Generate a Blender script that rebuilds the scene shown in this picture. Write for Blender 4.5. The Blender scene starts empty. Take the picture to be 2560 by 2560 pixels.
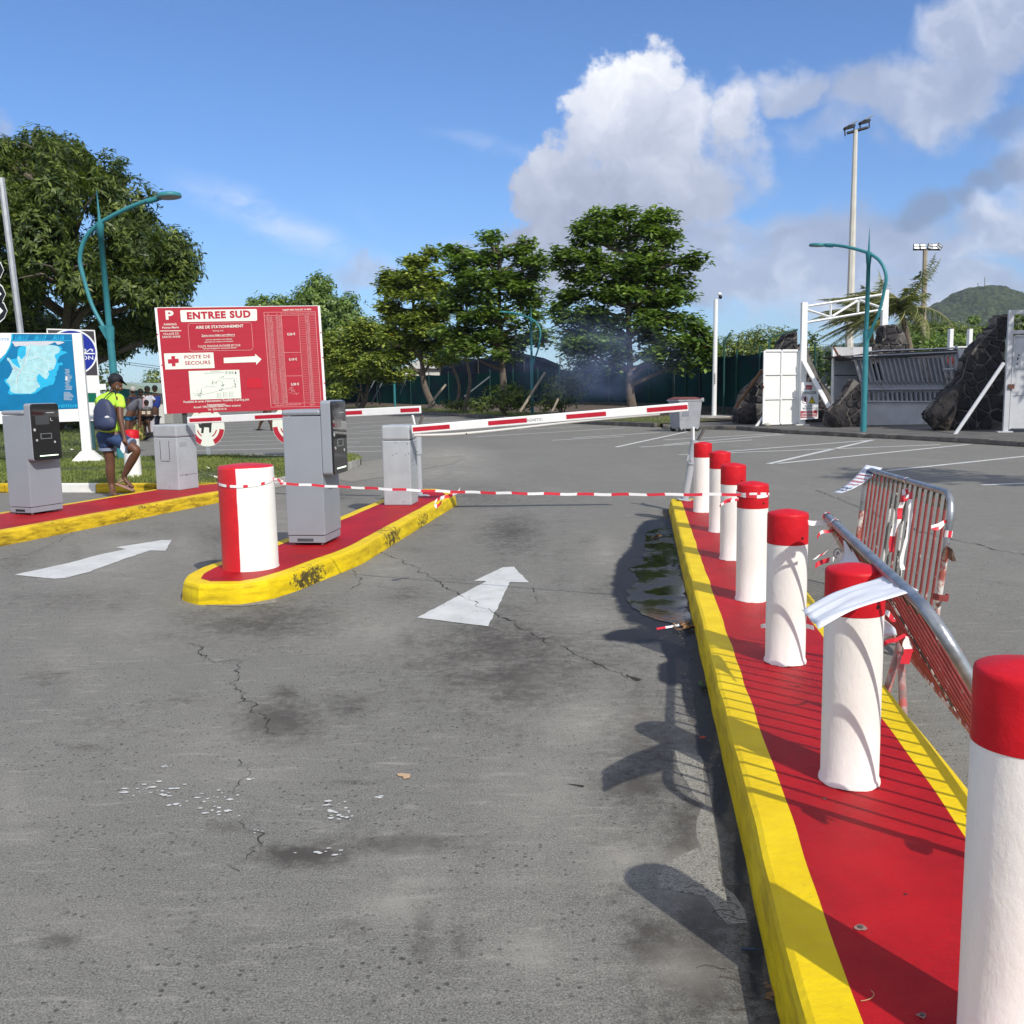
import bpy, bmesh, math, random
import numpy as np
from mathutils import Vector, Matrix, noise
C = bpy.context; D = bpy.data; SC = C.scene; COL = SC.collection
random.seed(7); rng = np.random.default_rng(7)
R = math.radians; PI = math.pi
# ------------------------------------------------ camera
F = 2367.0; CH = 1.45; PIT = math.atan((1280-972)/F); ROLL = .017
cam_d = D.cameras.new('camera'); cam = D.objects.new('camera', cam_d); COL.objects.link(cam)
cam_d.sensor_width = 36; cam_d.lens = 36*F/2560; cam_d.clip_start = .05; cam_d.clip_end = 20000
cam.matrix_world = Matrix.Translation((0,0,CH)) @ Matrix.Rotation(PI/2-PIT,4,'X') @ Matrix.Rotation(-ROLL,4,'Z')
SC.camera = cam
SC.render.resolution_x = 1024; SC.render.resolution_y = 1024
SC.view_settings.view_transform = 'Standard'; SC.view_settings.look = 'None'
SC.view_settings.exposure = 0.36; SC.view_settings.gamma = 1; SC.view_settings.use_curve_mapping = False
def pdir(px, py):
    u = px-1280; v = -(py-1280); c, s = math.cos(ROLL), math.sin(ROLL)
    u2 = u*c+v*s; v2 = -u*s+v*c
    return (u2/F, math.cos(PIT)+v2/F*math.sin(PIT), -math.sin(PIT)+v2/F*math.cos(PIT))
def G(px, py, z=0.0):
    d = pdir(px, py); t = (z-CH)/d[2]; return Vector((d[0]*t, d[1]*t, z))
def at(px, py, Y):
    d = pdir(px, py); t = Y/d[1]; return Vector((d[0]*t, Y, CH+d[2]*t))
# ------------------------------------------------ light
SE = R(40); SAZ = R(150)          # sun behind the camera, to the right
SUN = Vector((math.sin(SAZ)*math.cos(SE), math.cos(SAZ)*math.cos(SE), math.sin(SE)))
sd = D.lights.new('sun', 'SUN'); sd.energy = 3.3; sd.angle = R(.5); sd.color = (1, .945, .84)
so = D.objects.new('sun', sd); COL.objects.link(so); so.rotation_euler = SUN.to_track_quat('Z','Y').to_euler()
so.location = (20,-30,40)
W = D.worlds.new('World'); SC.world = W; W.use_nodes = True
class NT:
    def __init__(s, tree):
        s.t = tree; s.t.nodes.clear()
    def n(s, kind, **k):
        nd = s.t.nodes.new(kind)
        for a, b in k.items(): setattr(nd, a, b)
        return nd
    def l(s, a, b): s.t.links.new(a, b)
    def put(s, sock, v):
        if hasattr(v, 'is_linked') or isinstance(v, bpy.types.NodeSocket): s.l(v, sock)
        else: sock.default_value = v
    def math(s, op, a, b=0.0, c=None, clamp=False):
        nd = s.n('ShaderNodeMath', operation=op); nd.use_clamp = clamp
        s.put(nd.inputs[0], a); s.put(nd.inputs[1], b)
        if c is not None: s.put(nd.inputs[2], c)
        return nd.outputs[0]
    def vmath(s, op, a, b=(0,0,0)):
        nd = s.n('ShaderNodeVectorMath', operation=op)
        s.put(nd.inputs[0], a); s.put(nd.inputs[1], b)
        return nd.outputs['Value'] if op in ('LENGTH','DOT_PRODUCT','DISTANCE') else nd.outputs[0]
    def noise(s, vec, scale, detail=4, rough=.55, dist=0.0, dim='3D'):
        nd = s.n('ShaderNodeTexNoise'); nd.noise_dimensions = dim
        if vec is not None: s.l(vec, nd.inputs['Vector'])
        nd.inputs['Scale'].default_value = scale; nd.inputs['Detail'].default_value = detail
        nd.inputs['Roughness'].default_value = rough; nd.inputs['Distortion'].default_value = dist
        return nd.outputs['Fac']
    def ramp(s, fac, stops, interp='LINEAR'):
        nd = s.n('ShaderNodeValToRGB'); s.put(nd.inputs[0], fac); e = nd.color_ramp.elements; nd.color_ramp.interpolation = interp
        while len(e) < len(stops): e.new(.5)
        for i, (p, c) in enumerate(stops):
            e[i].position = p; e[i].color = (c, c, c, 1) if isinstance(c, (int, float)) else (*c, 1)
        return nd.outputs[0]
    def mapr(s, v, a, b, c=0.0, d=1.0, smooth=True):
        nd = s.n('ShaderNodeMapRange'); nd.interpolation_type = 'SMOOTHSTEP' if smooth else 'LINEAR'
        s.put(nd.inputs[0], v)
        for i, x in enumerate((a, b, c, d)): s.put(nd.inputs[i+1], x)
        return nd.outputs[0]
    def mix(s, f, a, b, mode='MIX'):
        nd = s.n('ShaderNodeMix', data_type='RGBA', blend_type=mode)
        s.put(nd.inputs[0], f)
        for sk, v in ((nd.inputs[6], a), (nd.inputs[7], b)):
            if isinstance(v, tuple): v = (*v, 1) if len(v) == 3 else v
            s.put(sk, v)
        return nd.outputs[2]
def sky_nodes():
    N = NT(W.node_tree)
    out = N.n('ShaderNodeOutputWorld'); bg = N.n('ShaderNodeBackground'); N.l(bg.outputs[0], out.inputs[0])
    sky = N.n('ShaderNodeTexSky', sky_type='NISHITA'); sky.sun_disc = False
    sky.sun_elevation = SE; sky.sun_rotation = SAZ; sky.air_density = 1.0; sky.dust_density = .35; sky.ozone_density = 2.2; sky.altitude = 0
    tc = N.n('ShaderNodeTexCoord'); sep = N.n('ShaderNodeSeparateXYZ'); N.l(tc.outputs['Generated'], sep.inputs[0])
    x, y, z = sep.outputs
    ya = N.math('MAXIMUM', N.math('ABSOLUTE', y), .12)
    u = N.math('DIVIDE', x, ya); v = N.math('DIVIDE', z, ya)
    cmb = N.n('ShaderNodeCombineXYZ'); N.l(u, cmb.inputs[0]); N.l(v, cmb.inputs[1]); N.l(N.math('SIGN', y), cmb.inputs[2])
    uv = cmb.outputs[0]
    warp = N.n('ShaderNodeTexNoise'); N.l(uv, warp.inputs['Vector']); warp.inputs['Scale'].default_value = 9; warp.inputs['Detail'].default_value = 7; warp.inputs['Roughness'].default_value = .6
    w2 = N.vmath('MULTIPLY', N.vmath('SUBTRACT', warp.outputs['Color'], (.5,.5,.5)), (.13,.11,0))
    uw = N.vmath('ADD', uv, w2)
    def blobs(lst):
        acc = None
        for (px, py, rx, ry, wgt) in lst:
            d = pdir(px, py); c = (d[0]/d[1], d[2]/d[1], 1.0)
            q = N.vmath('LENGTH', N.vmath('MULTIPLY', N.vmath('SUBTRACT', uw, c), (F/rx, F/ry, 1.0)))
            m = N.mapr(q, 1.25, 0.15, 0, wgt)
            acc = m if acc is None else N.math('MAXIMUM', acc, m)
        return acc
    fine = N.noise(uv, 26, 9, .62); big = N.noise(uv, 5.5, 6, .6)
    # bright cumulus
    cum = blobs([(1622,215,85,85,1),(1560,290,130,140,1),(1690,320,170,150,1),(1850,270,110,120,1),(1430,420,120,130,.95),(1600,470,260,190,1),(1760,470,150,150,.9),
                 (1350,470,90,120,.8),(1380,580,200,100,.8),(1500,640,300,100,.8),(1860,400,110,160,.75),(1800,560,130,100,.7)])
    d1 = N.mapr(N.math('ADD', cum, N.math('MULTIPLY', N.math('SUBTRACT', fine, .5), 1.1)), .24, N.mapr(u, .08, .30, .56, 1.05))
    # softer clouds on the right
    soft = blobs([(1990,190,110,70,.75),(2200,200,220,110,.85),(2330,210,220,120,.9),(2460,90,190,120,.95),(2560,20,220,160,.9),(2080,300,200,90,.45),
                  (2500,560,190,120,.85),(2330,640,300,90,.7),(1620,650,420,120,.85),(2100,600,420,110,.75),(1480,720,300,90,.8),(2030,650,330,110,.75),(1830,690,260,70,.8),(1800,720,380,110,.8),(2300,740,460,110,.8),(1250,640,260,80,.45),
                  (930,690,170,40,.5),(0,310,60,50,.6),(2760,500,300,400,.8),(3000,100,400,300,.7)])
    out_n = N.math('MULTIPLY', N.mapr(N.noise(tc.outputs['Generated'], 2.6, 7, .6), .40, .56), N.mapr(y, .74, .50))  # unseen clouds outside the view, added to raise and whiten the ambient light
    out_n = N.math('MULTIPLY', out_n, N.mapr(z, -.02, .06))
    d2 = N.mapr(N.math('ADD', soft, N.math('MULTIPLY', N.math('SUBTRACT', big, .5), 1.2)), .14, .72)
    d2 = N.math('MULTIPLY', d2, .9)
    def streak(x0,y0,x1,y1,wd,s_):
        a = pdir(x0,y0); b = pdir(x1,y1); a = (a[0]/a[1],a[2]/a[1]); b = (b[0]/b[1],b[2]/b[1]); k = (b[1]-a[1])/(b[0]-a[0]); ln = N.math('SUBTRACT', N.math('SUBTRACT', v, a[1]), N.math('MULTIPLY', N.math('SUBTRACT', u, a[0]), k)); wv = N.math('MULTIPLY', N.math('SUBTRACT', N.noise(N.vmath('MULTIPLY', uv, (1,1,1)), 7, 6, .6), .5), .06)
        q = N.mapr(N.math('ABSOLUTE', N.math('ADD', ln, wv)), wd/F, 0.0); e = N.math('MULTIPLY', N.mapr(u, a[0]-.03, a[0]+.08), N.mapr(u, b[0]+.05, b[0]-.08)); return N.math('MULTIPLY', N.math('MULTIPLY', q, e), N.math('MULTIPLY', N.mapr(N.noise(N.vmath('MULTIPLY', uw, (1,2.5,1)), 11, 7, .65), .3, .7), s_))
    wisp = N.math('MAXIMUM', streak(440,455,1010,700,62,.62), N.math('MAXIMUM', streak(1080,320,1340,400,26,.36), streak(860,520,960,590,30,.22)))
    dark = blobs([(2290,490,120,75,1),(2400,470,100,60,.8),(2490,430,120,60,.9),(2560,400,90,60,.9),(2520,290,90,60,.6),(1930,590,100,40,.5)])
    d3 = N.math('MULTIPLY', N.mapr(N.math('ADD', dark, N.math('MULTIPLY', N.math('SUBTRACT', big, .5), 1.3)), .25, 1.0), .75)
    base = N.mix(1.0, sky.outputs[0], (.655, .94, 1.34), 'MULTIPLY')
    # cloud brightness: sunlit tops, greyer lower parts
    sh = N.noise(uw, 14, 6, .6)
    hgt = N.mapr(v, .10, .36)
    br = N.math('ADD', N.math('MULTIPLY', sh, .75), N.math('MULTIPLY', hgt, .45))
    c1 = N.ramp(br, [(.32, (3.0,3.5,4.8)), (.54, (4.6,5.1,6.5)), (.72, (6.6,7.0,8.2)), (.95, (9.8,9.9,10.2))])
    c2 = N.ramp(N.noise(uw, 9, 5, .6), [(.28, (2.9,3.5,5.0)), (.50, (4.2,4.8,6.4)), (.70, (7.0,7.4,8.6))])
    c4 = N.ramp(N.noise(tc.outputs['Generated'], 5, 5, .6), [(.3, (5.0,5.4,6.4)), (.7, (10,10,10.2))]); base = N.mix(out_n, base, c4); col = N.mix(d2, base, c2); col = N.mix(d1, col, c1); col = N.mix(d3, col, (2.2,2.75,4.1)); col = N.mix(wisp, col, (7.4,8.2,9.6))
    N.l(col, bg.inputs[0]); bg.inputs[1].default_value = .087
sky_nodes()
W.cycles.sampling_method = 'MANUAL'; W.cycles.sample_map_resolution = 512
SC.cycles.max_bounces = 6; SC.cycles.transparent_max_bounces = 16; SC.cycles.volume_bounces = 0
# ------------------------------------------------ helpers
def lk(o): COL.objects.link(o); return o
def tag(o, label=None, cat=None, group=None, kind=None):
    if label: o['label'] = label
    if cat: o['category'] = cat
    if group: o['group'] = group
    if kind: o['kind'] = kind
    return o
def thing(name, label, cat, loc=(0,0,0), rotz=0.0, group=None, tilt=(0,0)):
    o = lk(D.objects.new(name, None)); o.empty_display_size = .2
    o.matrix_world = Matrix.Translation(loc) @ Matrix.Rotation(tilt[0],4,'X') @ Matrix.Rotation(tilt[1],4,'Y') @ Matrix.Rotation(rotz,4,'Z')
    o['M'] = [list(r) for r in o.matrix_world]
    return tag(o, label, cat, group)
def mat_of(o): return Matrix([list(r) for r in o['M']])
def copy_tree(o, parent=None):
    c = o.copy(); lk(c); c.parent = parent
    for ch in list(o.children): copy_tree(ch, c)
    return c
def place(o, loc, rotz=0.0, tilt=(0,0), scale=1.0):
    o.matrix_world = Matrix.Translation(loc) @ Matrix.Rotation(tilt[0],4,'X') @ Matrix.Rotation(tilt[1],4,'Y') @ Matrix.Rotation(rotz,4,'Z') @ Matrix.Scale(scale,4)
class MB:
    def __init__(s): s.v = []; s.f = []; s.m = []; s.sm = []
    def add(s, vs, fs, m=0, smooth=False, M=None):
        b = len(s.v)
        s.v += [tuple(M @ Vector(p)) for p in vs] if M is not None else [tuple(p) for p in vs]
        for f in fs: s.f.append(tuple(i+b for i in f)); s.m.append(m); s.sm.append(smooth)
        return s
    def box(s, x0,x1,y0,y1,z0,z1, m=0, M=None, b=0.0):
        if b <= 0:
            vs = [(x0,y0,z0),(x1,y0,z0),(x1,y1,z0),(x0,y1,z0),(x0,y0,z1),(x1,y0,z1),(x1,y1,z1),(x0,y1,z1)]
            return s.add(vs, [(0,3,2,1),(4,5,6,7),(0,1,5,4),(1,2,6,5),(2,3,7,6),(3,0,4,7)], m, False, M)
        bm = bmesh.new(); bmesh.ops.create_cube(bm, size=1)
        for v in bm.verts: v.co = Vector(((x0+x1)/2+v.co.x*(x1-x0), (y0+y1)/2+v.co.y*(y1-y0), (z0+z1)/2+v.co.z*(z1-z0)))
        bmesh.ops.bevel(bm, geom=bm.edges[:], offset=b, segments=2, affect='EDGES', profile=.5)
        bm.verts.index_update(); vs = [v.co.copy() for v in bm.verts]; fs = [[v.index for v in f.verts] for f in bm.faces]; bm.free()
        return s.add(vs, fs, m, False, M)
    def tube(s, path, r, n=10, m=0, caps=True, smooth=True, M=None):
        path = [Vector(p) for p in path]; k = len(path)
        rs = r if isinstance(r, (list, tuple)) else [r]*k
        vs = []; fs = []; up = None
        for i, p in enumerate(path):
            t = (path[min(i+1,k-1)]-path[max(i-1,0)]).normalized()
            if up is None: up = Vector((0,0,1)) if abs(t.z) < .9 else Vector((1,0,0))
            a = t.cross(up).normalized(); b = a.cross(t).normalized(); up = b
            for j in range(n):
                q = 2*PI*j/n; vs.append(p + a*math.cos(q)*rs[i] + b*math.sin(q)*rs[i])
        for i in range(k-1):
            for j in range(n):
                j2 = (j+1) % n; fs.append((i*n+j, i*n+j2, (i+1)*n+j2, (i+1)*n+j))
        s.add(vs, fs, m, smooth, M)
        if caps: s.add(vs[:n], [tuple(range(n))], m, False, M); s.add(vs[-n:], [tuple(range(n-1,-1,-1))], m, False, M)
        return s
    def lathe(s, prof, n=32, o=(0,0,0), m=0, smooth=True, M=None, wob=0.0):
        vs = []; fs = []
        for (r, z) in prof:
            for j in range(n):
                q = 2*PI*j/n; vs.append((o[0]+r*math.cos(q), o[1]+r*math.sin(q), o[2]+z))
        for i in range(len(prof)-1):
            for j in range(n):
                j2 = (j+1) % n; fs.append((i*n+j, i*n+j2, (i+1)*n+j2, (i+1)*n+j))
        s.add(vs, fs, m, smooth, M)
        return s
    def prism(s, poly, y0, y1, m=0, M=None):          # polygon in XZ, extruded along Y
        n = len(poly); vs = [(x,y0,z) for x,z in poly]+[(x,y1,z) for x,z in poly]
        a = sum(poly[i][0]*poly[(i+1)%n][1]-poly[(i+1)%n][0]*poly[i][1] for i in range(n))
        f0 = tuple(range(n)); f1 = tuple(range(2*n-1,n-1,-1)); sd_ = [(i,i+n,(i+1)%n+n,(i+1)%n) for i in range(n)]
        if a < 0: f0 = f0[::-1]; f1 = f1[::-1]; sd_ = [q[::-1] for q in sd_]
        return s.add(vs, [f0, f1]+sd_, m, False, M)
    def slab(s, poly, z0, z1, m=0, M=None):            # polygon in XY, extruded along Z
        n = len(poly); vs = [(p[0],p[1],z0) for p in poly]+[(p[0],p[1],z1) for p in poly]
        a = sum(poly[i][0]*poly[(i+1)%n][1]-poly[(i+1)%n][0]*poly[i][1] for i in range(n))
        f1 = tuple(range(n,2*n)); f0 = tuple(range(n-1,-1,-1)); sd_ = [(i,(i+1)%n,(i+1)%n+n,i+n) for i in range(n)]
        if a < 0: f0 = f0[::-1]; f1 = f1[::-1]; sd_ = [q[::-1] for q in sd_]
        return s.add(vs, [f0, f1]+sd_, m, False, M)
    def poly(s, pts, m=0, M=None): return s.add(pts, [tuple(range(len(pts)))], m, False, M)
    def ribbon(s, path, w, side, m=0, th=.0012, stripes=None, M=None):
        path = [Vector(p) for p in path]; side = [Vector(q) for q in side] if isinstance(side, list) else [Vector(side)]*len(path)
        for i in range(len(path)-1):
            mm = m if stripes is None else stripes[i % len(stripes)]
            a, b = path[i], path[i+1]; sa = side[i].normalized()*w/2; sb = side[i+1].normalized()*w/2
            s.add([a-sa, b-sb, b+sb, a+sa], [(0,1,2,3)], mm, True, M)
        return s
    def text(s, st, x, z, h, m=0, y=0.0, align='LEFT', bold=0.0, M=None, shear=0.0, sx=1.0):
        cu = D.curves.new('t', 'FONT'); cu.body = st; cu.size = h*1.38; cu.align_x = align; cu.offset = bold*h; cu.shear = shear
        cu.resolution_u = 3; cu.space_character = 1.0+bold*2
        ob = D.objects.new('t', cu); me = D.meshes.new_from_object(ob)
        vs = [(x+v.co.x*sx, y, z+v.co.y) for v in me.vertices]; fs = [tuple(p.vertices) for p in me.polygons]
        D.objects.remove(ob); D.curves.remove(cu); D.meshes.remove(me)
        return s.add(vs, fs, m, False, M)
    def build(s, name, mats, parent=None, world=False, label=None):
        me = D.meshes.new(name)
        vs = s.v
        if world and parent is not None:
            Mi = mat_of(parent).inverted() if 'M' in parent else parent.matrix_world.inverted()
            vs = [tuple(Mi @ Vector(p)) for p in vs]
        me.from_pydata(vs, [], s.f); 
        for mt in (mats if isinstance(mats, (list, tuple)) else [mats]): me.materials.append(mt)
        me.polygons.foreach_set('material_index', s.m); me.polygons.foreach_set('use_smooth', s.sm)
        me.update(); o = lk(D.objects.new(name, me)); o.parent = parent
        if label: o['label'] = label
        return o
def bevel(o, w, seg=2, ang=35):
    md = o.modifiers.new('b', 'BEVEL'); md.width = w; md.segments = seg; md.limit_method = 'ANGLE'; md.angle_limit = R(ang); return o
def arc(c, r, a0, a1, n):
    return [(c[0]+r*math.cos(a0+(a1-a0)*i/n), c[1]+r*math.sin(a0+(a1-a0)*i/n)) for i in range(n+1)]
def rrect(x0, z0, x1, z1, r, n=5):
    return arc((x1-r,z1-r), r, 0, PI/2, n)+arc((x0+r,z1-r), r, PI/2, PI, n)+arc((x0+r,z0+r), r, PI, 1.5*PI, n)+arc((x1-r,z0+r), r, 1.5*PI, 2*PI, n)
def smoothpath(pts, n=8):
    pts = [Vector(p) for p in pts]; out = []
    for i in range(len(pts)-1):
        p0 = pts[max(i-1,0)]; p1 = pts[i]; p2 = pts[i+1]; p3 = pts[min(i+2,len(pts)-1)]
        for j in range(n):
            t = j/n
            out.append(.5*((2*p1)+(p2-p0)*t+(2*p0-5*p1+4*p2-p3)*t*t+(3*p1-p0-3*p2+p3)*t**3))
    out.append(pts[-1]); return out
# ------------------------------------------------ materials
MATS = {}
def mat(name, col, rough=.6, metal=0.0, vary=.0, vscale=6.0, bump=0.0, bscale=60.0, dirt=None, dscale=4.0, dlo=.55, dhi=.7, spec=.35, emit=None, estr=1.0, coat=0.0, stretch=None):
    if name in MATS: return MATS[name]
    m = D.materials.new(name); m.use_nodes = True; N = NT(m.node_tree); MATS[name] = m
    out = N.n('ShaderNodeOutputMaterial'); p = N.n('ShaderNodeBsdfPrincipled'); N.l(p.outputs[0], out.inputs[0])
    tc = N.n('ShaderNodeTexCoord'); vec = tc.outputs['Object']
    if stretch: vec = N.vmath('MULTIPLY', vec, stretch)
    c = (*col, 1)
    if vary > 0:
        nz = N.noise(vec, vscale, 6, .6)
        c = N.mix(N.mapr(nz, .3, .7), tuple(x*(1-vary) for x in col), tuple(min(1, x*(1+vary)) for x in col))
    if dirt:
        dn = N.mapr(N.noise(vec, dscale, 8, .65), dlo, dhi)
        c = N.mix(dn, c, dirt)
    N.put(p.inputs['Base Color'], c); p.inputs['Roughness'].default_value = rough; p.inputs['Metallic'].default_value = metal
    p.inputs['Specular IOR Level'].default_value = spec; p.inputs['Coat Weight'].default_value = coat
    if bump > 0:
        bn = N.n('ShaderNodeBump'); bn.inputs['Strength'].default_value = bump; bn.inputs['Distance'].default_value = .01
        N.l(N.noise(vec, bscale, 5, .6), bn.inputs['Height']); N.l(bn.outputs[0], p.inputs['Normal'])
    if emit: p.inputs['Emission Color'].default_value = (*emit, 1); p.inputs['Emission Strength'].default_value = estr
    return m
WHITE = mat('white_paint', (.79,.77,.74), .5, vary=.04, bump=.35, bscale=22, dirt=(.50,.46,.40), dscale=7, dlo=.60, dhi=.82, stretch=(1,1,.5))
WHITEM = mat('white_metal', (.78,.79,.79), .4, vary=.03, dirt=(.50,.42,.33), dscale=3, dlo=.66, dhi=.8)
RED = mat('red_paint', (.50,.008,.016), .5, spec=.22, vary=.16, vscale=5, bump=.3, bscale=28)
RED2 = mat('barrier_stripe_red', (.45,.012,.03), .4, vary=.1)
GREYP = mat('grey_cabinet_paint', (.26,.285,.325), .45, vary=.03, vscale=3, bump=.1, bscale=300)
GREYP2 = mat('old_grey_cabinet_paint', (.36,.39,.42), .55, vary=.08, vscale=4, dirt=(.20,.19,.18), dscale=7, dlo=.62, dhi=.8, bump=.1)
BLACKG = mat('black_glass', (.006,.006,.007), .06, spec=.8, coat=.5)
BLACKP = mat('black_plastic', (.015,.015,.016), .4)
DARK = mat('dark_gap', (.01,.01,.01), .9)
TEAL = mat('teal_paint', (.035,.205,.24), .42, vary=.08, dirt=(.10,.33,.36), dlo=.6, dhi=.8)
GALV = mat('galvanised_steel', (.40,.42,.44), .45, metal=.55, vary=.15, vscale=18, bump=.1, bscale=80, stretch=(1,1,.25))
RAIL = mat('worn_barrier_rail', (.33,.35,.37), .36, metal=.7, vary=.25, vscale=16, dirt=(.30,.08,.06), dscale=9, dlo=.60, dhi=.70, bump=.15)
BARR = mat('worn_red_bar', (.25,.050,.048), .55, vary=.25, vscale=20, dirt=(.42,.38,.36), dscale=34, dlo=.60, dhi=.68, bump=.3, stretch=(1,1,.4))
BARW = mat('peeling_white_bar', (.06,.055,.05), .7, vary=.2, dirt=(.62,.6,.57), dscale=22, dlo=.5, dhi=.54, bump=.4, stretch=(1,1,.3))
RUSTD = mat('dark_rusty_bar', (.10,.07,.05), .7, metal=.2, vary=.4, vscale=30, dirt=(.30,.05,.04), dscale=20, dlo=.52, dhi=.6, bump=.3)
PAPER = mat('white_paper', (.66,.69,.76), .6, vary=.04, vscale=14)
TAPEW = mat('tape_white', (.80,.78,.78), .35)
TAPER = mat('tape_red', (.62,.03,.05), .35)
CONC = mat('concrete', (.34,.33,.31), .85, vary=.2, vscale=5, bump=.5, bscale=30, dirt=(.15,.14,.12), dlo=.5, dhi=.75)
CONCW = mat('white_limewash_concrete', (.74,.73,.69), .8, vary=.06, bump=.6, bscale=12, dirt=(.45,.42,.36), dscale=3, dlo=.62, dhi=.8)
def paint_yellow(name, scuffs=(), base=(.68,.48,.004), light=(.78,.58,.008), grime=.55):
    m = D.materials.new(name); m.use_nodes = True; N = NT(m.node_tree)
    out = N.n('ShaderNodeOutputMaterial'); p = N.n('ShaderNodeBsdfPrincipled'); N.l(p.outputs[0], out.inputs[0])
    geo = N.n('ShaderNodeNewGeometry'); pos = geo.outputs['Position']
    c = N.mix(N.mapr(N.noise(pos, 5, 6, .6), .3, .7), base, light)
    c = N.mix(N.mapr(N.noise(pos, 30, 5, .7), .62, .78, 0, .5), c, (.30,.22,.03))
    # grime on upright faces, tyre marks
    sep = N.n('ShaderNodeSeparateXYZ'); N.l(geo.outputs['Normal'], sep.inputs[0])
    upright = N.mapr(sep.outputs[2], .7, .3)
    gr = N.math('MULTIPLY', upright, N.mapr(N.noise(N.vmath('MULTIPLY', pos, (1,1,5)), 3.5, 7, .65), .36, .70, 0, grime))
    c = N.mix(gr, c, (.20,.125,.012))
    for (x, y, z, r, st) in scuffs:
        d = N.vmath('LENGTH', N.vmath('MULTIPLY', N.vmath('SUBTRACT', pos, (x,y,z)), (1,1,3)))
        k = N.math('MULTIPLY', N.mapr(d, r, r*.1), st)
        nn = N.noise(N.vmath('MULTIPLY', pos, (1,1,1.6)), 17, 12, .80)
        k = N.mapr(N.math('ADD', nn, k), .76, .84, 0, .93)
        c = N.mix(k, c, (.03,.027,.02))
    N.put(p.inputs['Base Color'], c); p.inputs['Roughness'].default_value = .5; p.inputs['Specular IOR Level'].default_value = .2
    bn = N.n('ShaderNodeBump'); bn.inputs['Strength'].default_value = .5; bn.inputs['Distance'].default_value = .012
    N.l(N.noise(pos, 26, 6, .6), bn.inputs['Height']); N.l(bn.outputs[0], p.inputs['Normal'])
    MATS[name] = m; return m
def red_floor():
    m = D.materials.new('red_floor_paint'); m.use_nodes = True; N = NT(m.node_tree)
    out = N.n('ShaderNodeOutputMaterial'); p = N.n('ShaderNodeBsdfPrincipled'); N.l(p.outputs[0], out.inputs[0])
    pos = N.n('ShaderNodeNewGeometry').outputs['Position']
    c = N.mix(N.mapr(N.noise(pos, 2.2, 7, .66), .28, .74), (.28,.007,.012), (.46,.010,.015)); c = N.mix(N.mapr(N.noise(N.vmath('MULTIPLY', pos, (1,.4,1)), 5.5, 9, .72), .56, .80, 0, .40), c, (.22,.03,.035))
    c = N.mix(N.mapr(N.noise(pos, 9, 8, .7), .60, .80, 0, .25), c, (.40,.08,.09))
    v = N.n('ShaderNodeTexVoronoi'); N.l(pos, v.inputs['Vector']); v.inputs['Scale'].default_value = 7
    c = N.mix(N.mapr(v.outputs['Distance'], .055, .03), c, (.06,.02,.02))
    c = N.mix(N.mapr(N.noise(pos, 60, 4, .6), .66, .74, 0, .5), c, (.22,.02,.03))
    N.put(p.inputs['Base Color'], c); p.inputs['Roughness'].default_value = .5; p.inputs['Specular IOR Level'].default_value = .14
    bn = N.n('ShaderNodeBump'); bn.inputs['Strength'].default_value = .55; bn.inputs['Distance'].default_value = .008
    N.l(N.noise(pos, 55, 8, .7), bn.inputs['Height']); N.l(bn.outputs[0], p.inputs['Normal'])
    return m
REDF = red_floor()
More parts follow.
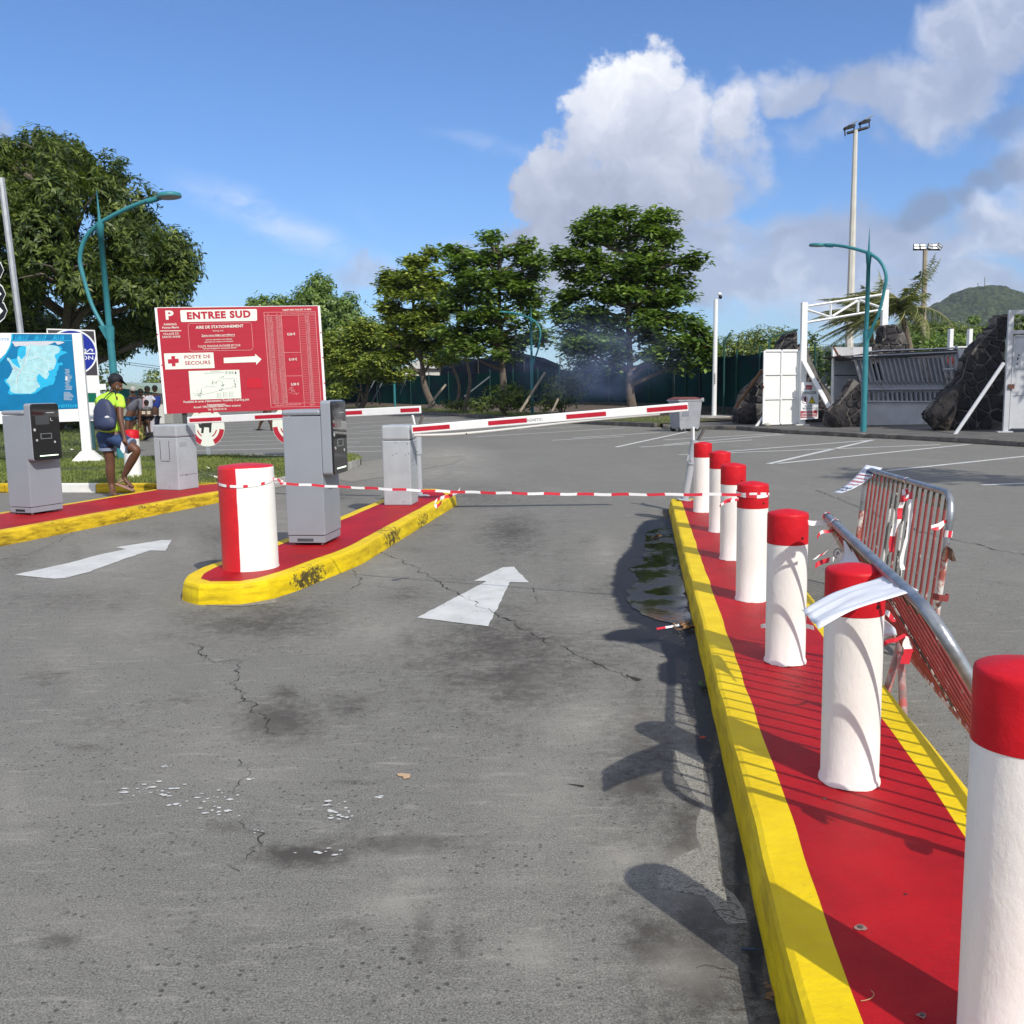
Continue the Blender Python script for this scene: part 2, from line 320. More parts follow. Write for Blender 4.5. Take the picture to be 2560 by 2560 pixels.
def asphalt(gain=1.0):
    m = D.materials.new('worn_asphalt'); m.use_nodes = True; N = NT(m.node_tree)
    out = N.n('ShaderNodeOutputMaterial'); p = N.n('ShaderNodeBsdfPrincipled'); N.l(p.outputs[0], out.inputs[0])
    pos = N.n('ShaderNodeNewGeometry').outputs['Position']
    at_ = N.n('ShaderNodeAttribute'); at_.attribute_name = 'wear'; sp = N.n('ShaderNodeSeparateColor'); N.l(at_.outputs['Color'], sp.inputs[0])
    dk, wet, pale = sp.outputs
    br = N.noise(pos, .35, 4, .55); md = N.noise(pos, 2.3, 7, .62); st = N.noise(N.vmath('MULTIPLY', pos, (1,.35,1)), 1.2, 6, .6)
    c = N.mix(N.mapr(br, .3, .7), (.104,.101,.090), (.150,.144,.127))
    c = N.mix(N.mapr(md, .42, .72, 0, .55), c, (.095,.090,.083))
    c = N.mix(N.mapr(st, .5, .78, 0, .42), c, (.27,.26,.235))
    agg = N.noise(pos, 150, 6, .8); c = N.mix(N.mapr(agg, .36, .64), N.mix(.72, c, (.055,.055,.052)), N.mix(.40, c, (.48,.47,.43)))
    ag2 = N.noise(pos, 52, 8, .8); c = N.mix(N.mapr(ag2, .50, .66, 0, .62), c, (.085,.082,.078)); ag4 = N.noise(N.vmath('ADD', pos, (7,3,0)), 80, 7, .8); c = N.mix(N.mapr(ag4, .56, .70, 0, .5), c, (.40,.39,.36))
    ag3 = N.noise(pos, 260, 3, .8); c = N.mix(N.mapr(ag3, .52, .70, 0, .5), c, (.42,.41,.38))
    nzp = N.noise(pos, 1.7, 5, .6); scr = N.noise(N.vmath('MULTIPLY', pos, (5,22,1)), 1.0, 9, .72, .6); c = N.mix(N.mapr(scr, .52, .72, 0, .42), c, (.38,.365,.325)); c = N.mix(N.mapr(scr, .46, .28, 0, .30), c, (.08,.076,.07))
    v = N.n('ShaderNodeTexVoronoi'); N.l(pos, v.inputs['Vector']); v.inputs['Scale'].default_value = 11; v.inputs['Randomness'].default_value = 1
    sz = N.n('ShaderNodeSeparateColor'); N.l(v.outputs['Color'], sz.inputs[0])
    pit = N.math('MULTIPLY', N.mapr(v.outputs['Distance'], .16, .10), N.mapr(sz.outputs[0], .55, .95))
    vb = N.n('ShaderNodeTexVoronoi'); N.l(N.vmath('ADD', pos, N.vmath('MULTIPLY', N.vmath('SUBTRACT', N.n('ShaderNodeTexNoise').outputs['Color'], (.5,.5,.5)), (.02,.02,0))), vb.inputs['Vector']); vb.inputs['Scale'].default_value = 40; sb = N.n('ShaderNodeSeparateColor'); N.l(vb.outputs['Color'], sb.inputs[0])
    pit2 = N.math('MULTIPLY', N.mapr(vb.outputs['Distance'], .34, .20), N.mapr(sb.outputs[0], .55, .75)); pit = N.math('MAXIMUM', N.math('MULTIPLY', pit, .35), N.math('MULTIPLY', pit2, N.mapr(nzp, .35, .60, .25, 1)))
    c = N.mix(N.math('MULTIPLY', pit, .72), c, (.035,.034,.032))
    nz = N.noise(pos, 4, 8, .68)
    nf = N.noise(pos, 17, 8, .74); dk2 = N.math('MULTIPLY', N.mapr(N.math('ADD', N.math('MULTIPLY', dk, 1.15), N.math('ADD', N.math('MULTIPLY', N.math('SUBTRACT', nz, .5), 1.0), N.math('MULTIPLY', N.math('SUBTRACT', nf, .5), 1.5))), .20, 1.0, 0, .85), N.mapr(dk, .02, .25), clamp=True)
    c = N.mix(dk2, c, (.050,.044,.039))
    pl2 = N.math('MULTIPLY', pale, N.mapr(nz, .35, .65, .3, 1.0), clamp=True)
    c = N.mix(pl2, c, (.38,.36,.32))
    w2 = N.mapr(N.math('ADD', wet, N.math('MULTIPLY', N.math('SUBTRACT', nz, .5), .55)), .38, .56)
    c = N.mix(w2, c, (.014,.0135,.013))
    if gain != 1: c = N.mix(1.0, c, (gain,gain*.985,gain*.95), 'MULTIPLY')
    N.put(p.inputs['Base Color'], c)
    N.put(p.inputs['Roughness'], N.mapr(w2, 0, 1, .88, .45)); p.inputs['Specular IOR Level'].default_value = .3
    bn = N.n('ShaderNodeBump'); bn.inputs['Strength'].default_value = .3; bn.inputs['Distance'].default_value = .006
    hh = N.math('SUBTRACT', N.math('ADD', agg, N.math('MULTIPLY', ag2, .7)), pit)
    N.l(hh, bn.inputs['Height']); N.l(bn.outputs[0], p.inputs['Normal'])
    return m
ASPH = asphalt(); ASPHL = asphalt(1.28)
def road_paint(name, lo=.60, hi=.70, col=(.60,.61,.60)):
    m = D.materials.new(name); m.use_nodes = True; N = NT(m.node_tree)
    out = N.n('ShaderNodeOutputMaterial'); p = N.n('ShaderNodeBsdfPrincipled'); N.l(p.outputs[0], out.inputs[0])
    pos = N.n('ShaderNodeNewGeometry').outputs['Position']
    c = N.mix(N.mapr(N.noise(pos, 5, 6, .6), .3, .7), tuple(x*.82 for x in col), col)
    c = N.mix(N.mapr(N.noise(N.vmath('MULTIPLY', pos, (1,.6,1)), 14, 9, .75), lo, hi), c, (.13,.125,.12))
    c = N.mix(N.mapr(N.noise(pos, 70, 4, .7), .56, .70, 0, .55), c, (.30,.30,.29))
    N.put(p.inputs['Base Color'], c); p.inputs['Roughness'].default_value = .7
    bn = N.n('ShaderNodeBump'); bn.inputs['Strength'].default_value = .4; bn.inputs['Distance'].default_value = .005
    N.l(N.noise(pos, 95, 5, .7), bn.inputs['Height']); N.l(bn.outputs[0], p.inputs['Normal'])
    return m
RPAINT = road_paint('road_marking_paint'); RPAINTF = road_paint('lot_marking_paint', .60, .78, (.62,.63,.62))
def leafmat(name, a, b, trans=.35, rough=.45):
    m = D.materials.new(name); m.use_nodes = True; N = NT(m.node_tree)
    out = N.n('ShaderNodeOutputMaterial'); p = N.n('ShaderNodeBsdfPrincipled'); tr = N.n('ShaderNodeBsdfTranslucent'); mx = N.n('ShaderNodeMixShader')
    at_ = N.n('ShaderNodeAttribute'); at_.attribute_name = 'tint'
    c = N.ramp(at_.outputs['Fac'], [(0, a), (.85, b), (.93, tuple(min(1,x*1.25) for x in b)), (.985, (.20,.16,.03)), (1.0, (.22,.05,.015))])
    N.put(p.inputs['Base Color'], c); p.inputs['Roughness'].default_value = rough; p.inputs['Specular IOR Level'].default_value = .35
    N.l(N.mix(1.0, c, (1.5,1.7,.6), 'MULTIPLY'), tr.inputs[0])
    mx.inputs[0].default_value = trans; N.l(p.outputs[0], mx.inputs[1]); N.l(tr.outputs[0], mx.inputs[2]); N.l(mx.outputs[0], out.inputs[0])
    return m
L_MANGO = leafmat('mango_leaves', (.030,.055,.014), (.150,.195,.040), .25)
L_ALM = leafmat('almond_leaves', (.045,.092,.022), (.225,.320,.075), .3, .36)
L_ALMY = leafmat('light_almond_leaves', (.075,.115,.025), (.34,.39,.085), .3, .38)
L_BUSH = leafmat('bush_leaves', (.040,.075,.020), (.22,.27,.07), .3)
L_PALM = leafmat('palm_leaves', (.060,.085,.025), (.22,.24,.08), .3)
L_GRASS = leafmat('grass_blades', (.085,.135,.030), (.27,.30,.09), .3, .6)
BARK = mat('bark', (.13,.105,.085), .9, vary=.3, vscale=8, bump=.8, bscale=18)
# ------------------------------------------------ foliage (vectorised)
def unit(a): return a/np.maximum(np.linalg.norm(a, axis=1, keepdims=True), 1e-9)
def leaf_mesh(name, pos, dirs_, nrm, L, Wd, tint, material, parent):
    n = len(pos); side = unit(np.cross(dirs_, nrm)); L = np.broadcast_to(L, (n,))[:,None]; Wd = np.broadcast_to(Wd, (n,))[:,None]
    base = pos; tip = pos+dirs_*L - nrm*L*.12; mid = pos+dirs_*L*.55
    V = np.empty((n,4,3)); V[:,0] = base; V[:,1] = mid+side*Wd/2; V[:,2] = tip; V[:,3] = mid-side*Wd/2
    me = D.meshes.new(name); me.vertices.add(n*4); me.vertices.foreach_set('co', V.ravel())
    me.loops.add(n*4); me.loops.foreach_set('vertex_index', np.arange(n*4, dtype=np.int32))
    me.polygons.add(n); me.polygons.foreach_set('loop_start', np.arange(0, n*4, 4, dtype=np.int32)); me.polygons.foreach_set('loop_total', np.full(n, 4, dtype=np.int32))
    me.update(calc_edges=True)
    a = me.attributes.new('tint', 'FLOAT', 'FACE'); a.data.foreach_set('value', np.asarray(tint, dtype=np.float32))
    me.materials.append(material); me.validate()
    o = lk(D.objects.new(name, me)); o.parent = parent; return o
def split_blobs(blobs, n, seed, fl=.75, zs=1.7):
    g = np.random.default_rng(seed+99); out = []
    for (c, rx, ry, rz) in blobs:
        for i in range(n):
            d = g.normal(size=3); d /= np.linalg.norm(d); q = g.uniform(.35,1.0); s = g.uniform(.30,.56)
            out.append((tuple(np.array(c)+d*q*np.array([rx,ry,rz])*(.85,.85,zs)), rx*s*1.05, ry*s*1.05, max(rz*s*fl*1.9, .14)))
    return out
def crown(name, blobs, dens, k, L, asp, material, parent, flat=.0, seed=1, tintc=(.35,.25), inner=.35, jit=.55, edge=1.0, red=False):
    """blobs: (centre, rx, ry, rz) ellipsoids; rosettes of k leaves spread through their volume, mostly near the skin"""
    g = np.random.default_rng(seed); P = []; O = []
    for (c, rx, ry, rz) in blobs:
        vol = (rx*ry*rz)**(2/3); n = max(6, int(dens*vol*4))
        d = unit(g.normal(size=(n,3))); rr = np.where(g.random(n) < inner, g.random(n)**.5, 1-.28*g.random(n)**1.3)
        rr = rr*(1+.22*g.normal(size=n)*edge*.5)
        P.append(np.array(c)+d*rr[:,None]*np.array([rx,ry,rz])); O.append(unit(d*np.array([1/rx,1/ry,1/rz])))
    P = np.concatenate(P); O = np.concatenate(O); m = len(P)
    clump = np.repeat(g.normal(tintc[0], tintc[1], m), k)
    Pp = np.repeat(P, k, 0); Oo = np.repeat(O, k, 0); n = len(Pp)
    up = np.array([0,0,1.0]); axis = unit(Oo*(1-flat)+up*(.5+flat))
    rd = g.normal(size=(n,3)); dr = unit(rd-axis*(rd*axis).sum(1)[:,None]*(1-.15)); dr = unit(dr + axis*g.uniform(-.35,.5,n)[:,None])
    nr = unit(np.cross(np.cross(dr, axis)+g.normal(size=(n,3))*.25, dr)); nr = nr*np.sign((nr*axis).sum(1)[:,None]+1e-6)
    Pp = Pp+g.normal(size=(n,3))*L*jit*.4
    tint = np.clip(clump+g.normal(0,.16,n), 0, .90); rv = g.random(n); tint = np.where(rv > (.9985 if red else 2), 1.0, np.where(rv > .985, .93, tint))
    return leaf_mesh(name, Pp, dr, nr, L*g.uniform(.7,1.15,n), L*asp*g.uniform(.8,1.2,n), tint, material, parent)
def pxblob(px, py, rx, ry, Y, dy=0.0, deep=1.0):
    c = at(px, py, Y+dy); s = (Y+dy)/F; return ((c.x, c.y, c.z), rx*s, rx*s*deep, ry*s)
def limbs(mb, base, blobs, r0, seed=1, top=None, bend=.3):
    g = random.Random(seed); base = Vector(base)
    cs = [Vector(b[0]) for b in blobs]; cx = sum((c for c in cs), Vector())/len(cs)
    zmin = min(c.z-b[3] for c, b in zip(cs, blobs)); topz = top or max(c.z for c in cs)
    trunk = [base, base.lerp(Vector((cx.x,cx.y,zmin)), .5)+Vector((g.uniform(-1,1),g.uniform(-1,1),0))*bend*.3, Vector((cx.x*.6+base.x*.4, cx.y*.6+base.y*.4, zmin+.2)), Vector((cx.x,cx.y,(zmin+topz)/2)), Vector((cx.x+g.uniform(-.3,.3),cx.y,topz))]
    tp = smoothpath(trunk, 5); k = len(tp)
    mb.tube(tp, [r0*(1.25 if i == 0 else 1)*(1-.82*i/(k-1)) for i in range(k)], 9)
    for c, b in zip(cs, blobs):
        i = min(range(k), key=lambda q: abs(tp[q].z-(c.z-b[3]*.5-(c-cx).length*.25))); s = tp[i]
        e = c; m1 = s.lerp(e, .5)+Vector((g.uniform(-.2,.2), g.uniform(-.2,.2), g.uniform(-.1,.35)))
        mb.tube(smoothpath([s, m1, e], 4), [r0*.42*(1-i2/9)+.02 for i2 in range(9)], 6)
        for q in range(4):
            t = e+Vector((g.uniform(-1,1)*b[1], g.uniform(-1,1)*b[2], g.uniform(-.3,.8)*b[3]))*.8
            mb.tube([m1.lerp(e,.6), e.lerp(t,.5)+Vector((0,0,.1)), t], [r0*.16, r0*.10, .012], 5)
def tree(name, label, cat, base, blobs, r0, lm, dens, k, L, asp, group=None, seed=1, top=None, sp=0, **kw):
    t = thing(name, label, cat, (0,0,0), 0, group); t.location = base; t['M'] = [list(r) for r in Matrix.Translation(base)]
    mb = MB(); limbs(mb, base, blobs, r0, seed, top); mb.build('trunk', BARK, t, world=True)
    bl = [(tuple(Vector(b[0])-Vector(base)), b[1], b[2], b[3]) for b in blobs]
    if sp: bl = split_blobs(bl, sp, seed, zs=1.7 if sp == 5 else .85)
    crown('crown', bl, dens, k, L, asp, lm, t, seed=seed, **kw)
    return t
# ------------------------------------------------ ground: one sheet with a fine middle
def build_ground():
    xs = np.concatenate([[-3000,-900,-300,-120,-60,-30,-16], np.arange(-9,-3.6,.09), np.arange(-3.6,2.6,.03), np.arange(2.6,9,.10), [14,30,60,120,300,900,3000]])
    ys = np.concatenate([[-400,-100,-30,-8,0,.6], np.arange(.9,6,.03), np.arange(6,14.5,.06), np.arange(14.5,30,.4), [40,60,90,150,300,600,1500,4000]])
    X, Y = np.meshgrid(xs, ys); nx, ny = len(xs), len(ys)
    Z = np.zeros_like(X)
    me = D.meshes.new('ground'); n = nx*ny
    me.vertices.add(n); me.vertices.foreach_set('co', np.stack([X,Y,Z],-1).ravel())
    i, j = np.meshgrid(np.arange(nx-1), np.arange(ny-1)); a = (j*nx+i).ravel(); q = np.stack([a,a+1,a+nx+1,a+nx],1).astype(np.int32); nf = len(q)
    me.loops.add(nf*4); me.loops.foreach_set('vertex_index', q.ravel()); me.polygons.add(nf)
    me.polygons.foreach_set('loop_start', np.arange(0,nf*4,4,dtype=np.int32)); me.polygons.foreach_set('loop_total', np.full(nf,4,dtype=np.int32)); me.update(calc_edges=True)
    W_ = np.zeros((ny,nx,4)); W_[...,3] = 1
    def blob(ch, px, py, rx, ry, s, ang=0.0, soft=1.6):       # a worn place: centre and radii
        c = G(px,py); ex = (G(px+rx,py)-c); ey = (G(px,py-ry)-c)
        M2 = np.array([[ex.x, ey.x],[ex.y, ey.y]]); Mi = np.linalg.inv(M2)
        dx = X-c.x; dy = Y-c.y; u = Mi[0,0]*dx+Mi[0,1]*dy; v = Mi[1,0]*dx+Mi[1,1]*dy
        u, v = u*math.cos(ang)+v*math.sin(ang), -u*math.sin(ang)+v*math.cos(ang)
        d = np.sqrt(u*u+v*v); m = s*np.clip(1-d/soft, 0, 1)**1.2*(1.6); W_[...,ch] = np.maximum(W_[...,ch], np.clip(m,0,1))
    for a_ in [(700,1545,460,70,.40),(1250,1620,420,150,.42),(1750,2250,170,420,.55,-.2),(1600,1850,170,220,.42),(1180,1240,300,40,.30),(420,1330,260,40,.26),(900,1900,60,500,.20,-.15),(1150,2300,60,420,.24,-.35),(300,2300,300,70,.22,.35),(640,1560,260,45,.45),(420,1590,240,40,.30),(1300,1690,260,95,.50),(700,1800,150,60,.62),(870,1760,110,50,.40),(980,2110,270,34,.55,.22),(760,2140,150,34,.62,.1),
               (145,2350,90,28,.5),(1560,1500,150,110,.35),(1280,1330,120,60,.45),(1010,1490,120,60,.32),(1720,2100,120,330,.45,-.25),(1590,1960,160,80,.55,-.3),(1640,2350,120,110,.55),(1750,2480,130,150,.5),
               (1060,2350,60,170,.35,-.3),(540,2350,240,90,.25,.3),(560,1330,160,50,.35),(150,1500,260,40,.3),(1400,1450,90,260,.22),(300,1800,260,120,.22),(850,1230,120,40,.3)]: blob(0,*a_)
    gg = random.Random(21)
    for _ in range(46): blob(0, gg.uniform(0,1750), gg.uniform(1290,2500), gg.uniform(20,120), gg.uniform(8,60), gg.uniform(.15,.42), gg.uniform(-.5,.5))
    for _ in range(30): blob(2, gg.uniform(0,1700), gg.uniform(1290,2500), gg.uniform(30,160), gg.uniform(10,60), gg.uniform(.10,.32), gg.uniform(-.5,.5))
    for a_ in [(1650,1350,70,55,.95),(1620,1440,85,85,1),(1655,1510,55,60,1),(1700,1600,45,60,.95),(1735,1700,32,80,.9),(1765,1820,30,90,.75),(1800,1960,28,110,.6),(1850,2150,30,140,.5),(1890,2380,32,180,.5),(1690,1330,22,60,1),
               (1590,1590,110,24,.62),(1680,1680,50,40,.62)]: blob(1,*a_)
    for a_ in [(1480,1800,150,60,.35),(1380,2000,160,120,.22),(1700,2200,60,70,.55),(1770,2120,26,110,.6),(1560,2150,110,50,.35),(1100,1180,150,18,.35),(1120,1140,100,24,.5),(560,1850,200,100,.14),(1700,2420,100,60,.3),(960,1420,80,40,.25),(520,1505,60,8,.6),(560,1240,140,14,.4)]: blob(2,*a_)
    # dirt gathers along the foot of the right-hand kerb
    xe = 1.857-(11.06-Y)*.1381; d = xe-X
    m = np.where((d>-.05)&(Y>.5)&(Y<11.2), np.clip(1-d/.20,0,1), 0); W_[...,0] = np.maximum(W_[...,0], m*.9)
    ca = me.color_attributes.new('wear','FLOAT_COLOR','POINT'); ca.data.foreach_set('color', W_.ravel())
    me.materials.append(ASPH); o = lk(D.objects.new('ground', me)); tag(o, kind='structure')
    return o
ground = build_ground()
def jag(pts, step=.05, amp=.012, seed=1):
    g = random.Random(seed); pts = [Vector((p[0],p[1],0)) for p in pts]; out = []
    for a, b in zip(pts, pts[1:]):
        n = max(1, int((b-a).length/step)); t = (b-a).normalized(); s = Vector((-t.y,t.x,0))
        for i in range(n):
            q = a.lerp(b, i/n); out.append(q+s*(2.6*amp*noise.noise(q*7+Vector((seed*3.1,0,0)))+1.6*amp*noise.noise(q*23+Vector((seed,0,0)))+g.gauss(0, amp*.28)))
    out.append(pts[-1]); return out
CRK = mat('crack_shadow', (.032,.030,.028), .95)
def crack(px, w=.008, seed=1, amp=.014):
    g = random.Random(seed); pts = jag([G(*p) for p in px], .022, amp*1.1, seed); mb = MB()
    for i in range(len(pts)-1):
        a, b = pts[i], pts[i+1]; t = (b-a).normalized(); s = Vector((-t.y,t.x,0)); wa = w*(.12+.75*abs(noise.noise(a*9))*2*g.uniform(.5,1)); wb = w*(.12+.75*abs(noise.noise(b*9))*2*g.uniform(.5,1))
        mb.add([a-s*wa/2+Vector((0,0,.004)), b-s*wb/2+Vector((0,0,.004)), b+s*wb/2+Vector((0,0,.004)), a+s*wa/2+Vector((0,0,.004))], [(0,1,2,3)])
    mb.build('crack', CRK, ground)
crack([(952,1380),(1040,1420),(1110,1463),(1180,1505),(1262,1550),(1350,1595),(1420,1625),(1500,1665),(1570,1698)], .016, 1)
crack([(1560,1690),(1600,1702)], .05, 2, .02)
crack([(475,1610),(500,1632),(540,1656),(600,1652),(592,1680),(595,1715),(640,1760),(688,1838)], .009, 3, .02)
crack([(100,1690),(300,1668),(540,1656),(700,1643),(820,1634)], .005, 4, .006)
crack([(600,1900),(625,1960),(630,2060),(640,2130),(600,2180)], .005, 5, .02)
crack([(1340,1600),(1430,1590),(1480,1578),(1620,1562)], .006, 6, .008)
crack([(880,1418),(905,1460),(862,1482)], .008, 7); crack([(905,1462),(985,1468)], .005, 8)
crack([(1060,1330),(1160,1328),(1300,1310),(1450,1303),(1560,1296),(1660,1290)], .012, 9, .012)
crack([(0,1400),(90,1380),(150,1352),(185,1330)], .01, 10); crack([(1330,1465),(1345,1505)], .006, 11, .004); crack([(1320,1490),(1365,1500)], .005, 12, .004)
crack([(1420,1960),(1460,1968)], .02, 13, .008); crack([(790,1245),(850,1233),(950,1220)], .02, 14)
crack([(2040,1225),(2300,1330),(2560,1390)], .02, 15, .02); crack([(2400,1440),(2560,1470)], .006, 16)
crack([(1430,1600),(1560,1600),(1660,1590)], .004, 17, .006)
# sheets laid just proud of the ground
def sheet(name, pts, material, z=.004, jg=0.0, seed=1, parent=None, kind='structure'):
    P = [Vector((p[0],p[1],0)) for p in pts]
    if jg: P = jag(P+[P[0]], .05, jg, seed)[:-1]
    mb = MB(); mb.poly([(p.x,p.y,z) for p in P]); o = mb.build(name, material, parent)
    if parent is None: tag(o, kind=kind)
    return o
sheet('painted_arrow', [G(*p) for p in [(1043,1545),(1221,1567),(1275,1456),(1321,1457),(1286,1418),(1258,1419),(1185,1453),(1217,1454)]], RPAINT, jg=.004)
sheet('painted_arrow', [G(*p) for p in [(36,1438),(134,1448),(163,1446),(225,1430),(300,1402),(375,1377),(413,1378),(429,1351),(405,1351),(290,1369),(315,1374),(246,1388),(174,1408)]], RPAINT, jg=.004, seed=2)
def line(a, b, w=.10, m=RPAINTF):
    a, b = G(*a), G(*b); t = (b-a).normalized(); s = Vector((-t.y,t.x,0))*w/2; n = max(2, int((b-a).length/.4)); g = random.Random(int(a.x*100))
    mb = MB(); L_ = []; R_ = []
    for i in range(n+1):
        p = a.lerp(b, i/n); k = 1+g.gauss(0,.05); L_.append(p-s*k+Vector((0,0,.004))); R_.append(p+s*k+Vector((0,0,.004)))
    for i in range(n): mb.poly([L_[i],L_[i+1],R_[i+1],R_[i]])
    tag(mb.build('parking_bay_line', m), kind='structure')
for a, b in [((1660,1112),(1960,1086)),((1790,1131),(2172,1101)),((1697,1137),(2350,1112)),((1921,1160),(2182,1100)),((1945,1159),(2425,1111)),((2219,1177),(2640,1133)),((2455,1213),(2600,1207)),
             ((1195,1092),(1562,1070)),((1124,1084),(1452,1066)),((1433,1095),(1650,1081)),((1540,1118),(1720,1079)),((1600,1118),(1880,1100)),((1660,1100),(1950,1084)),((1380,1101),(1560,1091)),
             ((1060,1078),(1330,1062)),((900,1079),(1320,1053)),((880,1068),(1210,1048)),((860,1060),(1110,1044)),
             ((530,1138),(1000,1127)),((480,1127),(952,1116)),((480,1116),(900,1105)),((480,1106),(960,1094)),((480,1096),(960,1082)),((480,1086),(880,1073)),((480,1077),(860,1065)),((480,1069),(840,1058)),((480,1062),(830,1051)),((480,1055),(820,1045)),((870,1071),(960,1067))]:
    line(a, b, .11)
# worn white flecks of an old arrow in the foreground
g_ = random.Random(5)
def flecks(cx, cy, rx, ry, n, ang):
    mb = MB()
    for i in range(n):
        u, v = g_.gauss(0,.45), g_.gauss(0,.28); px = cx+rx*(u*math.cos(ang)-v*math.sin(ang)); py = cy+rx*.5*(u*math.sin(ang)+v*math.cos(ang))*ry/rx*2
        c = G(px,py); r = g_.uniform(.002,.0085); zz = .004+i*.00007; k = g_.randint(5,8); st = g_.uniform(1,2.2); a0 = g_.uniform(0,3)
        mb.poly([(c.x+r*st*math.cos(a0*0+2*PI*j/k)*g_.uniform(.6,1.2), c.y+r*math.sin(2*PI*j/k)*g_.uniform(.6,1.2), zz) for j in range(k)])
    o = mb.build('old_paint_flecks', RPAINTF); tag(o, kind='structure')
for a_ in [(390,1975,60,30,22,.15),(415,1918,20,10,5,0),(430,2015,30,10,7,-.2),(545,2010,75,70,26,-.7),(500,1990,60,25,4,0),(845,2035,60,55,24,.75),(640,2080,12,10,4,0),(630,1950,14,10,4,0),(815,2130,70,16,9,.2),(945,1995,12,8,4,0),(300,1980,40,20,6,0)]: flecks(*a_)
mb = MB(); c = G(1008,1942); mb.poly([(c.x+a*.028,c.y+b*.03,.004) for a, b in [(-1,.8),(-.2,.9),(.9,.5),(1,-.6),(.2,-1),(0,-.2),(-.6,-.1)]]); tag(mb.build('tan_tape_scrap', mat('tan_tape', (.48,.33,.20), .7)), 'small tan scrap stuck to the road in the foreground', 'scrap')
o_ = lambda x,y: G(1400+x*.7326,1700+y*.7326)
for i, P in enumerate([[(465,480),(480,440),(495,430),(522,470),(538,560),(552,700),(520,690),(490,600),(468,540)],[(330,660),(400,605),(470,572),(522,692),(552,702),(600,735),(640,830),(570,835),(495,735),(345,712)],[(390,240),(450,250),(482,262),(490,330),(495,425),(462,400),(420,330),(400,290)]]): sheet('thin_concrete_patch', [o_(*q) for q in P], ASPHL, z=.0007+.0003*i, jg=.004, seed=30+i)
sheet('thin_concrete_patch', [G(*q) for q in [(870,1160),(960,1148),(1060,1143),(1150,1140),(1162,1146),(1130,1160),(1040,1176),(960,1192),(880,1205),(830,1196)]], ASPHL, z=.004, jg=.02, seed=40)
sheet('thin_concrete_patch', [G(*q) for q in [(452,1492),(470,1505),(520,1514),(600,1517),(690,1508),(690,1498),(600,1503),(500,1496),(470,1470)]], ASPHL, z=.003, jg=.006, seed=41)
# ------------------------------------------------ traffic islands
YEL_R = paint_yellow('yellow_kerb_paint', [(.62,2.15,.10,.10,.22)])
YEL_C = paint_yellow('scuffed_yellow_kerb_paint', [(-1.50,7.02,.06,.62,.35),(-2.42,6.72,.08,.16,.38),(-1.12,8.9,.07,.75,.32),(-.95,10.1,.07,.7,.30)])
YEL_L = paint_yellow('grimy_yellow_kerb_paint', [(-4.45,11.2,.12,1.2,.25),(-4.9,9.9,.12,.9,.22)], (.60,.40,.012), (.72,.50,.025), .95)
def chaikin(P, k=2):
    for _ in range(k):
        Q = []
        for a, b in zip(P, P[1:]+P[:1]): Q += [a*.75+b*.25, a*.25+b*.75]
        P = Q
    return P
def island(label, pts, band, h, ymat, seed, rnd=1, amp=.0035, group='painted traffic islands'):
    g = random.Random(seed)
    P = [Vector((p[0],p[1],0)) for p in pts]
    if sum(a.x*b.y-b.x*a.y for a, b in zip(P, P[1:]+P[:1])) < 0: P.reverse()
    # cut the corners only a little, then resample
    Q = []
    n = len(P)
    for i in range(n):
        a, b, c = P[i-1], P[i], P[(i+1)%n]; ra = min(.10*rnd, (b-a).length*.3); rc = min(.10*rnd, (c-b).length*.3)
        Q += [b+(a-b).normalized()*ra, b*.7+(b+(a-b).normalized()*ra)*.15+(b+(c-b).normalized()*rc)*.15, b+(c-b).normalized()*rc]
    R_ = []
    for a, b in zip(Q, Q[1:]+Q[:1]):
        k = max(1, int((b-a).length/.06)); R_ += [a.lerp(b, i/k) for i in range(k)]
    P = R_; n = len(P)
    def off(d, P, ja=0.0):
        out = []
        for i in range(n):
            t = (P[(i+1)%n]-P[i-1]).normalized(); out.append(P[i]+Vector((-t.y,t.x,0))*(d+ja*noise.noise(P[i]*3.1)*2+ja*noise.noise(P[i]*.9)*1.4))
        return out
    t = thing('traffic_island', label, 'traffic island', (0,0,0), 0, group)
    rings = [(off(-.012,P),-.02),(off(-.012,P,.004),.012),(off(-.004,P,amp),h*.55),(off(.004,P,amp),h-.022),(off(.012,P,amp),h-.006),(off(.028,P,amp),h),(off(band,P,.004),h)]
    mb = MB(); vs = []; fs = []
    for r, z in rings: vs += [(p.x,p.y,z+(.004*noise.noise(p*2.3) if 0 < z < h else 0)) for p in r]
    for k in range(len(rings)-1):
        for i in range(n): fs.append((k*n+i, k*n+(i+1)%n, (k+1)*n+(i+1)%n, (k+1)*n+i))
    mb.add(vs, fs, 0, False); mb.build('kerb', ymat, t)
    m2 = MB(); P2 = rings[-1][0]; from mathutils.geometry import tessellate_polygon as tess
    keep = [P2[0]]
    for p in P2[1:]:
        if (p-keep[-1]).length > .02: keep.append(p)
    if (keep[0]-keep[-1]).length < .02: keep.pop()
    m2.add([(p.x,p.y,h-.0002) for p in keep], [f if (keep[f[1]]-keep[f[0]]).cross(keep[f[2]]-keep[f[0]]).z > 0 else f[::-1] for f in tess([keep])]); m2.build('red_paving', REDF, t)
    return t
KH = .14
ex = Vector((.1381,1)).normalized(); px_ = Vector((ex.y,-ex.x))
f0 = Vector((1.857,11.06)); wR = .735
pR = [f0, f0-Vector((.1381,1))*6, f0-Vector((.1381,1))*12.5]
isl_R = [(p.x,p.y) for p in pR]+[(p.x+px_.x*wR,p.y+px_.y*wR) for p in reversed(pR)]
island('long red and yellow island under the row of slim bollards, at the right', isl_R, .125, KH, YEL_R, 1)
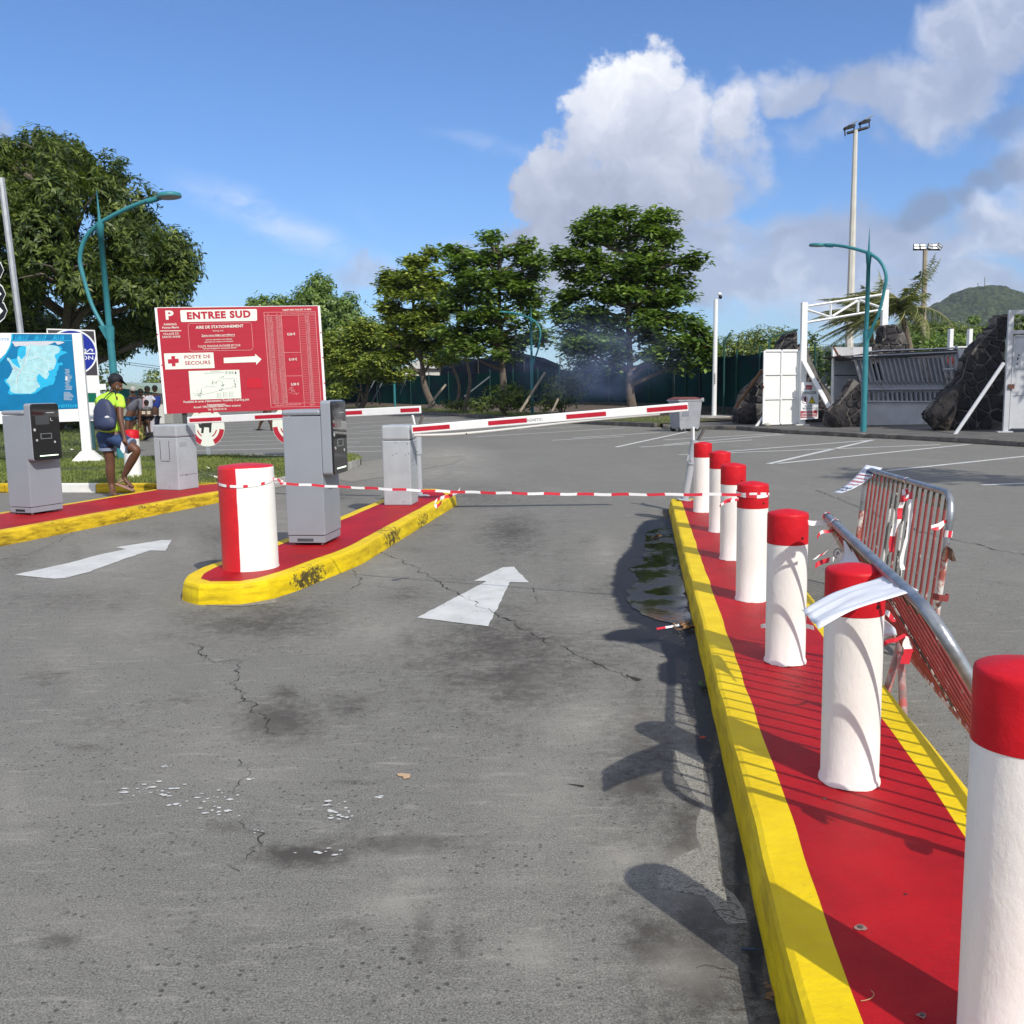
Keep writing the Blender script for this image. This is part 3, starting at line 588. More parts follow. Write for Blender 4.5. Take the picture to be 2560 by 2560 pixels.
island('red island with a scuffed yellow kerb under the fat half-red half-white bollard', [(-2.405,6.85),(-2.39,7.15),(-2.318,7.42),(-2.061,8.507),(-1.587,11.53),(-1.30,12.56),(-1.18,12.66),(-.975,12.62),(-.80,12.30),(-.706,11.93),(-1.287,7.883),(-1.597,6.856),(-1.73,6.56),(-1.886,6.42),(-2.188,6.44),(-2.35,6.60)], .125, KH, YEL_C, 2, 1.2)
LI = [G(*p, KH) for p in [(-260,1385),(0,1330),(300,1275.5),(537,1232),(600,1222),(640,1214),(640,1207),(537,1208),(480,1212),(388,1222),(156,1260),(0,1280),(-260,1330)]]
island('grimy red and yellow island under the nearest ticket machine, at the left edge', [(p.x,p.y) for p in LI], .13, KH, YEL_L, 3)
# ------------------------------------------------ slim bollards on the right island
def bollard(loc, label, dz=0.0):
    t = thing('bollard', label, 'bollard', loc, 0, 'slim white bollards with red caps on the right island')
    r = .0925; g = random.Random(int(loc[1]*100))
    mb = MB(); n = 48; vs = []; prof = [(r+.006,0.001),(r+.005,.012),(r,.022),(r,.25),(r,.45),(r,.575)]
    mb.lathe(prof, n); 
    mb.v = [(x*(1+(.004*noise.noise(Vector((x*8,y*8,z*3+loc[1]))))) , y, z+ (.006*noise.noise(Vector((x*30,y*30,loc[1]))) if z < .03 else 0)) for x,y,z in mb.v]
    mb.build('shaft', WHITE, t)
    if dz: mb_sh = t.children[0]
    c = MB(); c.lathe([(r+.0012,.572),(r+.0012,.704),(r-.0005,.7125),(r-.006,.716),(r-.022,.7205),(r-.05,.7275),(.0001,.734)], n); c.build('red_cap', RED, t)
    h = MB(); a = R(-62); p = Vector((math.cos(a)*(r-.004), math.sin(a)*(r-.004), .605)); q = Vector((math.cos(a),math.sin(a),0))
    h.tube([p, p+q*.0065], .0065, 10); h.build('drain_hole', DARK, t)
    return t
BP = [(1.995,9.84),(1.872,8.47),(1.668,7.09),(1.462,5.705),(1.290,4.385),(1.108,3.012),(.953,1.700)]
BL = ['farthest slim bollard, next to the grey fork post','second slim bollard counting from the grey fork post','third slim bollard from the grey fork post, before the tape-wrapped one',
      'slim bollard with red and white tape wrapped round its cap','slim bollard with the shadow of a barrier hook on its white shaft','slim bollard partly covered by the big white flapping paper','nearest slim bollard, cut off by the lower right corner']
for p, l in zip(BP, BL):
    b_ = bollard((p[0],p[1],KH), l)
for ch in b_.children:
    ch.data = ch.data.copy()
    for v in ch.data.vertices:
        if v.co.z > .5: v.co.z += .066
# ------------------------------------------------ fat bollard
def half_mat():
    m = D.materials.new('half_red_half_white_paint'); m.use_nodes = True; N = NT(m.node_tree)
    out = N.n('ShaderNodeOutputMaterial'); p = N.n('ShaderNodeBsdfPrincipled'); N.l(p.outputs[0], out.inputs[0])
    tc = N.n('ShaderNodeTexCoord').outputs['Object']; s = N.n('ShaderNodeSeparateXYZ'); N.l(tc, s.inputs[0])
    e = N.math('ADD', s.outputs[0], N.math('MULTIPLY', N.math('SUBTRACT', N.noise(tc, 4, 3, .5), .5), .02))
    k = N.mapr(e, -.020, -.018); k = N.math('MULTIPLY', k, N.math('LESS_THAN', s.outputs[2], .763))
    c = N.mix(k, N.mix(N.mapr(N.noise(tc,5),.3,.7),(.52,.008,.014),(.62,.012,.02)), (.80,.79,.76))
    N.put(p.inputs['Base Color'], c); p.inputs['Roughness'].default_value = .42
    bn = N.n('ShaderNodeBump'); bn.inputs['Strength'].default_value = .25; bn.inputs['Distance'].default_value = .01
    N.l(N.noise(tc, 22, 5, .6), bn.inputs['Height']); N.l(bn.outputs[0], p.inputs['Normal']); return m
t = thing('fat_bollard', 'fat concrete bollard painted half red, half white', 'bollard', (-1.995,7.10,KH))
mb = MB(); mb.lathe([(.212,0),(.208,.02),(.206,.4),(.205,.752),(.202,.768),(.19,.774),(.10,.786),(.0001,.79)], 64); mb.build('shaft', half_mat(), t)
# ------------------------------------------------ ticket machines
KTH = math.atan(.137)
def kiosk(label, loc, rot):
    t = thing('ticket_machine', label, 'ticket machine', loc, -rot, 'grey ticket machines')
    W_, Dp, H_ = .335, .44, 1.16
    mb = MB(); mb.box(0,W_,0,Dp,.085,H_-.055, b=.006); mb.build('body', GREYP, t)
    mb = MB(); mb.box(-.006,W_,-.008,Dp,H_-.050,H_, b=.02); mb.build('lid', GREYP, t)
    mb = MB(); mb.box(.006,W_-.006,.006,Dp-.006,.02,.08, b=.003); pl = mb.build('plinth', GREYP, t)
    mb = MB()
    for i in range(20): mb.box(.085+i*.0072,.0885+i*.0072,.0035,.0075,.032,.058)
    mb.build('vent_slots', DARK, pl)
    mb = MB()
    for a in (.03,W_-.05):
        for b in (.03,Dp-.05): mb.box(a,a+.02,b,b+.02,0,.02)
    mb.build('levelling_feet', CONC, t)
    # head: rounded casing with a black glass front facing the lane
    poly = rrect(.0,.60,.385,1.235,.032)
    mb = MB(); M = Matrix.Rotation(PI/2,4,'Z')   # prism along Y -> along X
    pts = [(y,z) for y,z in poly]
    def px(poly, x0, x1, m=0, inset=0.0):
        n = len(poly); cx = sum(p[0] for p in poly)/n; cz = sum(p[1] for p in poly)/n
        q = [((p[0]-cx)*(1-inset/.19)+cx, (p[1]-cz)*(1-inset/.32)+cz) for p in poly]
        vs = [(x0,a,b) for a,b in q]+[(x1,a,b) for a,b in q]
        return vs, [tuple(range(n-1,-1,-1)), tuple(range(n,2*n))]+[(i,(i+1)%n,(i+1)%n+n,i+n) for i in range(n)]
    o0 = .003
    vs, fs = px([(y-.002,z) for y,z in poly], W_+o0, W_+.088); mb.add(vs, fs); hd = bevel(mb.build('head', GREYP, t), .006, 2)
    mb = MB(); vs, fs = px([(y-.002,z) for y,z in poly], W_+.0885, W_+.106, inset=.006); mb.add(vs, fs); gl = bevel(mb.build('glass_front', BLACKG, hd), .005, 2)
    X = W_+.1065
    def rect(mbx, y0,y1,z0,z1,x=X,m=0): mbx.add([(x,y0,z0),(x,y1,z0),(x,y1,z1),(x,y0,z1)], [(0,1,2,3)], m)
    mb = MB(); rect(mb,.05,.235,1.0,1.10); mb.build('screen', mat('dim_screen', (.05,.055,.06), .12, spec=.8), hd)
    mb = MB(); rect(mb,.075,.325,.648,.660); mb.build('light_strip', mat('lit_strip', (.8,.95,.75), .4, emit=(.75,1,.7), estr=.9), hd)
    mb = MB(); rect(mb,.20,.31,1.125,1.133); mb.tube([(X-.004,.03,.945),(X+.003,.03,.945)], .016, 14); mb.tube([(X-.004,.05,.83),(X+.003,.05,.83)], .013, 14); mb.tube([(X-.004,.29,.80),(X+.003,.29,.80)], .013, 14)
    mb.build('buttons', mat('pale_plastic', (.45,.46,.46), .4), hd)
    mb = MB()
    for (a,b,c,d) in [(.11,.24,.895,.903),(.11,.24,.84,.848),(.10,.108,.84,.903),(.242,.25,.84,.903)]: mb.box(X-.001,X+.008,a,b,c,d)
    mb.build('card_slot', mat('slot_metal', (.30,.31,.32), .3, .6), hd)
    mb = MB(); rect(mb,.25,.26,1.04,1.07); rect(mb,.262,.285,1.035,1.041); mb.build('contactless_symbol', mat('pale_plastic', (.45,.46,.46)), hd)
    return t
kiosk('grey ticket machine standing behind the fat red and white bollard', (-1.937,8.075,KH+.004), KTH)
kl = kiosk('grey ticket machine at the left edge, in front of the blue map board', (-5.66,10.60,KH+.004), R(22)); 
# ------------------------------------------------ barrier cabinets, arms and fork posts
def cabinet(label, loc, rot, W_, Dp, H_, side_door):
    t = thing('parking_barrier', label, 'parking barrier', loc, -rot, 'parking barriers with weathered grey cabinets')
    mb = MB(); mb.box(0,W_,0,Dp,.0,H_-.175, b=.012); bd = mb.build('body', GREYP2, t)
    mb = MB(); mb.box(-.004,W_+.004,-.004,Dp+.004,H_-.170,H_, b=.022); mb.build('lid', GREYP2, t)
    mb = MB()
    if side_door:
        for (a,b,c,d) in [(.11,.115,.42,H_-.22),(.265,.27,.42,H_-.22),(.115,.27,.40,.406)]: mb.box(a,b,-.0025,.002,c,d)
        mb.build('panel_gap', DARK, bd)
        mb = MB(); mb.box(W_-.001,W_+.002,.05,.20,H_-.30,H_-.24); mb.build('rating_plate', mat('plate_grey',(.30,.32,.35),.4), bd)
        mb = MB(); mb.tube([(W_+.0,.16,.20),(W_+.004,.16,.20)], .008, 10); mb.box(W_-.001,W_+.0025,.02,Dp-.03,.205,.209); mb.build('lock', RUSTD, bd)
    else:
        for x, z in [(.16,H_-.2),(.30,H_-.21),(.125,.58),(.165,.60),(.27,.58),(.31,.60)]: mb.tube([(x,-.0025,z),(x,.003,z)], .005, 8)
        mb.build('screws', DARK, bd)
        mb = MB(); mb.box(W_-.001,W_+.002,.06,.20,H_-.42,H_-.30); mb.box(W_-.001,W_+.0025,.06,.22,H_-.46,H_-.452); mb.build('rating_plate', mat('plate_grey',(.30,.32,.35),.4), bd)
    mb = MB(); mb.box(W_-.003,W_+.001,.02,.10,H_-.12,H_-.04); mb.build('arm_opening', mat('worn_mouth', (.33,.30,.30), .6), bd)
    return t
def arm(cabt, p0, p1, stripes, text=None, sag=True):
    p0, p1 = Vector(p0), Vector(p1); d = p1-p0; L = d.length; rz = math.atan2(d.y, d.x); el = math.asin(d.z/L)
    Mw = Matrix.Translation(p0) @ Matrix.Rotation(rz,4,'Z') @ Matrix.Rotation(-el,4,'Y')
    mb = MB(); mb.box(0,L,-.022,.022,-.048,.048, b=.008); t = mb.build('arm', WHITEM, cabt); t.matrix_local = mat_of(cabt).inverted() @ Mw
    for (a,b) in stripes:
        mb = MB(); mb.box(a,b,-.0245,-.0215,-.024,.024); mb.build('red_stripe', RED2, t)
    if text:
        mb = MB(); mb.box(text[0]-.33,text[0]-.30,-.0235,-.0215,.005,.008); mb.text('M', text[0]-.27, -.017, .030, 0, -.0238, bold=.0, shear=.3); mb.text('AGNETIC.', text[0]-.235, -.017, .030, 1, -.0238); 
        mb.build('lettering', [mat('letter_blue',(.10,.25,.55),.5), mat('letter_grey',(.18,.19,.2),.5)], t)
    if sag:
        mb = MB(); pth = smoothpath([(0.02,0,-.068),(.5,0,-.092),(1.1,0,-.085),(L*.62,0,-.060),(L*.9,0,-.054)], 6); mb.tube(pth, .016, 8); mb.build('rubber_edge', mat('pale_rubber',(.62,.62,.60),.6), t)
        mb = MB(); mb.tube([(.62,-.018,-.085),(.62,-.018,-.105)], .005, 8); mb.build('edge_screw', DARK, t)
    return t
cb1 = cabinet('parking barrier on the middle island, its long raised arm crossing the middle lane', (-1.475,10.85,KH), KTH, .325, .34, .92, False)
cb2 = cabinet('parking barrier on the left island below the red sign, door outline on its cabinet', (-4.935,13.10,KH), R(22), .40, .40, .90, True)
cab = at(1030,1074,10.78); tipC = at(1720,1017,10.45)
LC = (tipC-cab).length
arm(cb1, cab, tipC, [(q*LC,w*LC) for q,w in ((.005,.142),(.284,.425),(.568,.71),(.855,.998))], text=(LC*.50,0))
cl = at(470,1051,13.05); tl = at(1052,1024,11.9); LL = (tl-cl).length
arm(cb2, cl, tl, [(q*LL,w*LL) for q,w in ((.012,.16),(.311,.455),(.627,.768),(.923,.997))], sag=False)
def fork(label, loc, lean, H_, rot):
    t = thing('fork_post', label, 'fork post', loc, rot, 'grey fork posts for the barrier arms', tilt=lean)
    mb = MB(); mb.tube([(0,0,.012),(0,0,H_*.62)], .040, 20); mb.tube([(0,0,H_*.62-.01),(0,0,H_)], .052, 20); mb.build('post', mat('grey_post_paint',(.36,.39,.43),.4,dirt=(.6,.6,.6),dscale=9,dlo=.66,dhi=.8), t)
    mb = MB(); mb.box(-.09,.11,-.07,.07,0,.012, b=.003); mb.build('base_plate', GREYP2, t)
    mb = MB(); mb.tube([(-.058,-.02,H_*.62+.02),(-.058,-.02,H_*.62+.09)], .012, 8); mb.box(-.03,-.008,-.056,-.05,H_*.66,H_*.70); mb.build('clamp', GREYP2, t)
    for s, mt in ((-1,WHITEM),(1,mat('grey_brown_metal',(.13,.11,.10),.6,metal=.3))):
        mb = MB(); M = Matrix.Translation((.022*s,0,H_-.02)) @ Matrix.Rotation(.18*s if s < 0 else .36,4,'Y'); mb.box(-.012,.012,-.03,.03,0,.17, M=M, b=.009); mb.build('prong', mt, t)
    return t
fr = G(1733,1252,KH)
fork('leaning grey fork post at the far tip of the right island', (G(1712,1251,KH).x,G(1712,1251,KH).y,KH), (0,.165), .70, .1)
fork('grey fork post standing close behind the middle barrier cabinet', (-1.15,11.75,KH), (0,-.01), .86, .4)
# ------------------------------------------------ tapes
SR = [0,0,0,0,1,1,1,1]
def tape_mats(): return [TAPEW, TAPER]
a = Vector((-1.795,7.12,.775)); b = Vector((1.372,5.63,.80))
pts = [a.lerp(b, i/90)+Vector((0,0,-.030*math.sin(PI*i/90)+.0022*math.sin(i*.9))) for i in range(91)]
sd_ = [Vector((.25*math.sin(i*.23),.2,.9+.35*math.sin(i*.31))).normalized() for i in range(91)]
mb = MB(); mb.ribbon(pts, .018, sd_, stripes=[0,0,0,1,1,1]); tp = mb.build('barrier_tape', tape_mats()); tag(tp, 'red and white tape stretched from the fat bollard to a slim bollard across the lane', 'barrier tape')
def wrap(c, r, z0, z1, n=28, w=.022, a0=0, a1=2*PI): return [Vector((c[0]+r*math.cos(a0+(a1-a0)*i/n), c[1]+r*math.sin(a0+(a1-a0)*i/n), z0+(z1-z0)*.5*(1+math.sin(a0+(a1-a0)*i/n)))) for i in range(n+1)]
mb = MB(); w = wrap((-1.995,7.10), .211, .775, .845, 40); mb.ribbon(w, .020, (0,0,1), stripes=[0,0,0,1]); tag(mb.build('barrier_tape', tape_mats()), 'loop of red and white tape wound round the fat bollard', 'barrier tape')
mb = MB(); w = wrap((1.462,5.705), .0975, .79, .81, 28); mb.ribbon(w, .026, (0,0,1), stripes=[0,0,0,0,1,1,1]); w = wrap((1.462,5.705), .0985, .805, .775, 28); mb.ribbon(w, .014, (0,0,1), stripes=[1,0,0])
tag(mb.build('barrier_tape', tape_mats()), 'tape wound round the red cap of the fourth slim bollard', 'barrier tape')
def scrap(label, pts, w, side, stripes=(0,0,1,1), name='tape_scrap', group='loose tape scraps'):
    mb = MB(); P = smoothpath(pts, 5); n = len(P); g = random.Random(int(P[0].x*1e4)); s0 = Vector(side)
    sl = [(s0+Vector((g.uniform(-.3,.3),g.uniform(-.4,.4),g.uniform(-.3,.3)))).normalized() for _ in range(n)]
    for i in range(1,n): sl[i] = (sl[i]*.4+sl[i-1]*.6).normalized()
    mb.ribbon(P, w*.72, sl, stripes=[q for q in stripes for _ in range(3)]); return tag(mb.build(name, tape_mats()), label, 'tape', group)
scrap('crumpled tape knot beside the fat bollard, on its right', [at(*p) for p in [(672,1200,7.1),(690,1198,7.08),(702,1203,7.05),(692,1206,7.1),(705,1209,7.07),(708,1204,7.1),(690,1197,7.12)]], .022, (0,.3,1))
scrap('twisted tape tail hanging over the far tip of the middle island', [at(*p) for p in [(1150,1222,6.5),(1143,1231,6.48),(1128,1238,6.5),(1110,1243,6.47),(1095,1248,6.5),(1086,1258,6.48),(1092,1266,6.5),(1104,1255,6.5)]], .036, (.2,.3,1), (0,0,0,1,1,0,1))
scrap('tape knot tied beside the fourth slim bollard, on its left', [at(*p) for p in [(1846,1248,5.6),(1830,1252,5.58),(1815,1255,5.6),(1803,1262,5.58),(1800,1264,5.6),(1818,1250,5.6),(1846,1247,5.6)]], .02, (0,.2,1), (1,0,1,1,0))
# ------------------------------------------------ puddle and litter along the kerb
WATER = mat('puddle_water', (.010,.010,.0095), .05, spec=.5); N = NT(WATER.node_tree); out = N.n('ShaderNodeOutputMaterial'); p = N.n('ShaderNodeBsdfPrincipled'); N.l(p.outputs[0], out.inputs[0]); ps = N.n('ShaderNodeNewGeometry').outputs['Position']
p.inputs['Base Color'].default_value = (.010,.010,.0095,1); N.put(p.inputs['Roughness'], N.mapr(N.noise(ps, 3.0, 6, .6), .46, .60, .03, .30)); bn = N.n('ShaderNodeBump'); bn.inputs['Strength'].default_value = .04; bn.inputs['Distance'].default_value = .01; N.l(N.noise(ps, 30, 4, .6), bn.inputs['Height']); N.l(bn.outputs[0], p.inputs['Normal'])
pp = [G(1500+x*.4577,1250+y*.4577) for x,y in [(345,150),(300,160),(240,185),(246,230),(240,270),(238,350),(190,366),(155,375),(205,410),(205,440),(160,480),(146,515),(150,550),(180,590),(230,625),(290,655),(380,672),(480,682),(502,660),(488,600),(462,480),(436,380),(400,230),(375,150)]]
sheet('puddle', pp, WATER, z=.004, jg=.012, seed=4)
LEAFD = mat('dead_leaf', (.20,.11,.05), .7, vary=.4, vscale=20); 
def leaf_litter(lst, label, mt=LEAFD, name='dead_leaves', cat='leaves', L=.05):
    mb = MB(); g = random.Random(len(lst)*7+int(lst[0][0]))
    for (px,py) in lst:
        c = G(px,py); a = g.uniform(0,2*PI); l = L*g.uniform(.6,1.3); w = l*.45; M = Matrix.Translation((c.x,c.y,.012)) @ Matrix.Rotation(a,4,'Z') @ Matrix.Rotation(g.uniform(-.5,.5),4,'X')
        k = g.uniform(.2,.6)*l
        mb.add([(-l/2,0,0),(-l*.2,-w/2,k*.4),(l*.25,-w/2,k*.4),(l/2,0,.1*l),(l*.25,w/2,k*.4),(-l*.2,w/2,k*.4),(0,0,0)], [(0,1,6),(1,2,6),(2,3,6),(3,4,6),(4,5,6),(5,0,6)], 0, True, M)
    return tag(mb.build(name, mt), label, cat)
leaf_litter([(1690,1568),(1702,1562),(1712,1570),(1722,1564),(1718,1578),(1728,1575),(1685,1576),(1698,1580)], 'small heap of dead brown leaves in the gutter at the puddle', L=.075)
leaf_litter([(1642,1340),(1650,1344),(1658,1342),(1640,1346)], 'brown leaves lying just above the puddle in the gutter', L=.09)
leaf_litter([(1922,2480),(1928,2500),(1915,2470),(1932,2490),(1920,2512)], 'orange brown leaf scraps in the gutter at the bottom', L=.025)
leaf_litter([(1755,1852),(1760,1850)], 'two small red leaves in the gutter beside the kerb', mat('red_leaf',(.35,.05,.02),.6), L=.025)
leaf_litter([(1759,1720),(1762,1728),(1755,1715),(1686,1405),(1684,1412),(1690,1398)], 'sprigs of small green weeds along the kerb foot', mat('weed_green',(.05,.11,.02),.6), 'weeds', 'weeds', L=.05)
mb = MB(); g = random.Random(11)
for i in range(420):
    y = g.uniform(1.6,10.8); x = 1.857-(11.06-y)*.1381-abs(g.gauss(0,.085))-.02; r = g.uniform(.0015,.0055); a = g.uniform(0,PI)
    mb.add([(x+r*math.cos(a),y+r*math.sin(a),.001),(x-r*math.sin(a),y+r*math.cos(a),.001),(x-r*math.cos(a),y-r*math.sin(a)*.7,.001),(x,y,r*1.3)], [(0,1,3),(1,2,3),(2,0,3)])
tag(mb.build('gutter_grit', mat('grit',(.13,.12,.10),.9,vary=.5,vscale=30)), 'grit and crumbs gathered along the kerb foot', 'grit', kind='stuff')
mb = MB(); g = random.Random(12)
for i in range(46):
    y = g.choice([g.uniform(1.7,3.6),g.uniform(1.8,2.5),g.uniform(3.2,10)]); x = 1.857-(11.06-y)*.1381-abs(g.gauss(0,.05))-.02; a = g.uniform(0,2*PI); p = Vector((x,y,.004)); P = [p]
    for k in range(5): a += g.uniform(-.8,.8); p = p+Vector((math.cos(a)*.014,math.sin(a)*.014,g.uniform(-.001,.004))); P.append(Vector((p.x,p.y,max(.003,p.z))))
    mb.tube(P, .0010, 4)
tag(mb.build('gutter_roots', mat('dry_root',(.06,.045,.035),.9)), 'dry rootlets and twigs lying in the gutter', 'twigs', kind='stuff')
scrap('strip of red and white tape lying in the gutter below the puddle', [G(1642,1572,.008),G(1660,1569,.012),G(1680,1566,.01),G(1698,1562,.02)], .03, (0,1,.3), (1,1,0,0,0,0,0,0,0,0))
mb = MB(); c = G(1886,2382); M = Matrix.Translation((c.x,c.y,.008)) @ Matrix.Rotation(-.1,4,'Z')
mb.slab(rrect(-.034,-.005,.0,.005,.0045,3)+[], 0, .003, M=M); mb.slab([(-.002,-.002),(.034,-.0017),(.034,.0017),(-.002,.002)], .0005, .0025, M=M); tag(mb.build('plastic_spoon', mat('dark_blue_plastic',(.02,.035,.055),.4)), 'small dark blue plastic stick in the gutter at the bottom', 'plastic stick')
mb = MB(); P = smoothpath([G(2152,2502,KH+.004),G(2166,2500,KH+.006),G(2180,2494,KH+.006),G(2185,2484,KH+.008),G(2178,2476,KH+.004)], 5); mb.tube(P, .0009, 5); tag(mb.build('straw_twig', mat('straw',(.45,.32,.16),.8)), 'thin dry twig lying on the red paving at the bottom', 'twig')
for px,py,r in [(2151,2321,.018),(2305,2541,.013),(2062,1999,.007)]:
    c = G(px,py,KH); mb = MB(); k = 11; g = random.Random(px); mb.poly([(c.x+r*math.cos(2*PI*j/k)*g.uniform(.5,1),c.y+r*math.sin(2*PI*j/k)*g.uniform(.5,1),KH+.003) for j in range(k)]); mb.tube([(c.x,c.y,KH+.002),(c.x,c.y,KH+.006)], r*.35, 9, 1)
    tag(mb.build('bolt_scar', [mat('bare_scar',(.28,.16,.14),.8), mat('bolt_metal',(.12,.11,.10),.5,.5)]), {2151:'chipped bolt in the red paving near the bottom, upper one',2305:'chipped bolt in the red paving at the very bottom',2062:'small chipped bolt in the red paving near the white paper bollard'}[px], 'bolt')
# ------------------------------------------------ crowd barriers
def crowd_barrier(label, A, C, dn, nb, white=()):
    """A: far top corner, C: near top corner (before rounding), dn: unit vector down the posts"""
    A, C, dn = Vector(A), Vector(C), Vector(dn).normalized(); T = (C-A).normalized(); L = (C-A).length; Hb = .70
    t = thing('crowd_barrier', label, 'crowd barrier', (A+dn*Hb), 0, 'steel crowd barriers')
    rr = .13; r = .0173
    def pt(s, h): return A+T*s+dn*h
    c1 = [pt(L-rr+rr*math.sin(q), rr-rr*math.cos(q)) for q in [PI/2*i/8 for i in range(9)]]
    c0 = [pt(rr-rr*math.sin(q), rr-rr*math.cos(q)) for q in [PI/2*i/8 for i in range(8,-1,-1)]]
    mb = MB(); mb.tube([pt(0,Hb*.42)]+c0+c1+[pt(L,Hb*.42)], r, 16); mb.tube([pt(0,Hb*.42),pt(0,Hb)], r*.98, 14, 1); mb.tube([pt(L,Hb*.42),pt(L,Hb)], r*.98, 14, 1)
    mb.tube([pt(0,Hb),pt(L,Hb)], r*.8, 12, 1); mb.build('frame', [RAIL, mat('worn_red_white_post',(.36,.10,.08),.55,vary=.3,vscale=14,dirt=(.62,.60,.56),dscale=7,dlo=.47,dhi=.55,bump=.3)], t, world=True)
    for i in range(nb):
        s = L*(i+1)/(nb+1); h0 = 0.0 if rr < s < L-rr else rr-math.sqrt(max(0, rr*rr-(rr-min(s,L-s))**2))
        mb = MB(); mb.tube([pt(s,h0+r*.5),pt(s,.09)], .0072, 8, 1); mb.tube([pt(s,.09),pt(s,Hb)], .0075, 8, 0); mb.build('bar', [BARW if i in white else BARR, RUSTD], t, world=True)
    Nn = T.cross(dn).normalized()
    for s in (L,):
        mb = MB()
        p = pt(s,.26)
        for q in (-1,1):
            mb.add([p+T*r-Nn*.002*q, p+T*(r+.02)+Nn*q*.02+dn*.012, p+T*(r+.05)+Nn*q*.035+dn*.065, p+T*(r+.045)+Nn*q*.02+dn*.07, p+T*(r+.016)+Nn*q*.004+dn*.06, p+T*r+dn*.04],
                   [(0,1,2,3,4,5)]); 
        o = mb.build('hook', RUSTD, t, world=True); md = o.modifiers.new('s','SOLIDIFY'); md.thickness = .006; md.offset = 0
        mb = MB(); p = pt(s,.52); P = [p-Nn*.03, p+T*.03-Nn*.034, p+T*.062-Nn*.02, p+T*.062+Nn*.02, p+T*.03+Nn*.034, p+Nn*.03]
        for i in range(len(P)-1): mb.add([P[i]-dn*.016,P[i+1]-dn*.016,P[i+1]+dn*.016,P[i]+dn*.016], [(0,1,2,3)])
        o = mb.build('locking_ring', BARR, t, world=True); md = o.modifiers.new('s','SOLIDIFY'); md.thickness = .005
    return t, pt, L, Nn, dn, T
A1 = at(2168,1172,6.55); C1 = at(2384,1236,4.72); 
b1, p1, L1, N1, d1, T1 = crowd_barrier('upright steel crowd barrier with peeling red bars, farther of the two', A1, C1, Vector((-.10,0,-1)), 17, (6,7,9,10))
A2 = Vector((1.395,4.20,.875)); C2 = Vector((1.055,2.33,.868)); d2 = Vector((.5,-.07,-.86))
b2, p2, L2, N2, d2, T2 = crowd_barrier('crowd barrier tipped over against the slim bollards, nearer of the two', A2, C2, d2, 16, (7,))
LEG = mat('worn_leg_tube', (.33,.22,.20), .55, metal=.2, vary=.3, vscale=20, dirt=(.45,.12,.11), dscale=14, dlo=.5, dhi=.6, bump=.3)
ap = p2(.02,.68)
for f in (G(2200,1790),G(2262,1862)):
    mb = MB(); mb.tube([ap, f], .0165, 14); mb.build('leg', LEG, b2, world=True)
ap = p2(L2-.3,.69)
for f in (Vector((1.62,2.9,0)),Vector((1.75,2.2,0))):
    mb = MB(); mb.tube([ap, f], .0165, 14); mb.build('leg', LEG, b2, world=True)
for s in (.25,L1-.25):
    for q in (-1,1):
        mb = MB(); a = p1(s,.69); e = a+d1.normalized()*.1+N1*.22*q; e.z = .01; mb.tube([a,e], .0165, 12); mb.build('leg', LEG, b1, world=True)
# tapes and papers hanging on the barriers
def paper(label, P, m=PAPER, thick=.0006, rows=None, decals=None):
    """P: grid rows of points (list of lists)"""
    mb = MB(); nr = len(P); nc = len(P[0]); mb.add([p for r in P for p in r], [(i*nc+j,i*nc+j+1,(i+1)*nc+j+1,(i+1)*nc+j) for i in range(nr-1) for j in range(nc-1)], 0, True)
    o = mb.build('paper_notice', [m]); md = o.modifiers.new('s','SOLIDIFY'); md.thickness = thick
    return tag(o, label, 'paper', 'paper notices tied to the crowd barriers')
def quadsheet(a, b, c, d, n, m_, fold, amp, seed=1):
    """a,b: edge on the rail; d,c: free edge"""
    a,b,c,d = map(Vector,(a,b,c,d)); nrm = (b-a).cross(d-a).normalized(); out = []
    for i in range(n+1):
        row = []
        for j in range(m_+1):
            u = i/n; v = j/m_; p = a.lerp(b,v).lerp(d.lerp(c,v),u)
            p = p+nrm*(fold*math.sin(PI*u)+amp*noise.noise(Vector((v*9,u*1.6,seed)))*min(1,u*3+.3)+amp*.12*math.sin(v*17+seed)*u); row.append(p)
        out.append(row)
    return out
# the big sheet blown from the leaning rail towards the camera side
qa, qb, qc, qd = at(2222,1437,2.90), at(2296,1476,2.55), at(2045,1570,2.42), at(2003,1526,2.62)
paper('large white paper blown from the tipped barrier rail over a slim bollard', quadsheet(qa,qb,qc,qd,18,14,-.014,.014,3))
qa, qb, qc, qd = at(2165,1162,6.52), at(2206,1170,6.45), at(2102,1232,6.1), at(2080,1232,6.25)
Pg = quadsheet(qa,qb,qc,qd,14,5,.03,.006,5)
pn = paper('small printed notice flapping at the top corner of the far crowd barrier', Pg)
mb = MB(); nrm = (Vector(qb)-Vector(qa)).cross(Vector(qd)-Vector(qa)).normalized(); nrm = nrm if nrm.y < 0 else -nrm
def pgp(u, v): 
    i = u*14; j = v*5; i0 = min(13,int(i)); j0 = min(4,int(j)); fi, fj = i-i0, j-j0
    return (Pg[i0][j0].lerp(Pg[i0][j0+1],fj)).lerp(Pg[i0+1][j0].lerp(Pg[i0+1][j0+1],fj),fi)+nrm*.004
g = random.Random(3)
for (u0,u1,mm,rows) in [(.10,.20,0,1),(.34,.37,1,1),(.43,.48,1,1),(.55,.58,1,1),(.70,.76,0,1),(.82,.88,0,1)]:
    v = .08
    while v < .9:
        w = g.uniform(.05,.10); mb.add([pgp(u0,v),pgp(u0,v+w),pgp(u1,v+w),pgp(u1,v)], [(0,1,2,3)], mm); v += w+.035
mb.add([pgp(.25,.05),pgp(.25,.95),pgp(.27,.95),pgp(.27,.05)], [(0,1,2,3)], 1)
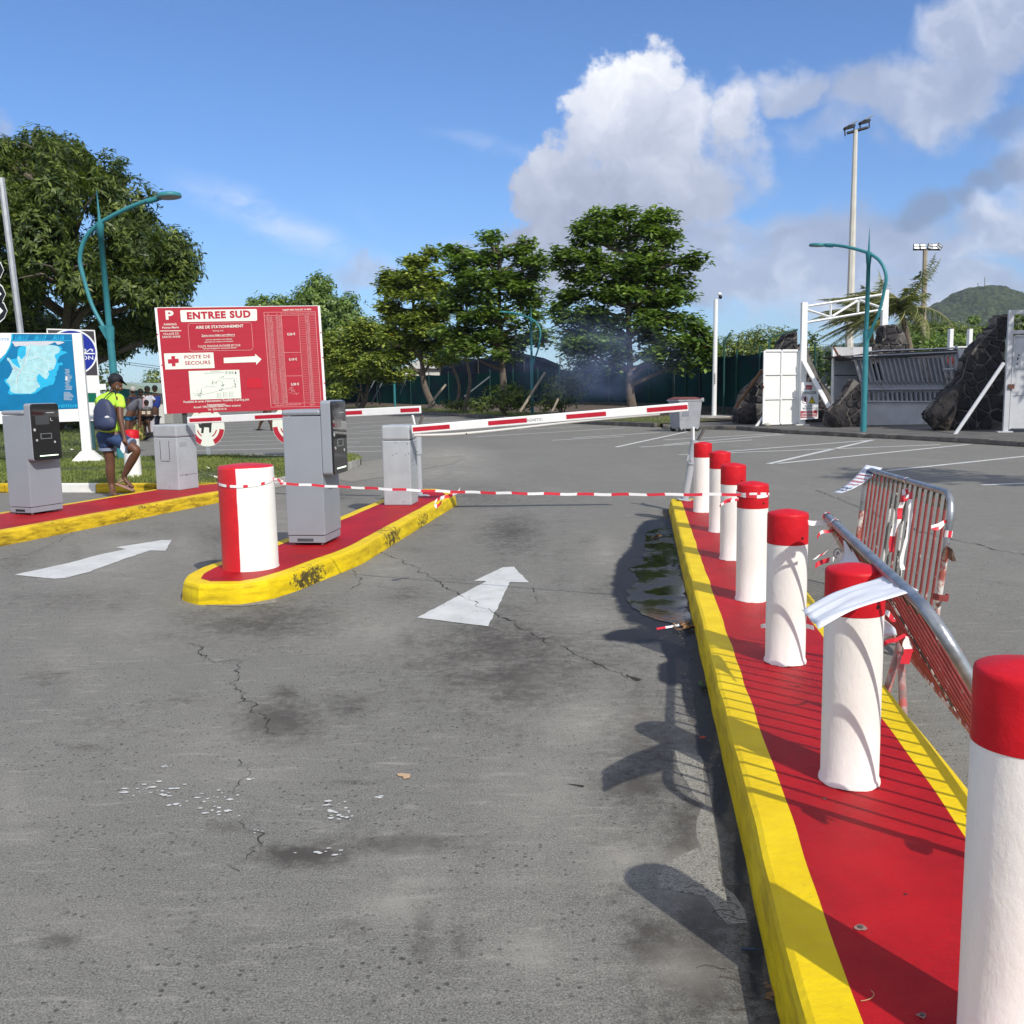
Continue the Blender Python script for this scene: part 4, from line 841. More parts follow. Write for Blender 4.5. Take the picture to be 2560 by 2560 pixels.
pr = mb.build('print', [mat('ink_blue',(.05,.08,.16),.6), mat('ink_red',(.40,.07,.07),.6)], pn)
qa, qb, qc, qd = at(2120,1362,3.9), at(2150,1375,3.7), at(2168,1425,3.55), at(2080,1410,3.9)
pn = paper('crumpled notice with a round stamp between the tipped barrier and the bollard', quadsheet(at(2108,1350,3.85), at(2150,1378,3.6), at(2185,1440,3.45), at(2085,1418,3.85), 8, 8, .02, .01, 8))
mb = MB(); c = at(2094,1383,3.55); k = 20
mb.add([c+Vector((math.cos(2*PI*j/k)*q,0,math.sin(2*PI*j/k)*q*1.15)) for q in (.013,.017) for j in range(k)], [(j,(j+1)%k,(j+1)%k+k,j+k) for j in range(k)]); mb.add([c+Vector((x,0,z)) for x,z in [(-.007,-.006),(-.002,-.009),(.003,-.004),(.009,-.002),(.004,.003),(.006,.009),(0,.004),(-.006,.008),(-.004,0)]], [tuple(range(9))])
mb.build('round_stamp', mat('stamp_ink',(.25,.20,.25),.7), pn)
qa = at(2203,1525,3.7)
paper('pale sheet hanging below the tipped barrier, beside the slim bollard', quadsheet(at(2190,1530,3.75), at(2226,1560,3.7), at(2243,1588,3.65), at(2195,1592,3.75), 5, 5, .01, .006, 4))
def B1(s,h,o=0.0): return p1(s,h)+N1*o
def knot(label, c, T, Nn, dn, r=.021, w=.02, st=(0,0,1,1)):
    mb = MB(); P = [c+Nn*math.cos(q)*r+dn*math.sin(q)*r for q in [2*PI*i/14 for i in range(15)]]; mb.ribbon(P, w, T, stripes=list(st)); 
    return tag(mb.build('tape_knot', tape_mats()), label, 'tape', 'tape tied to the crowd barriers')
knot('white tape ring on the top rail of the upright crowd barrier', p1(L1*.55,0), T1, N1, d1, st=(0,0,0,1))
knot('tape ring round the near post of the upright crowd barrier', p1(L1,.20), d1.normalized(), N1, T1, w=.035)
knot('red tape ring at the far end of the tipped barrier rail', p2(.13,0), T2, N2, d2, w=.03, st=(1,1,0,1))
knot('thin tape ring farther along the tipped barrier rail', p2(.34,0), T2, N2, d2, w=.022, st=(0,0,1))
GT = 'tape tied to the crowd barriers'
scrap('long twisted tape hanging down the middle bars of the upright barrier', [at(*p) for p in [(2262,1222,5.5),(2258,1250,5.45),(2250,1275,5.45),(2248,1298,5.44),(2236,1320,5.44),(2230,1345,5.44),(2228,1362,5.44),(2230,1380,5.44)]], .042, (1,.2,0), (0,1,0,1,1,0,0,0,1,1,1,1,0,0,0), group=GT)
scrap('short red tape end on the middle bars of the upright barrier', [at(*p) for p in [(2256,1226,5.44),(2266,1224,5.42),(2268,1240,5.42),(2266,1252,5.42)]], .03, (1,.2,.3), (1,1,1,0), group=GT)
scrap('pale tape strip tangled in the middle bars, right of the twisted one', [at(*p) for p in [(2278,1230,5.3),(2276,1262,5.28),(2276,1290,5.28),(2268,1340,5.27),(2254,1400,5.26),(2258,1424,5.24)]], .034, (1,.2,0), (1,0,0,0,0,0,0,0,0), group=GT)
scrap('tape bow fluttering left of the near post of the upright barrier', [at(*p) for p in [(2378,1308,4.75),(2362,1304,4.72),(2346,1312,4.7),(2328,1318,4.7),(2345,1322,4.7),(2360,1308,4.71)]], .022, (0,.2,1), (1,1,0,0,0), group=GT)
scrap('white tape tail blowing left from the end of the tipped rail', [at(*p) for p in [(2088,1300,4.1),(2065,1305,4.1),(2045,1308,4.1),(2028,1308,4.1),(2018,1305,4.1)]], .03, (0,.2,1), (0,0,0,0,0,0,1), group=GT)
scrap('curled red tape tail below the end of the tipped rail', [at(*p) for p in [(2095,1320,4.1),(2075,1328,4.1),(2055,1330,4.1),(2045,1340,4.1),(2043,1348,4.1)]], .02, (0,.2,1), (1,1,1,0,1,1), group=GT)
scrap('white tape bundle drooping behind the sixth slim bollard, left side', [at(*p) for p in [(2098,1340,4.0),(2082,1362,3.95),(2068,1378,3.9),(2048,1390,3.9),(2036,1396,3.9)]], .03, (.7,.2,.6), (0,0,0,0,1), group=GT)
scrap('red tape tip poking out left of the sixth slim bollard', [at(*p) for p in [(2085,1398,3.9),(2065,1402,3.88),(2048,1408,3.86),(2038,1415,3.86)]], .03, (.2,.2,1), (0,1,1,1,1,1,1), group=GT)
scrap('red tape streamer stretched left from the tipped barrier bars', [at(*p) for p in [(2276,1586,3.4),(2258,1590,3.4),(2240,1600,3.38),(2222,1603,3.38),(2205,1612,3.38)]], .022, (0,.2,1), (1,1,1,1), group=GT)
scrap('hanging tape end with a red tip under the tipped barrier', [at(*p) for p in [(2275,1592,3.4),(2268,1612,3.4),(2272,1625,3.4),(2266,1642,3.4),(2262,1660,3.4)]], .055, (1,.2,0), (0,0,0,1,1,1,1), group=GT)
scrap('bright red and white tape knot on the far post of the tipped barrier', [at(*p) for p in [(2213,1530,3.6),(2222,1535,3.58),(2232,1548,3.58),(2244,1545,3.58),(2236,1540,3.58)]], .03, (.3,.2,1), (0,0,1,1,1), group=GT)
scrap('tape strip caught between two slim bollards on the red paving', [at(*p) for p in [(1902,1566,4.75),(1916,1564,4.7),(1990,1562,4.6),(2012,1564,4.55),(2035,1570,4.5)]], .03, (0,.2,1), (0,0,0,0,0,0,0,0,0,0,0,0,1,1,1), group='loose tape scraps')
# ------------------------------------------------ signs
def frame_thing(name, label, cat, M, group=None):
    t = lk(D.objects.new(name, None)); t.empty_display_size = .2; t.matrix_world = M; t['M'] = [list(r) for r in M]; return tag(t, label, cat, group)
def onp(M, px, py):
    d = Vector(pdir(px,py)); o = Vector((0,0,CH)); Mi = M.inverted(); o2 = Mi @ o; d2 = Mi.to_3x3() @ d; k = -o2.y/d2.y; p = o2+d2*k; return (p.x, p.z)
class Face:
    """drawing on the front of a flat sign: pixel readings are turned into metres on its plane"""
    def __init__(s, M, ox, oy, sc): s.M, s.ox, s.oy, s.sc = M, ox, oy, sc
    def p(s, x, y): return onp(s.M, s.ox+x*s.sc, s.oy+y*s.sc)
    def poly(s, mb, pts, m=0, d=.003): mb.poly([(q[0],-d,q[1]) for q in [s.p(*a) for a in pts]][::-1], m)
    def rect(s, mb, x0,y0,x1,y1, m=0, d=.003): s.poly(mb, [(x0,y0),(x1,y0),(x1,y1),(x0,y1)], m, d)
    def line(s, mb, pts, w, m=0, d=.003, close=False):
        P = [Vector((q[0],0,q[1])) for q in [s.p(*a) for a in pts]]
        if close: P.append(P[0])
        for a, b in zip(P, P[1:]):
            t = (b-a).normalized(); n = Vector((-t.z,0,t.x))*w/2; o = Vector((0,-d,0)); a2 = a-t*w*.3; b2 = b+t*w*.3
            mb.add([a2-n+o,b2-n+o,b2+n+o,a2+n+o], [(0,1,2,3)], m)
    def text(s, mb, st, x, y0, y1, m=0, d=.003, align='LEFT', bold=0.0, width=None, shear=0.0):
        a = s.p(x,y1); b = s.p(x,y0); h = b[1]-a[1]; n0 = len(mb.v); mb.text(st, 0, 0, h, m, -d, align, bold, shear=shear)
        vs = mb.v[n0:]; xs = [v[0] for v in vs]; w0 = max(xs)-min(xs); k = 1
        if width: w = abs(s.p(x+width,y1)[0]-a[0]); k = w/w0
        mb.v[n0:] = [(a[0]+v[0]*k, v[1], a[1]+v[2]) for v in vs]
SIGNR = mat('faded_red_sign', (.42,.020,.040), .5, vary=.06, vscale=2, dirt=(.62,.30,.32), dscale=5, dlo=.66, dhi=.80, stretch=(.35,1,5))
SIGNW = mat('sign_white_print', (.74,.78,.70), .5, vary=.05, stretch=(.5,1,6), vscale=10); SIGNC = mat('sign_pink_line', (.72,.38,.38), .5); SIGNK = mat('sign_dark_print', (.03,.03,.03), .5); SIGNRD = mat('sign_dark_red', (.36,.015,.03), .5)
SIGNX = mat('sign_red_print', (.45,.02,.05), .5)
Mr = Matrix.Translation(at(413,1034,18.2)) @ Matrix.Rotation(R(8.2),4,'Z') @ Matrix.Rotation(-.026,4,'Y')
rs = frame_thing('information_sign', 'big faded red and white parking sign reading ENTREE SUD, behind the left barrier arm', 'sign', Mr)
f = Face(Mr, 380, 740, .2484); cs = [f.p(25,118), f.p(1692,98), f.p(1757,1131), f.p(122,1187)]
mb = MB(); mb.prism(cs[::-1], .0, .03); mb.build('board', SIGNR, rs)
mb = MB(); f.poly(mb, [(25,118),(50,118),(150,1186),(124,1187)]); f.poly(mb, [(1668,98),(1692,98),(1757,1131),(1733,1132)]); f.poly(mb, [(50,114),(1670,95),(1670,101),(50,121)]); mb.build('edge_trim', WHITEM, rs)
for u in (.34,2.45): mb = MB(); mb.box(u-.04,u+.04,.035,.115,-1.15,1.9); mb.build('post', mat('dark_post',(.05,.05,.055),.6), rs)
for nm_, P_ in (('title_panel',[(283,150),(295,142),(1048,131),(1056,140),(1058,240),(1050,250),(302,262),(292,254)]),('first_aid_panel',[(120,578),(617,568),(631,725),(135,740)]),('plan_panel',[(368,755),(878,742),(900,1029),(390,1046)]),('white_arrow',[(721,622),(1038,606),(1037,582),(1102,637),(1050,693),(1048,665),(724,676)])): mb = MB(); f.poly(mb, P_); mb.build(nm_, SIGNW, rs)
mb = MB(); f.text(mb, 'ENTREE SUD', 352, 163, 232, 0, .006, bold=.07, width=642); f.poly(mb, [(195,605),(232,603),(234,632),(268,630),(270,672),(236,674),(238,706),(203,708),(200,678),(163,680),(160,638),(196,635)][::1], 0, .006)
f.text(mb, 'POSTE DE', 325, 597, 632, 0, .006, width=262, bold=.018); f.text(mb, 'SECOURS', 333, 657, 694, 0, .006, width=256, bold=.018); mb.build('red_lettering', SIGNX, rs)
mb = MB(); f.text(mb, 'P', 135, 146, 235, 0, .004, bold=.05, width=82)
f.text(mb, 'PARKING', 120, 276, 297, 0, .004, width=126, bold=.02); f.text(mb, 'Pointe Marin', 104, 308, 330, 0, .004, width=166, bold=.02); f.line(mb, [(85,352),(292,350)], .013)
f.text(mb, 'VILLAGE DE', 113, 372, 392, 0, .004, width=158, bold=.005); f.text(mb, 'SAINTE-ANNE', 104, 402, 424, 0, .004, width=182, bold=.005)
f.text(mb, 'AIRE DE STATIONNEMENT', 443, 301, 330, 0, .004, width=480, bold=.03); f.text(mb, 'Parking area', 612, 344, 357, 0, .004, width=106, bold=.01)
f.text(mb, 'Zone sous vidéo surveillance', 500, 388, 407, 0, .004, width=335, bold=.02); f.line(mb, [(500,411),(835,405)], .004)
f.text(mb, 'avant de reprendre votre véhicule', 540, 434, 447, 0, .004, width=266, bold=.01); f.text(mb, 'paiement aux caisses automatiques', 530, 456, 469, 0, .004, width=286, bold=.01)
f.text(mb, 'TOUTE TRANCHE ENTAMÉE EST DUE', 463, 498, 520, 0, .004, width=428, bold=.0); f.text(mb, 'Full time charged for any period started', 512, 524, 537, 0, .004, width=336, bold=.02)
f.text(mb, "Possibilité de cartes d'abonnements / Possibility of parking pass", 318, 1054, 1078, 0, .004, width=660, bold=.01); f.text(mb, 'Renseignements :', 556, 1086, 1104, 0, .004, width=190, bold=.02); f.line(mb, [(556,1107),(745,1103)], .004)
f.text(mb, 'Accueil / Office (Espace Nérée / Marin artisanat)', 420, 1108, 1130, 0, .004, width=474, bold=.01); f.text(mb, 'Tél : 0596 53 45 35', 562, 1134, 1152, 0, .004, width=190, bold=.02)
f.text(mb, 'TARIF PAR PAS DE 15 MIN', 1312, 134, 150, 0, .004, width=290, bold=.03)
f.text(mb, '0,20 €', 1362, 372, 396, 0, .004, width=80, bold=.03); f.text(mb, '0,10 €', 1380, 626, 650, 0, .004, width=80, bold=.03); f.text(mb, '0,30 €', 1400, 876, 900, 0, .004, width=80, bold=.03)
mb.build('white_lettering', SIGNW, rs)
# the fare table: lines and rows
mb = MB(); TLx = lambda y: 1126+(y-165)*.0760
def tp(q, y): # q 0..1 across the table at reading height y
    return (TLx(y)+q*(516-(y-165)*.0105), y+q*-8)
cols = [0,.335,.665,1.0]
for q in (0,.335,.665,1.0): f.line(mb, [tp(q,165),tp(q,1082 if q in (.335,) else 1118)], .007 if q in (0,1) else .005, 0, .0035)
for y in (165,197,1082,1118): f.line(mb, [tp(0,y),tp(1,y)], .006, 0, .0035)
for y in (572,808): f.line(mb, [tp(.335,y),tp(.665,y)], .006, 0, .0035)
y = 213; rows = []
while y < 1078: rows.append(y); y += 17.6
for i, y in enumerate(rows):
    f.line(mb, [tp(0,y+6),tp(.335,y+6)], .0028, 0, .0035); f.line(mb, [tp(.665,y+6),tp(1,y+6)], .0028, 0, .0035)
f.line(mb, [(365+22,750),(0+387,750)], .001, 0, .0035)
f.line(mb, [(392,276),(972,268)], .006, 0, .0035); f.line(mb, [(1002,296),(1018,505)], .006, 0, .0035); f.line(mb, [(985,545),(410,554)], .006, 0, .0035); f.line(mb, [(381,530),(362,308)], .006, 0, .0035)
for P in ([(362,308),(366,290),(376,280),(392,276)],[(972,268),(990,272),(1000,283),(1002,296)],[(1018,505),(1015,525),(1004,540),(985,545)],[(410,554),(394,550),(384,541),(381,530)]): f.line(mb, P, .006, 0, .0035)
mb.build('table_lines', SIGNC, rs)
mb = MB()
for i, y in enumerate(rows):
    h0 = (i+1)*15; s = '%dh%02d' % (h0//60, h0%60); e = '%dh%02d' % ((h0+15)//60, (h0+15)%60)
    x0, yy = tp(.04,y-8); f.text(mb, s, x0, yy, yy+10.5, 0, .0045, width=58, bold=.0); x0, yy = tp(.22,y-8); f.text(mb, e, x0, yy, yy+10.5, 0, .0045, width=52)
    x0, yy = tp(.79,y-8); f.text(mb, '%d,%02d' % ((i*2+2)//10, ((i*2+2)%10)*10), x0, yy, yy+11, 0, .0045, width=40)
x0,yy = tp(.06,176); f.text(mb,'de',x0,yy,yy+12,0,.0045,width=20); x0,yy = tp(.24,176); f.text(mb,'à',x0,yy,yy+12,0,.0045,width=12); x0,yy = tp(.36,176); f.text(mb,'Tarifs du 15e/heure',x0,yy,yy+12,0,.0045,width=145); x0,yy = tp(.69,176); f.text(mb,'Véhicule LEGER (TTC)',x0,yy,yy+12,0,.0045,width=150)
x0,yy = tp(.08,1093); f.text(mb,'Ticket perdu / Lost ticket (à partir de)',x0,yy,yy+14,0,.0045,width=262,bold=.02); x0,yy = tp(.78,1093); f.text(mb,'30,00 €',x0,yy,yy+14,0,.0045,width=48,bold=.02)
mb.build('fare_figures', SIGNC, rs)
# plan of the car park on its white panel
mb = MB(); g = random.Random(8)
for P in ([(410,975),(470,1000),(540,985),(620,970),(710,940),(800,925),(835,925)],[(520,925),(560,905),(640,918)],[(590,890),(640,868),(690,845)],[(700,850),(712,880),(714,930)],[(826,840),(832,880),(840,925)],[(710,835),(830,828)],[(605,850),(606,890)],[(455,945),(460,995)]): f.line(mb, P, .003, 0, .006)
for _ in range(70):
    cx, cy = g.choice([(430,985),(470,990),(490,970),(615,870),(700,820),(710,900),(835,900),(830,850),(690,940),(640,870)]); x = cx+g.gauss(0,10); y = cy+g.gauss(0,12); f.rect(mb, x,y,x+g.uniform(3,9),y+g.uniform(3,8), 0, .006)
for k in range(3):
    for j in range(5): x = 655+k*62; yy = 975+j*11-k*5; f.rect(mb, x,yy,x+6,yy+5,0,.006); f.line(mb, [(x+10,yy+3),(x+45,yy+2)], .002, 0, .006)
f.line(mb, [(585,760),(690,757)], .004, 0, .006); f.line(mb, [(525,778),(725,772)], .005, 0, .006)
for cx in (748,782,810): f.line(mb, [(cx+13*math.cos(q*PI/6),771+13*math.sin(q*PI/6)) for q in range(12)], .003, 0, .006, close=True); f.rect(mb, cx-3,764,cx+3,778,0,.006)
f.poly(mb, [(838,758),(846,758),(852,784),(832,784)], 0, .006); mb.build('plan_drawing', mat('plan_ink',(.12,.13,.13),.6), rs)
mb = MB(); f.rect(mb, 955,828,1105,925, 1, .004)
for x,y in [(961,835),(1098,832),(965,929),(1106,923),(258,905),(260,925),(100,697),(56,386),(1700,368),(1720,620),(1738,878)]: f.poly(mb, [(x+8*math.cos(q*PI/4),y+7*math.sin(q*PI/4)) for q in range(8)], 0, .006)
mb.build('rivets', [SIGNRD, mat('fresher_red',(.52,.012,.03),.5)], rs)
mb = MB(); P = [(1370,950),(1400,935),(1385,925),(1410,915),(1425,940),(1400,960),(1440,950),(1430,985),(1455,975),(1450,995),(1478,972)]; f.line(mb, P, .004, 0, .005); f.line(mb, [(1375,975),(1400,970),(1420,990)], .004, 0, .005); f.line(mb, [(1408,915),(1400,945),(1430,965)], .004, 0, .005); mb.build('scratched_scrawl', SIGNC, rs)
# no-dogs signs on the verge
def dog_sign(label, cx, cy, r, Y, base, img):
    t0 = at(cx,cy,Y); M = Matrix.Translation(t0) @ Matrix.Rotation(R(6),4,'Z'); t = frame_thing('prohibition_sign', label, 'sign', M, 'round no dogs signs on the verge')
    k = 40; ri = r*Y/F; mb = MB(); pts = [(ri*math.cos(2*PI*j/k), ri*1.12*math.sin(2*PI*j/k)) for j in range(k)]; mb.prism(pts, 0, .02); mb.build('disc', SIGNW, t)
    for a0,a1,r0,r1 in [(R(185),R(245),.72,.98),(R(295),R(352),.72,.98),(R(60),R(120),.80,.96),(R(195),R(235),.52,.58),(R(300),R(345),.52,.58)]:
        mb = MB(); n = 12; P = [(ri*r1*math.cos(a0+(a1-a0)*i/n), ri*1.12*r1*math.sin(a0+(a1-a0)*i/n)) for i in range(n+1)]+[(ri*r0*math.cos(a0+(a1-a0)*i/n), ri*1.12*r0*math.sin(a0+(a1-a0)*i/n)) for i in range(n,-1,-1)]; mb.poly([(x,-.003,z) for x,z in P]); mb.build('faded_red_arc', SIGNR, t)
    if img:
        dog = [(-.40,-.05),(-.44,.18),(-.30,.12),(-.30,.20),(.10,.24),(.22,.42),(.30,.48),(.52,.40),(.44,.30),(.30,.26),(.26,.02),(.22,-.34),(.12,-.34),(.12,-.06),(-.14,-.04),(-.20,-.38),(-.32,-.36),(-.28,-.10)]
        mb = MB(); mb.poly([(x*ri*1.05,-.005,z*ri*1.05+.02) for x,z in dog][::-1]); mb.build('dog_figure', SIGNK, t)
    mb = MB(); mb.box(-.05,.05,.022,.06,-(t0.z),-ri*.6); mb.build('post', GALV, t); return t
dog_sign('round faded sign with a black dog figure, under the left barrier arm', 517,1068,43,21.9,0,True)
dog_sign('round faded red and white sign half hidden behind the middle ticket machine', 726,1063,44,21.9,0,False)
# ------------------------------------------------ map board, beach sign
Mm = Matrix.Translation(at(221,1150,19.4)) @ Matrix.Rotation(R(16),4,'Z') @ Matrix.Rotation(-.010,4,'Y')
mp = frame_thing('map_board', 'blue tourist map board on a white post with a splayed concrete foot', 'sign', Mm)
f = Face(Mm, 0, 820, .1553); SEA = mat('map_sea_blue',(.0,.16,.36),.35,vary=.1,vscale=3); SHAL = mat('map_shallow_blue',(.02,.42,.70),.35); LAND = mat('map_land',(.36,.62,.68),.4,vary=.10,vscale=9); LANDP = mat('map_pale_land',(.55,.56,.62),.4,vary=.05); MW = mat('map_white',(.78,.80,.82),.4)
cs = [f.p(-900,84),f.p(1178,92),f.p(1278,1296),f.p(-900,1370)]
mb = MB(); mb.prism(cs[::-1], 0,.04); bd = mb.build('board', SEA, mp)
mb = MB(); f.poly(mb, [(-900,76),(1178,84),(1178,98),(-900,90)]); mb.build('top_trim', WHITEM, mp)
mb = MB(); pa, pb = f.p(1000,1330), f.p(1300,1500); a = f.p(-900,1400); mb.prism([(a[0],pb[1]),(f.p(1290,1300)[0],pb[1]),(f.p(1276,1298)[0],f.p(1276,1298)[1]-.004),(a[0],f.p(1276,1300)[1]-.004)], .002, .035); mb.build('lower_board', WHITEM, mp)
tx = f.p(1255,92); mb = MB(); x0 = f.p(1178,300)[0]; x1 = f.p(1335,300)[0]; mb.prism([(x0,-.05+.0),(x1,-.05),(x1,tx[1]+.01),(x0,tx[1]+.01)], -.05, .13); bevel(mb.build('post', WHITEM, mp), .01)
xl = f.p(-900,300)[0]; mb = MB(); mb.prism([(xl-.2,-.1),(xl-.003,-.1),(xl-.003,tx[1]+.01),(xl-.2,tx[1]+.01)], -.05, .13); bevel(mb.build('post', WHITEM, mp), .01)
mb = MB()
w = x1-x0; cx = (x0+x1)/2; vs = [(cx-.42,-.36,-.16),(cx+.42,-.36,-.16),(cx+.42,.44,-.16),(cx-.42,.44,-.16),(cx-w*.62,-.09,.19),(cx+w*.62,-.09,.19),(cx+w*.62,.17,.19),(cx-w*.62,.17,.19),(cx-.44,-.38,-.4),(cx+.44,-.38,-.4),(cx+.44,.46,-.4),(cx-.44,.46,-.4)]
mb.add(vs, [(0,1,5,4),(1,2,6,5),(2,3,7,6),(3,0,4,7),(4,5,6,7),(8,9,1,0),(9,10,2,1),(10,11,3,2),(11,8,0,3)]); bevel(mb.build('concrete_foot', CONCW, mp), .02)
def blobpoly(pts, n=4, jit=0.0, seed=1):
    g = random.Random(seed); P = [Vector((x,y,0)) for x,y in pts]; P = smoothpath(P+[P[0]], n)[:-1]; return [(p.x+g.gauss(0,jit),p.y+g.gauss(0,jit)) for p in P]
mb = MB()
f.poly(mb, blobpoly([(60,850),(150,960),(160,1060),(520,1060),(640,1000),(720,950),(860,900),(900,740),(960,600),(920,520),(1000,440),(1090,400),(990,370),(940,290),(350,280),(270,480),(170,520),(230,700),(120,800)],4,6,1),1,.003)
for x,y,r in [(850,740,60),(980,580,30),(830,885,35),(730,890,40),(660,790,70),(350,380,60),(250,560,50)]: f.poly(mb, [(x+r*math.cos(q*PI/8)*1.1,y+r*math.sin(q*PI/8)*.8) for q in range(16)],1,.0036)
f.poly(mb, blobpoly([(90,860),(170,940),(190,1040),(500,1050),(600,980),(650,930),(600,860),(620,740),(700,800),(740,830),(790,760),(780,690),(870,650),(900,520),(880,440),(960,380),(900,290),(480,270),(420,340),(410,430),(350,500),(300,450),(280,500),(330,640),(250,600),(200,560),(150,490),(110,485),(190,620),(200,690),(150,790)],4,4,2),0,.0045)
mb.build('island_shape', [LAND, SHAL], bd)
mb = MB(); f.poly(mb, blobpoly([(190,215),(980,215),(985,255),(930,270),(880,230),(800,270),(600,280),(500,270),(430,300),(330,290),(250,300),(220,270)],3,3,3),0,.005); f.poly(mb, [(-900,92),(188,94),(192,160),(160,290),(90,410),(0,500),(-120,560),(-900,560)],1,.005); mb.build('pale_areas', [LANDP, MW], bd)
mb = MB(); f.line(mb, [(195,100),(190,200),(165,300),(90,430),(0,545),(-120,620)], .028, 0, .0055)
g = random.Random(4)
for k in range(3):
    cx = 330+k*300; 
    for j in range(9): f.poly(mb, [(cx-90+j*22,195),(cx-70+j*22+30*math.sin(k+j),110),(cx-62+j*22+30*math.sin(k+j),112),(cx-80+j*22,196)],0,.004)
f.line(mb, [(192,205),(1185,205)], .012, 0, .005); mb.build('bright_blue_bands', SHAL, bd)
mb = MB(); f.text(mb, 'Sainte-Anne', -330, 140, 208, 0, .006, width=475, shear=.25); mb.build('place_lettering', mat('map_letter_blue',(.12,.28,.55),.4), bd)
mb = MB(); f.text(mb, 'Bienvenue', 640, 1215, 1292, 0, .006, width=620, shear=.3, bold=.01); mb.build('welcome_lettering', SHAL, bd)
mb = MB()
for P in ([(480,290),(430,500),(390,600),(280,780),(260,1000)],[(440,500),(560,480),(640,455),(740,520),(880,540)],[(540,600),(650,660),(760,700)],[(350,700),(470,720),(560,680)],[(420,820),(520,830),(600,820)],[(560,370),(600,420),(540,480)],[(760,540),(790,640),(720,760)]): f.line(mb, smoothpath([Vector((a,b,0)) for a,b in P],4) and [(q.x,q.y) for q in smoothpath([Vector((a,b,0)) for a,b in P],4)], .006, 0, .006)
for P in ([(500,300),(400,480),(380,620),(290,760),(270,900)],[(190,660),(260,640),(330,700)],[(220,720),(280,660)],[(210,600),(270,700)]): f.line(mb, P, .005, 1, .0062)
for i in range(19): y = 665+i*18; f.line(mb, [(1045+10*(i%3),y),(1110+g.uniform(-5,60),y+2)], .005, 0, .005)
for i in range(9): y = 1035+i*15; f.line(mb, [(1030,y),(1130+g.uniform(-20,60),y+1)], .005, 0, .005)
f.rect(mb, 1055,780,1085,840,0,.005)
for _ in range(38): x = g.uniform(150,860); y = g.uniform(330,900); f.line(mb, [(x,y),(x+g.uniform(8,26),y)], .006, 2, .0062)
mb.build('map_details', [MW, mat('map_road_red',(.55,.25,.30),.5), mat('map_ink',(.12,.25,.35),.5)], bd)
Mb = Matrix.Translation(at(236,1135,24)) @ Matrix.Rotation(R(10),4,'Z') @ Matrix.Rotation(-.01,4,'Y')
bs = frame_thing('beach_sign', 'dark sign with a blue round wave emblem over white boards, half behind the map post', 'sign', Mb)
mb = MB(); cs = [f_ for f_ in [Face(Mb,0,820,.1553).p(*q) for q in [(752,15),(1525,40),(1588,760),(840,760)]]]; f = Face(Mb,0,820,.1553); mb.prism(cs[::-1],0,.04); mb.build('dark_panel', mat('sign_dark_grey',(.055,.05,.06),.5), bs)
mb = MB(); f.line(mb, [(845,755),(757,18),(1520,42),(1583,755)], .03, 0, .003); mb.build('white_edging', WHITEM, bs)
mb = MB(); cx, cy = 1160, 388; k = 48
def ring(mbx, r, m, d): f.poly(mbx, [(cx+r*1.02*math.cos(2*PI*j/k)+ .06*r*math.sin(2*PI*j/k),cy+r*.93*math.sin(2*PI*j/k)) for j in range(k)], m, d)
ring(mb,398,0,.004); ring(mb,372,1,.006); ring(mb,356,1,.007)
f.line(mb, [(800,412),(1520,412)], .030, 0, .009)
for x in (900,1110,1350,1460): f.line(mb, [(x-110,400),(x-60,385),(x-30,355),(x+5,338),(x+35,352),(x+30,372),(x+15,366)], .022, 0, .009)
f.text(mb, 'PAVILLON', 930, 455, 520, 0, .009, width=568, bold=.012); mb.build('round_emblem', [MW, mat('emblem_blue',(.015,.03,.30),.4)], bs)
mb = MB(); zb = f.p(1400,765); P = [(1385,764),(1585,764),(1600,900),(1700,900),(1705,990),(1610,1000),(1612,1045),(1410,1045)]; mb.prism([f.p(*q) for q in P][::-1], .0,.03)
mb.prism([f.p(*q) for q in [(1415,1198),(1570,1198),(1590,1495),(1430,1500)]][::-1], 0,.03); mb.prism([f.p(*q) for q in [(1545,1040),(1612,1045),(1620,1200),(1560,1198)]][::-1], 0,.03); mb.build('white_boards', WHITEM, bs)
mb = MB(); mb.prism([f.p(*q) for q in [(1395,1047),(1560,1047),(1575,1196),(1410,1196)]][::-1], .005,.03); mb.build('green_square', mat('sign_green',(.0,.12,.07),.5), bs)
mb = MB(); a = f.p(1490,1500); mb.box(a[0]-.1,a[0]+.0,.04,.12,-.1,cs[0][1]-.1); mb.build('post', mat('dark_teal_post',(.03,.09,.10),.5), bs)
# chevron plates and tall grey post at the very left
t = thing('sign_post', 'tall grey galvanised post with arrow plates at the left edge', 'sign post', G(92,1152)); b0 = G(92,1152); tp0 = at(3,445,b0.y)
mb = MB(); mb.tube([b0,tp0], .072, 8, smooth=False); mb.build('pole', GALV, t, world=True)
PLB = mat('plate_black',(.012,.012,.015),.35)
for cy, xr in ((675,10),(735,15),(777,19)):
    Y = b0.y-.12; mb = MB(); hh = 32 if cy != 675 else 32
    def q(x,y,dd=0): return at(x,y,Y-dd)
    for m_, s, dd in ((1,1.0,0),(0,.88,.01)):
        P = [(-140,-hh*s),(xr-22-(1-s)*10,-hh*s),(xr-8-(1-s)*12,-hh*s*.6),(xr-(1-s)*14,0),(xr-8-(1-s)*12,hh*s*.6),(xr-22-(1-s)*10,hh*s),(-140,hh*s)]
        mb.add([q(x,cy+y,dd) for x,y in P], [tuple(range(7))], m_)
    if cy != 675: P = [(-140,-hh*.5),(xr-26,-hh*.5),(xr-11,0),(xr-26,hh*.5),(-140,hh*.5)]; mb.add([q(x,cy+y,.02) for x,y in P], [tuple(range(5))], 1)
    o = mb.build('arrow_plate', [PLB, MW], t, world=True)
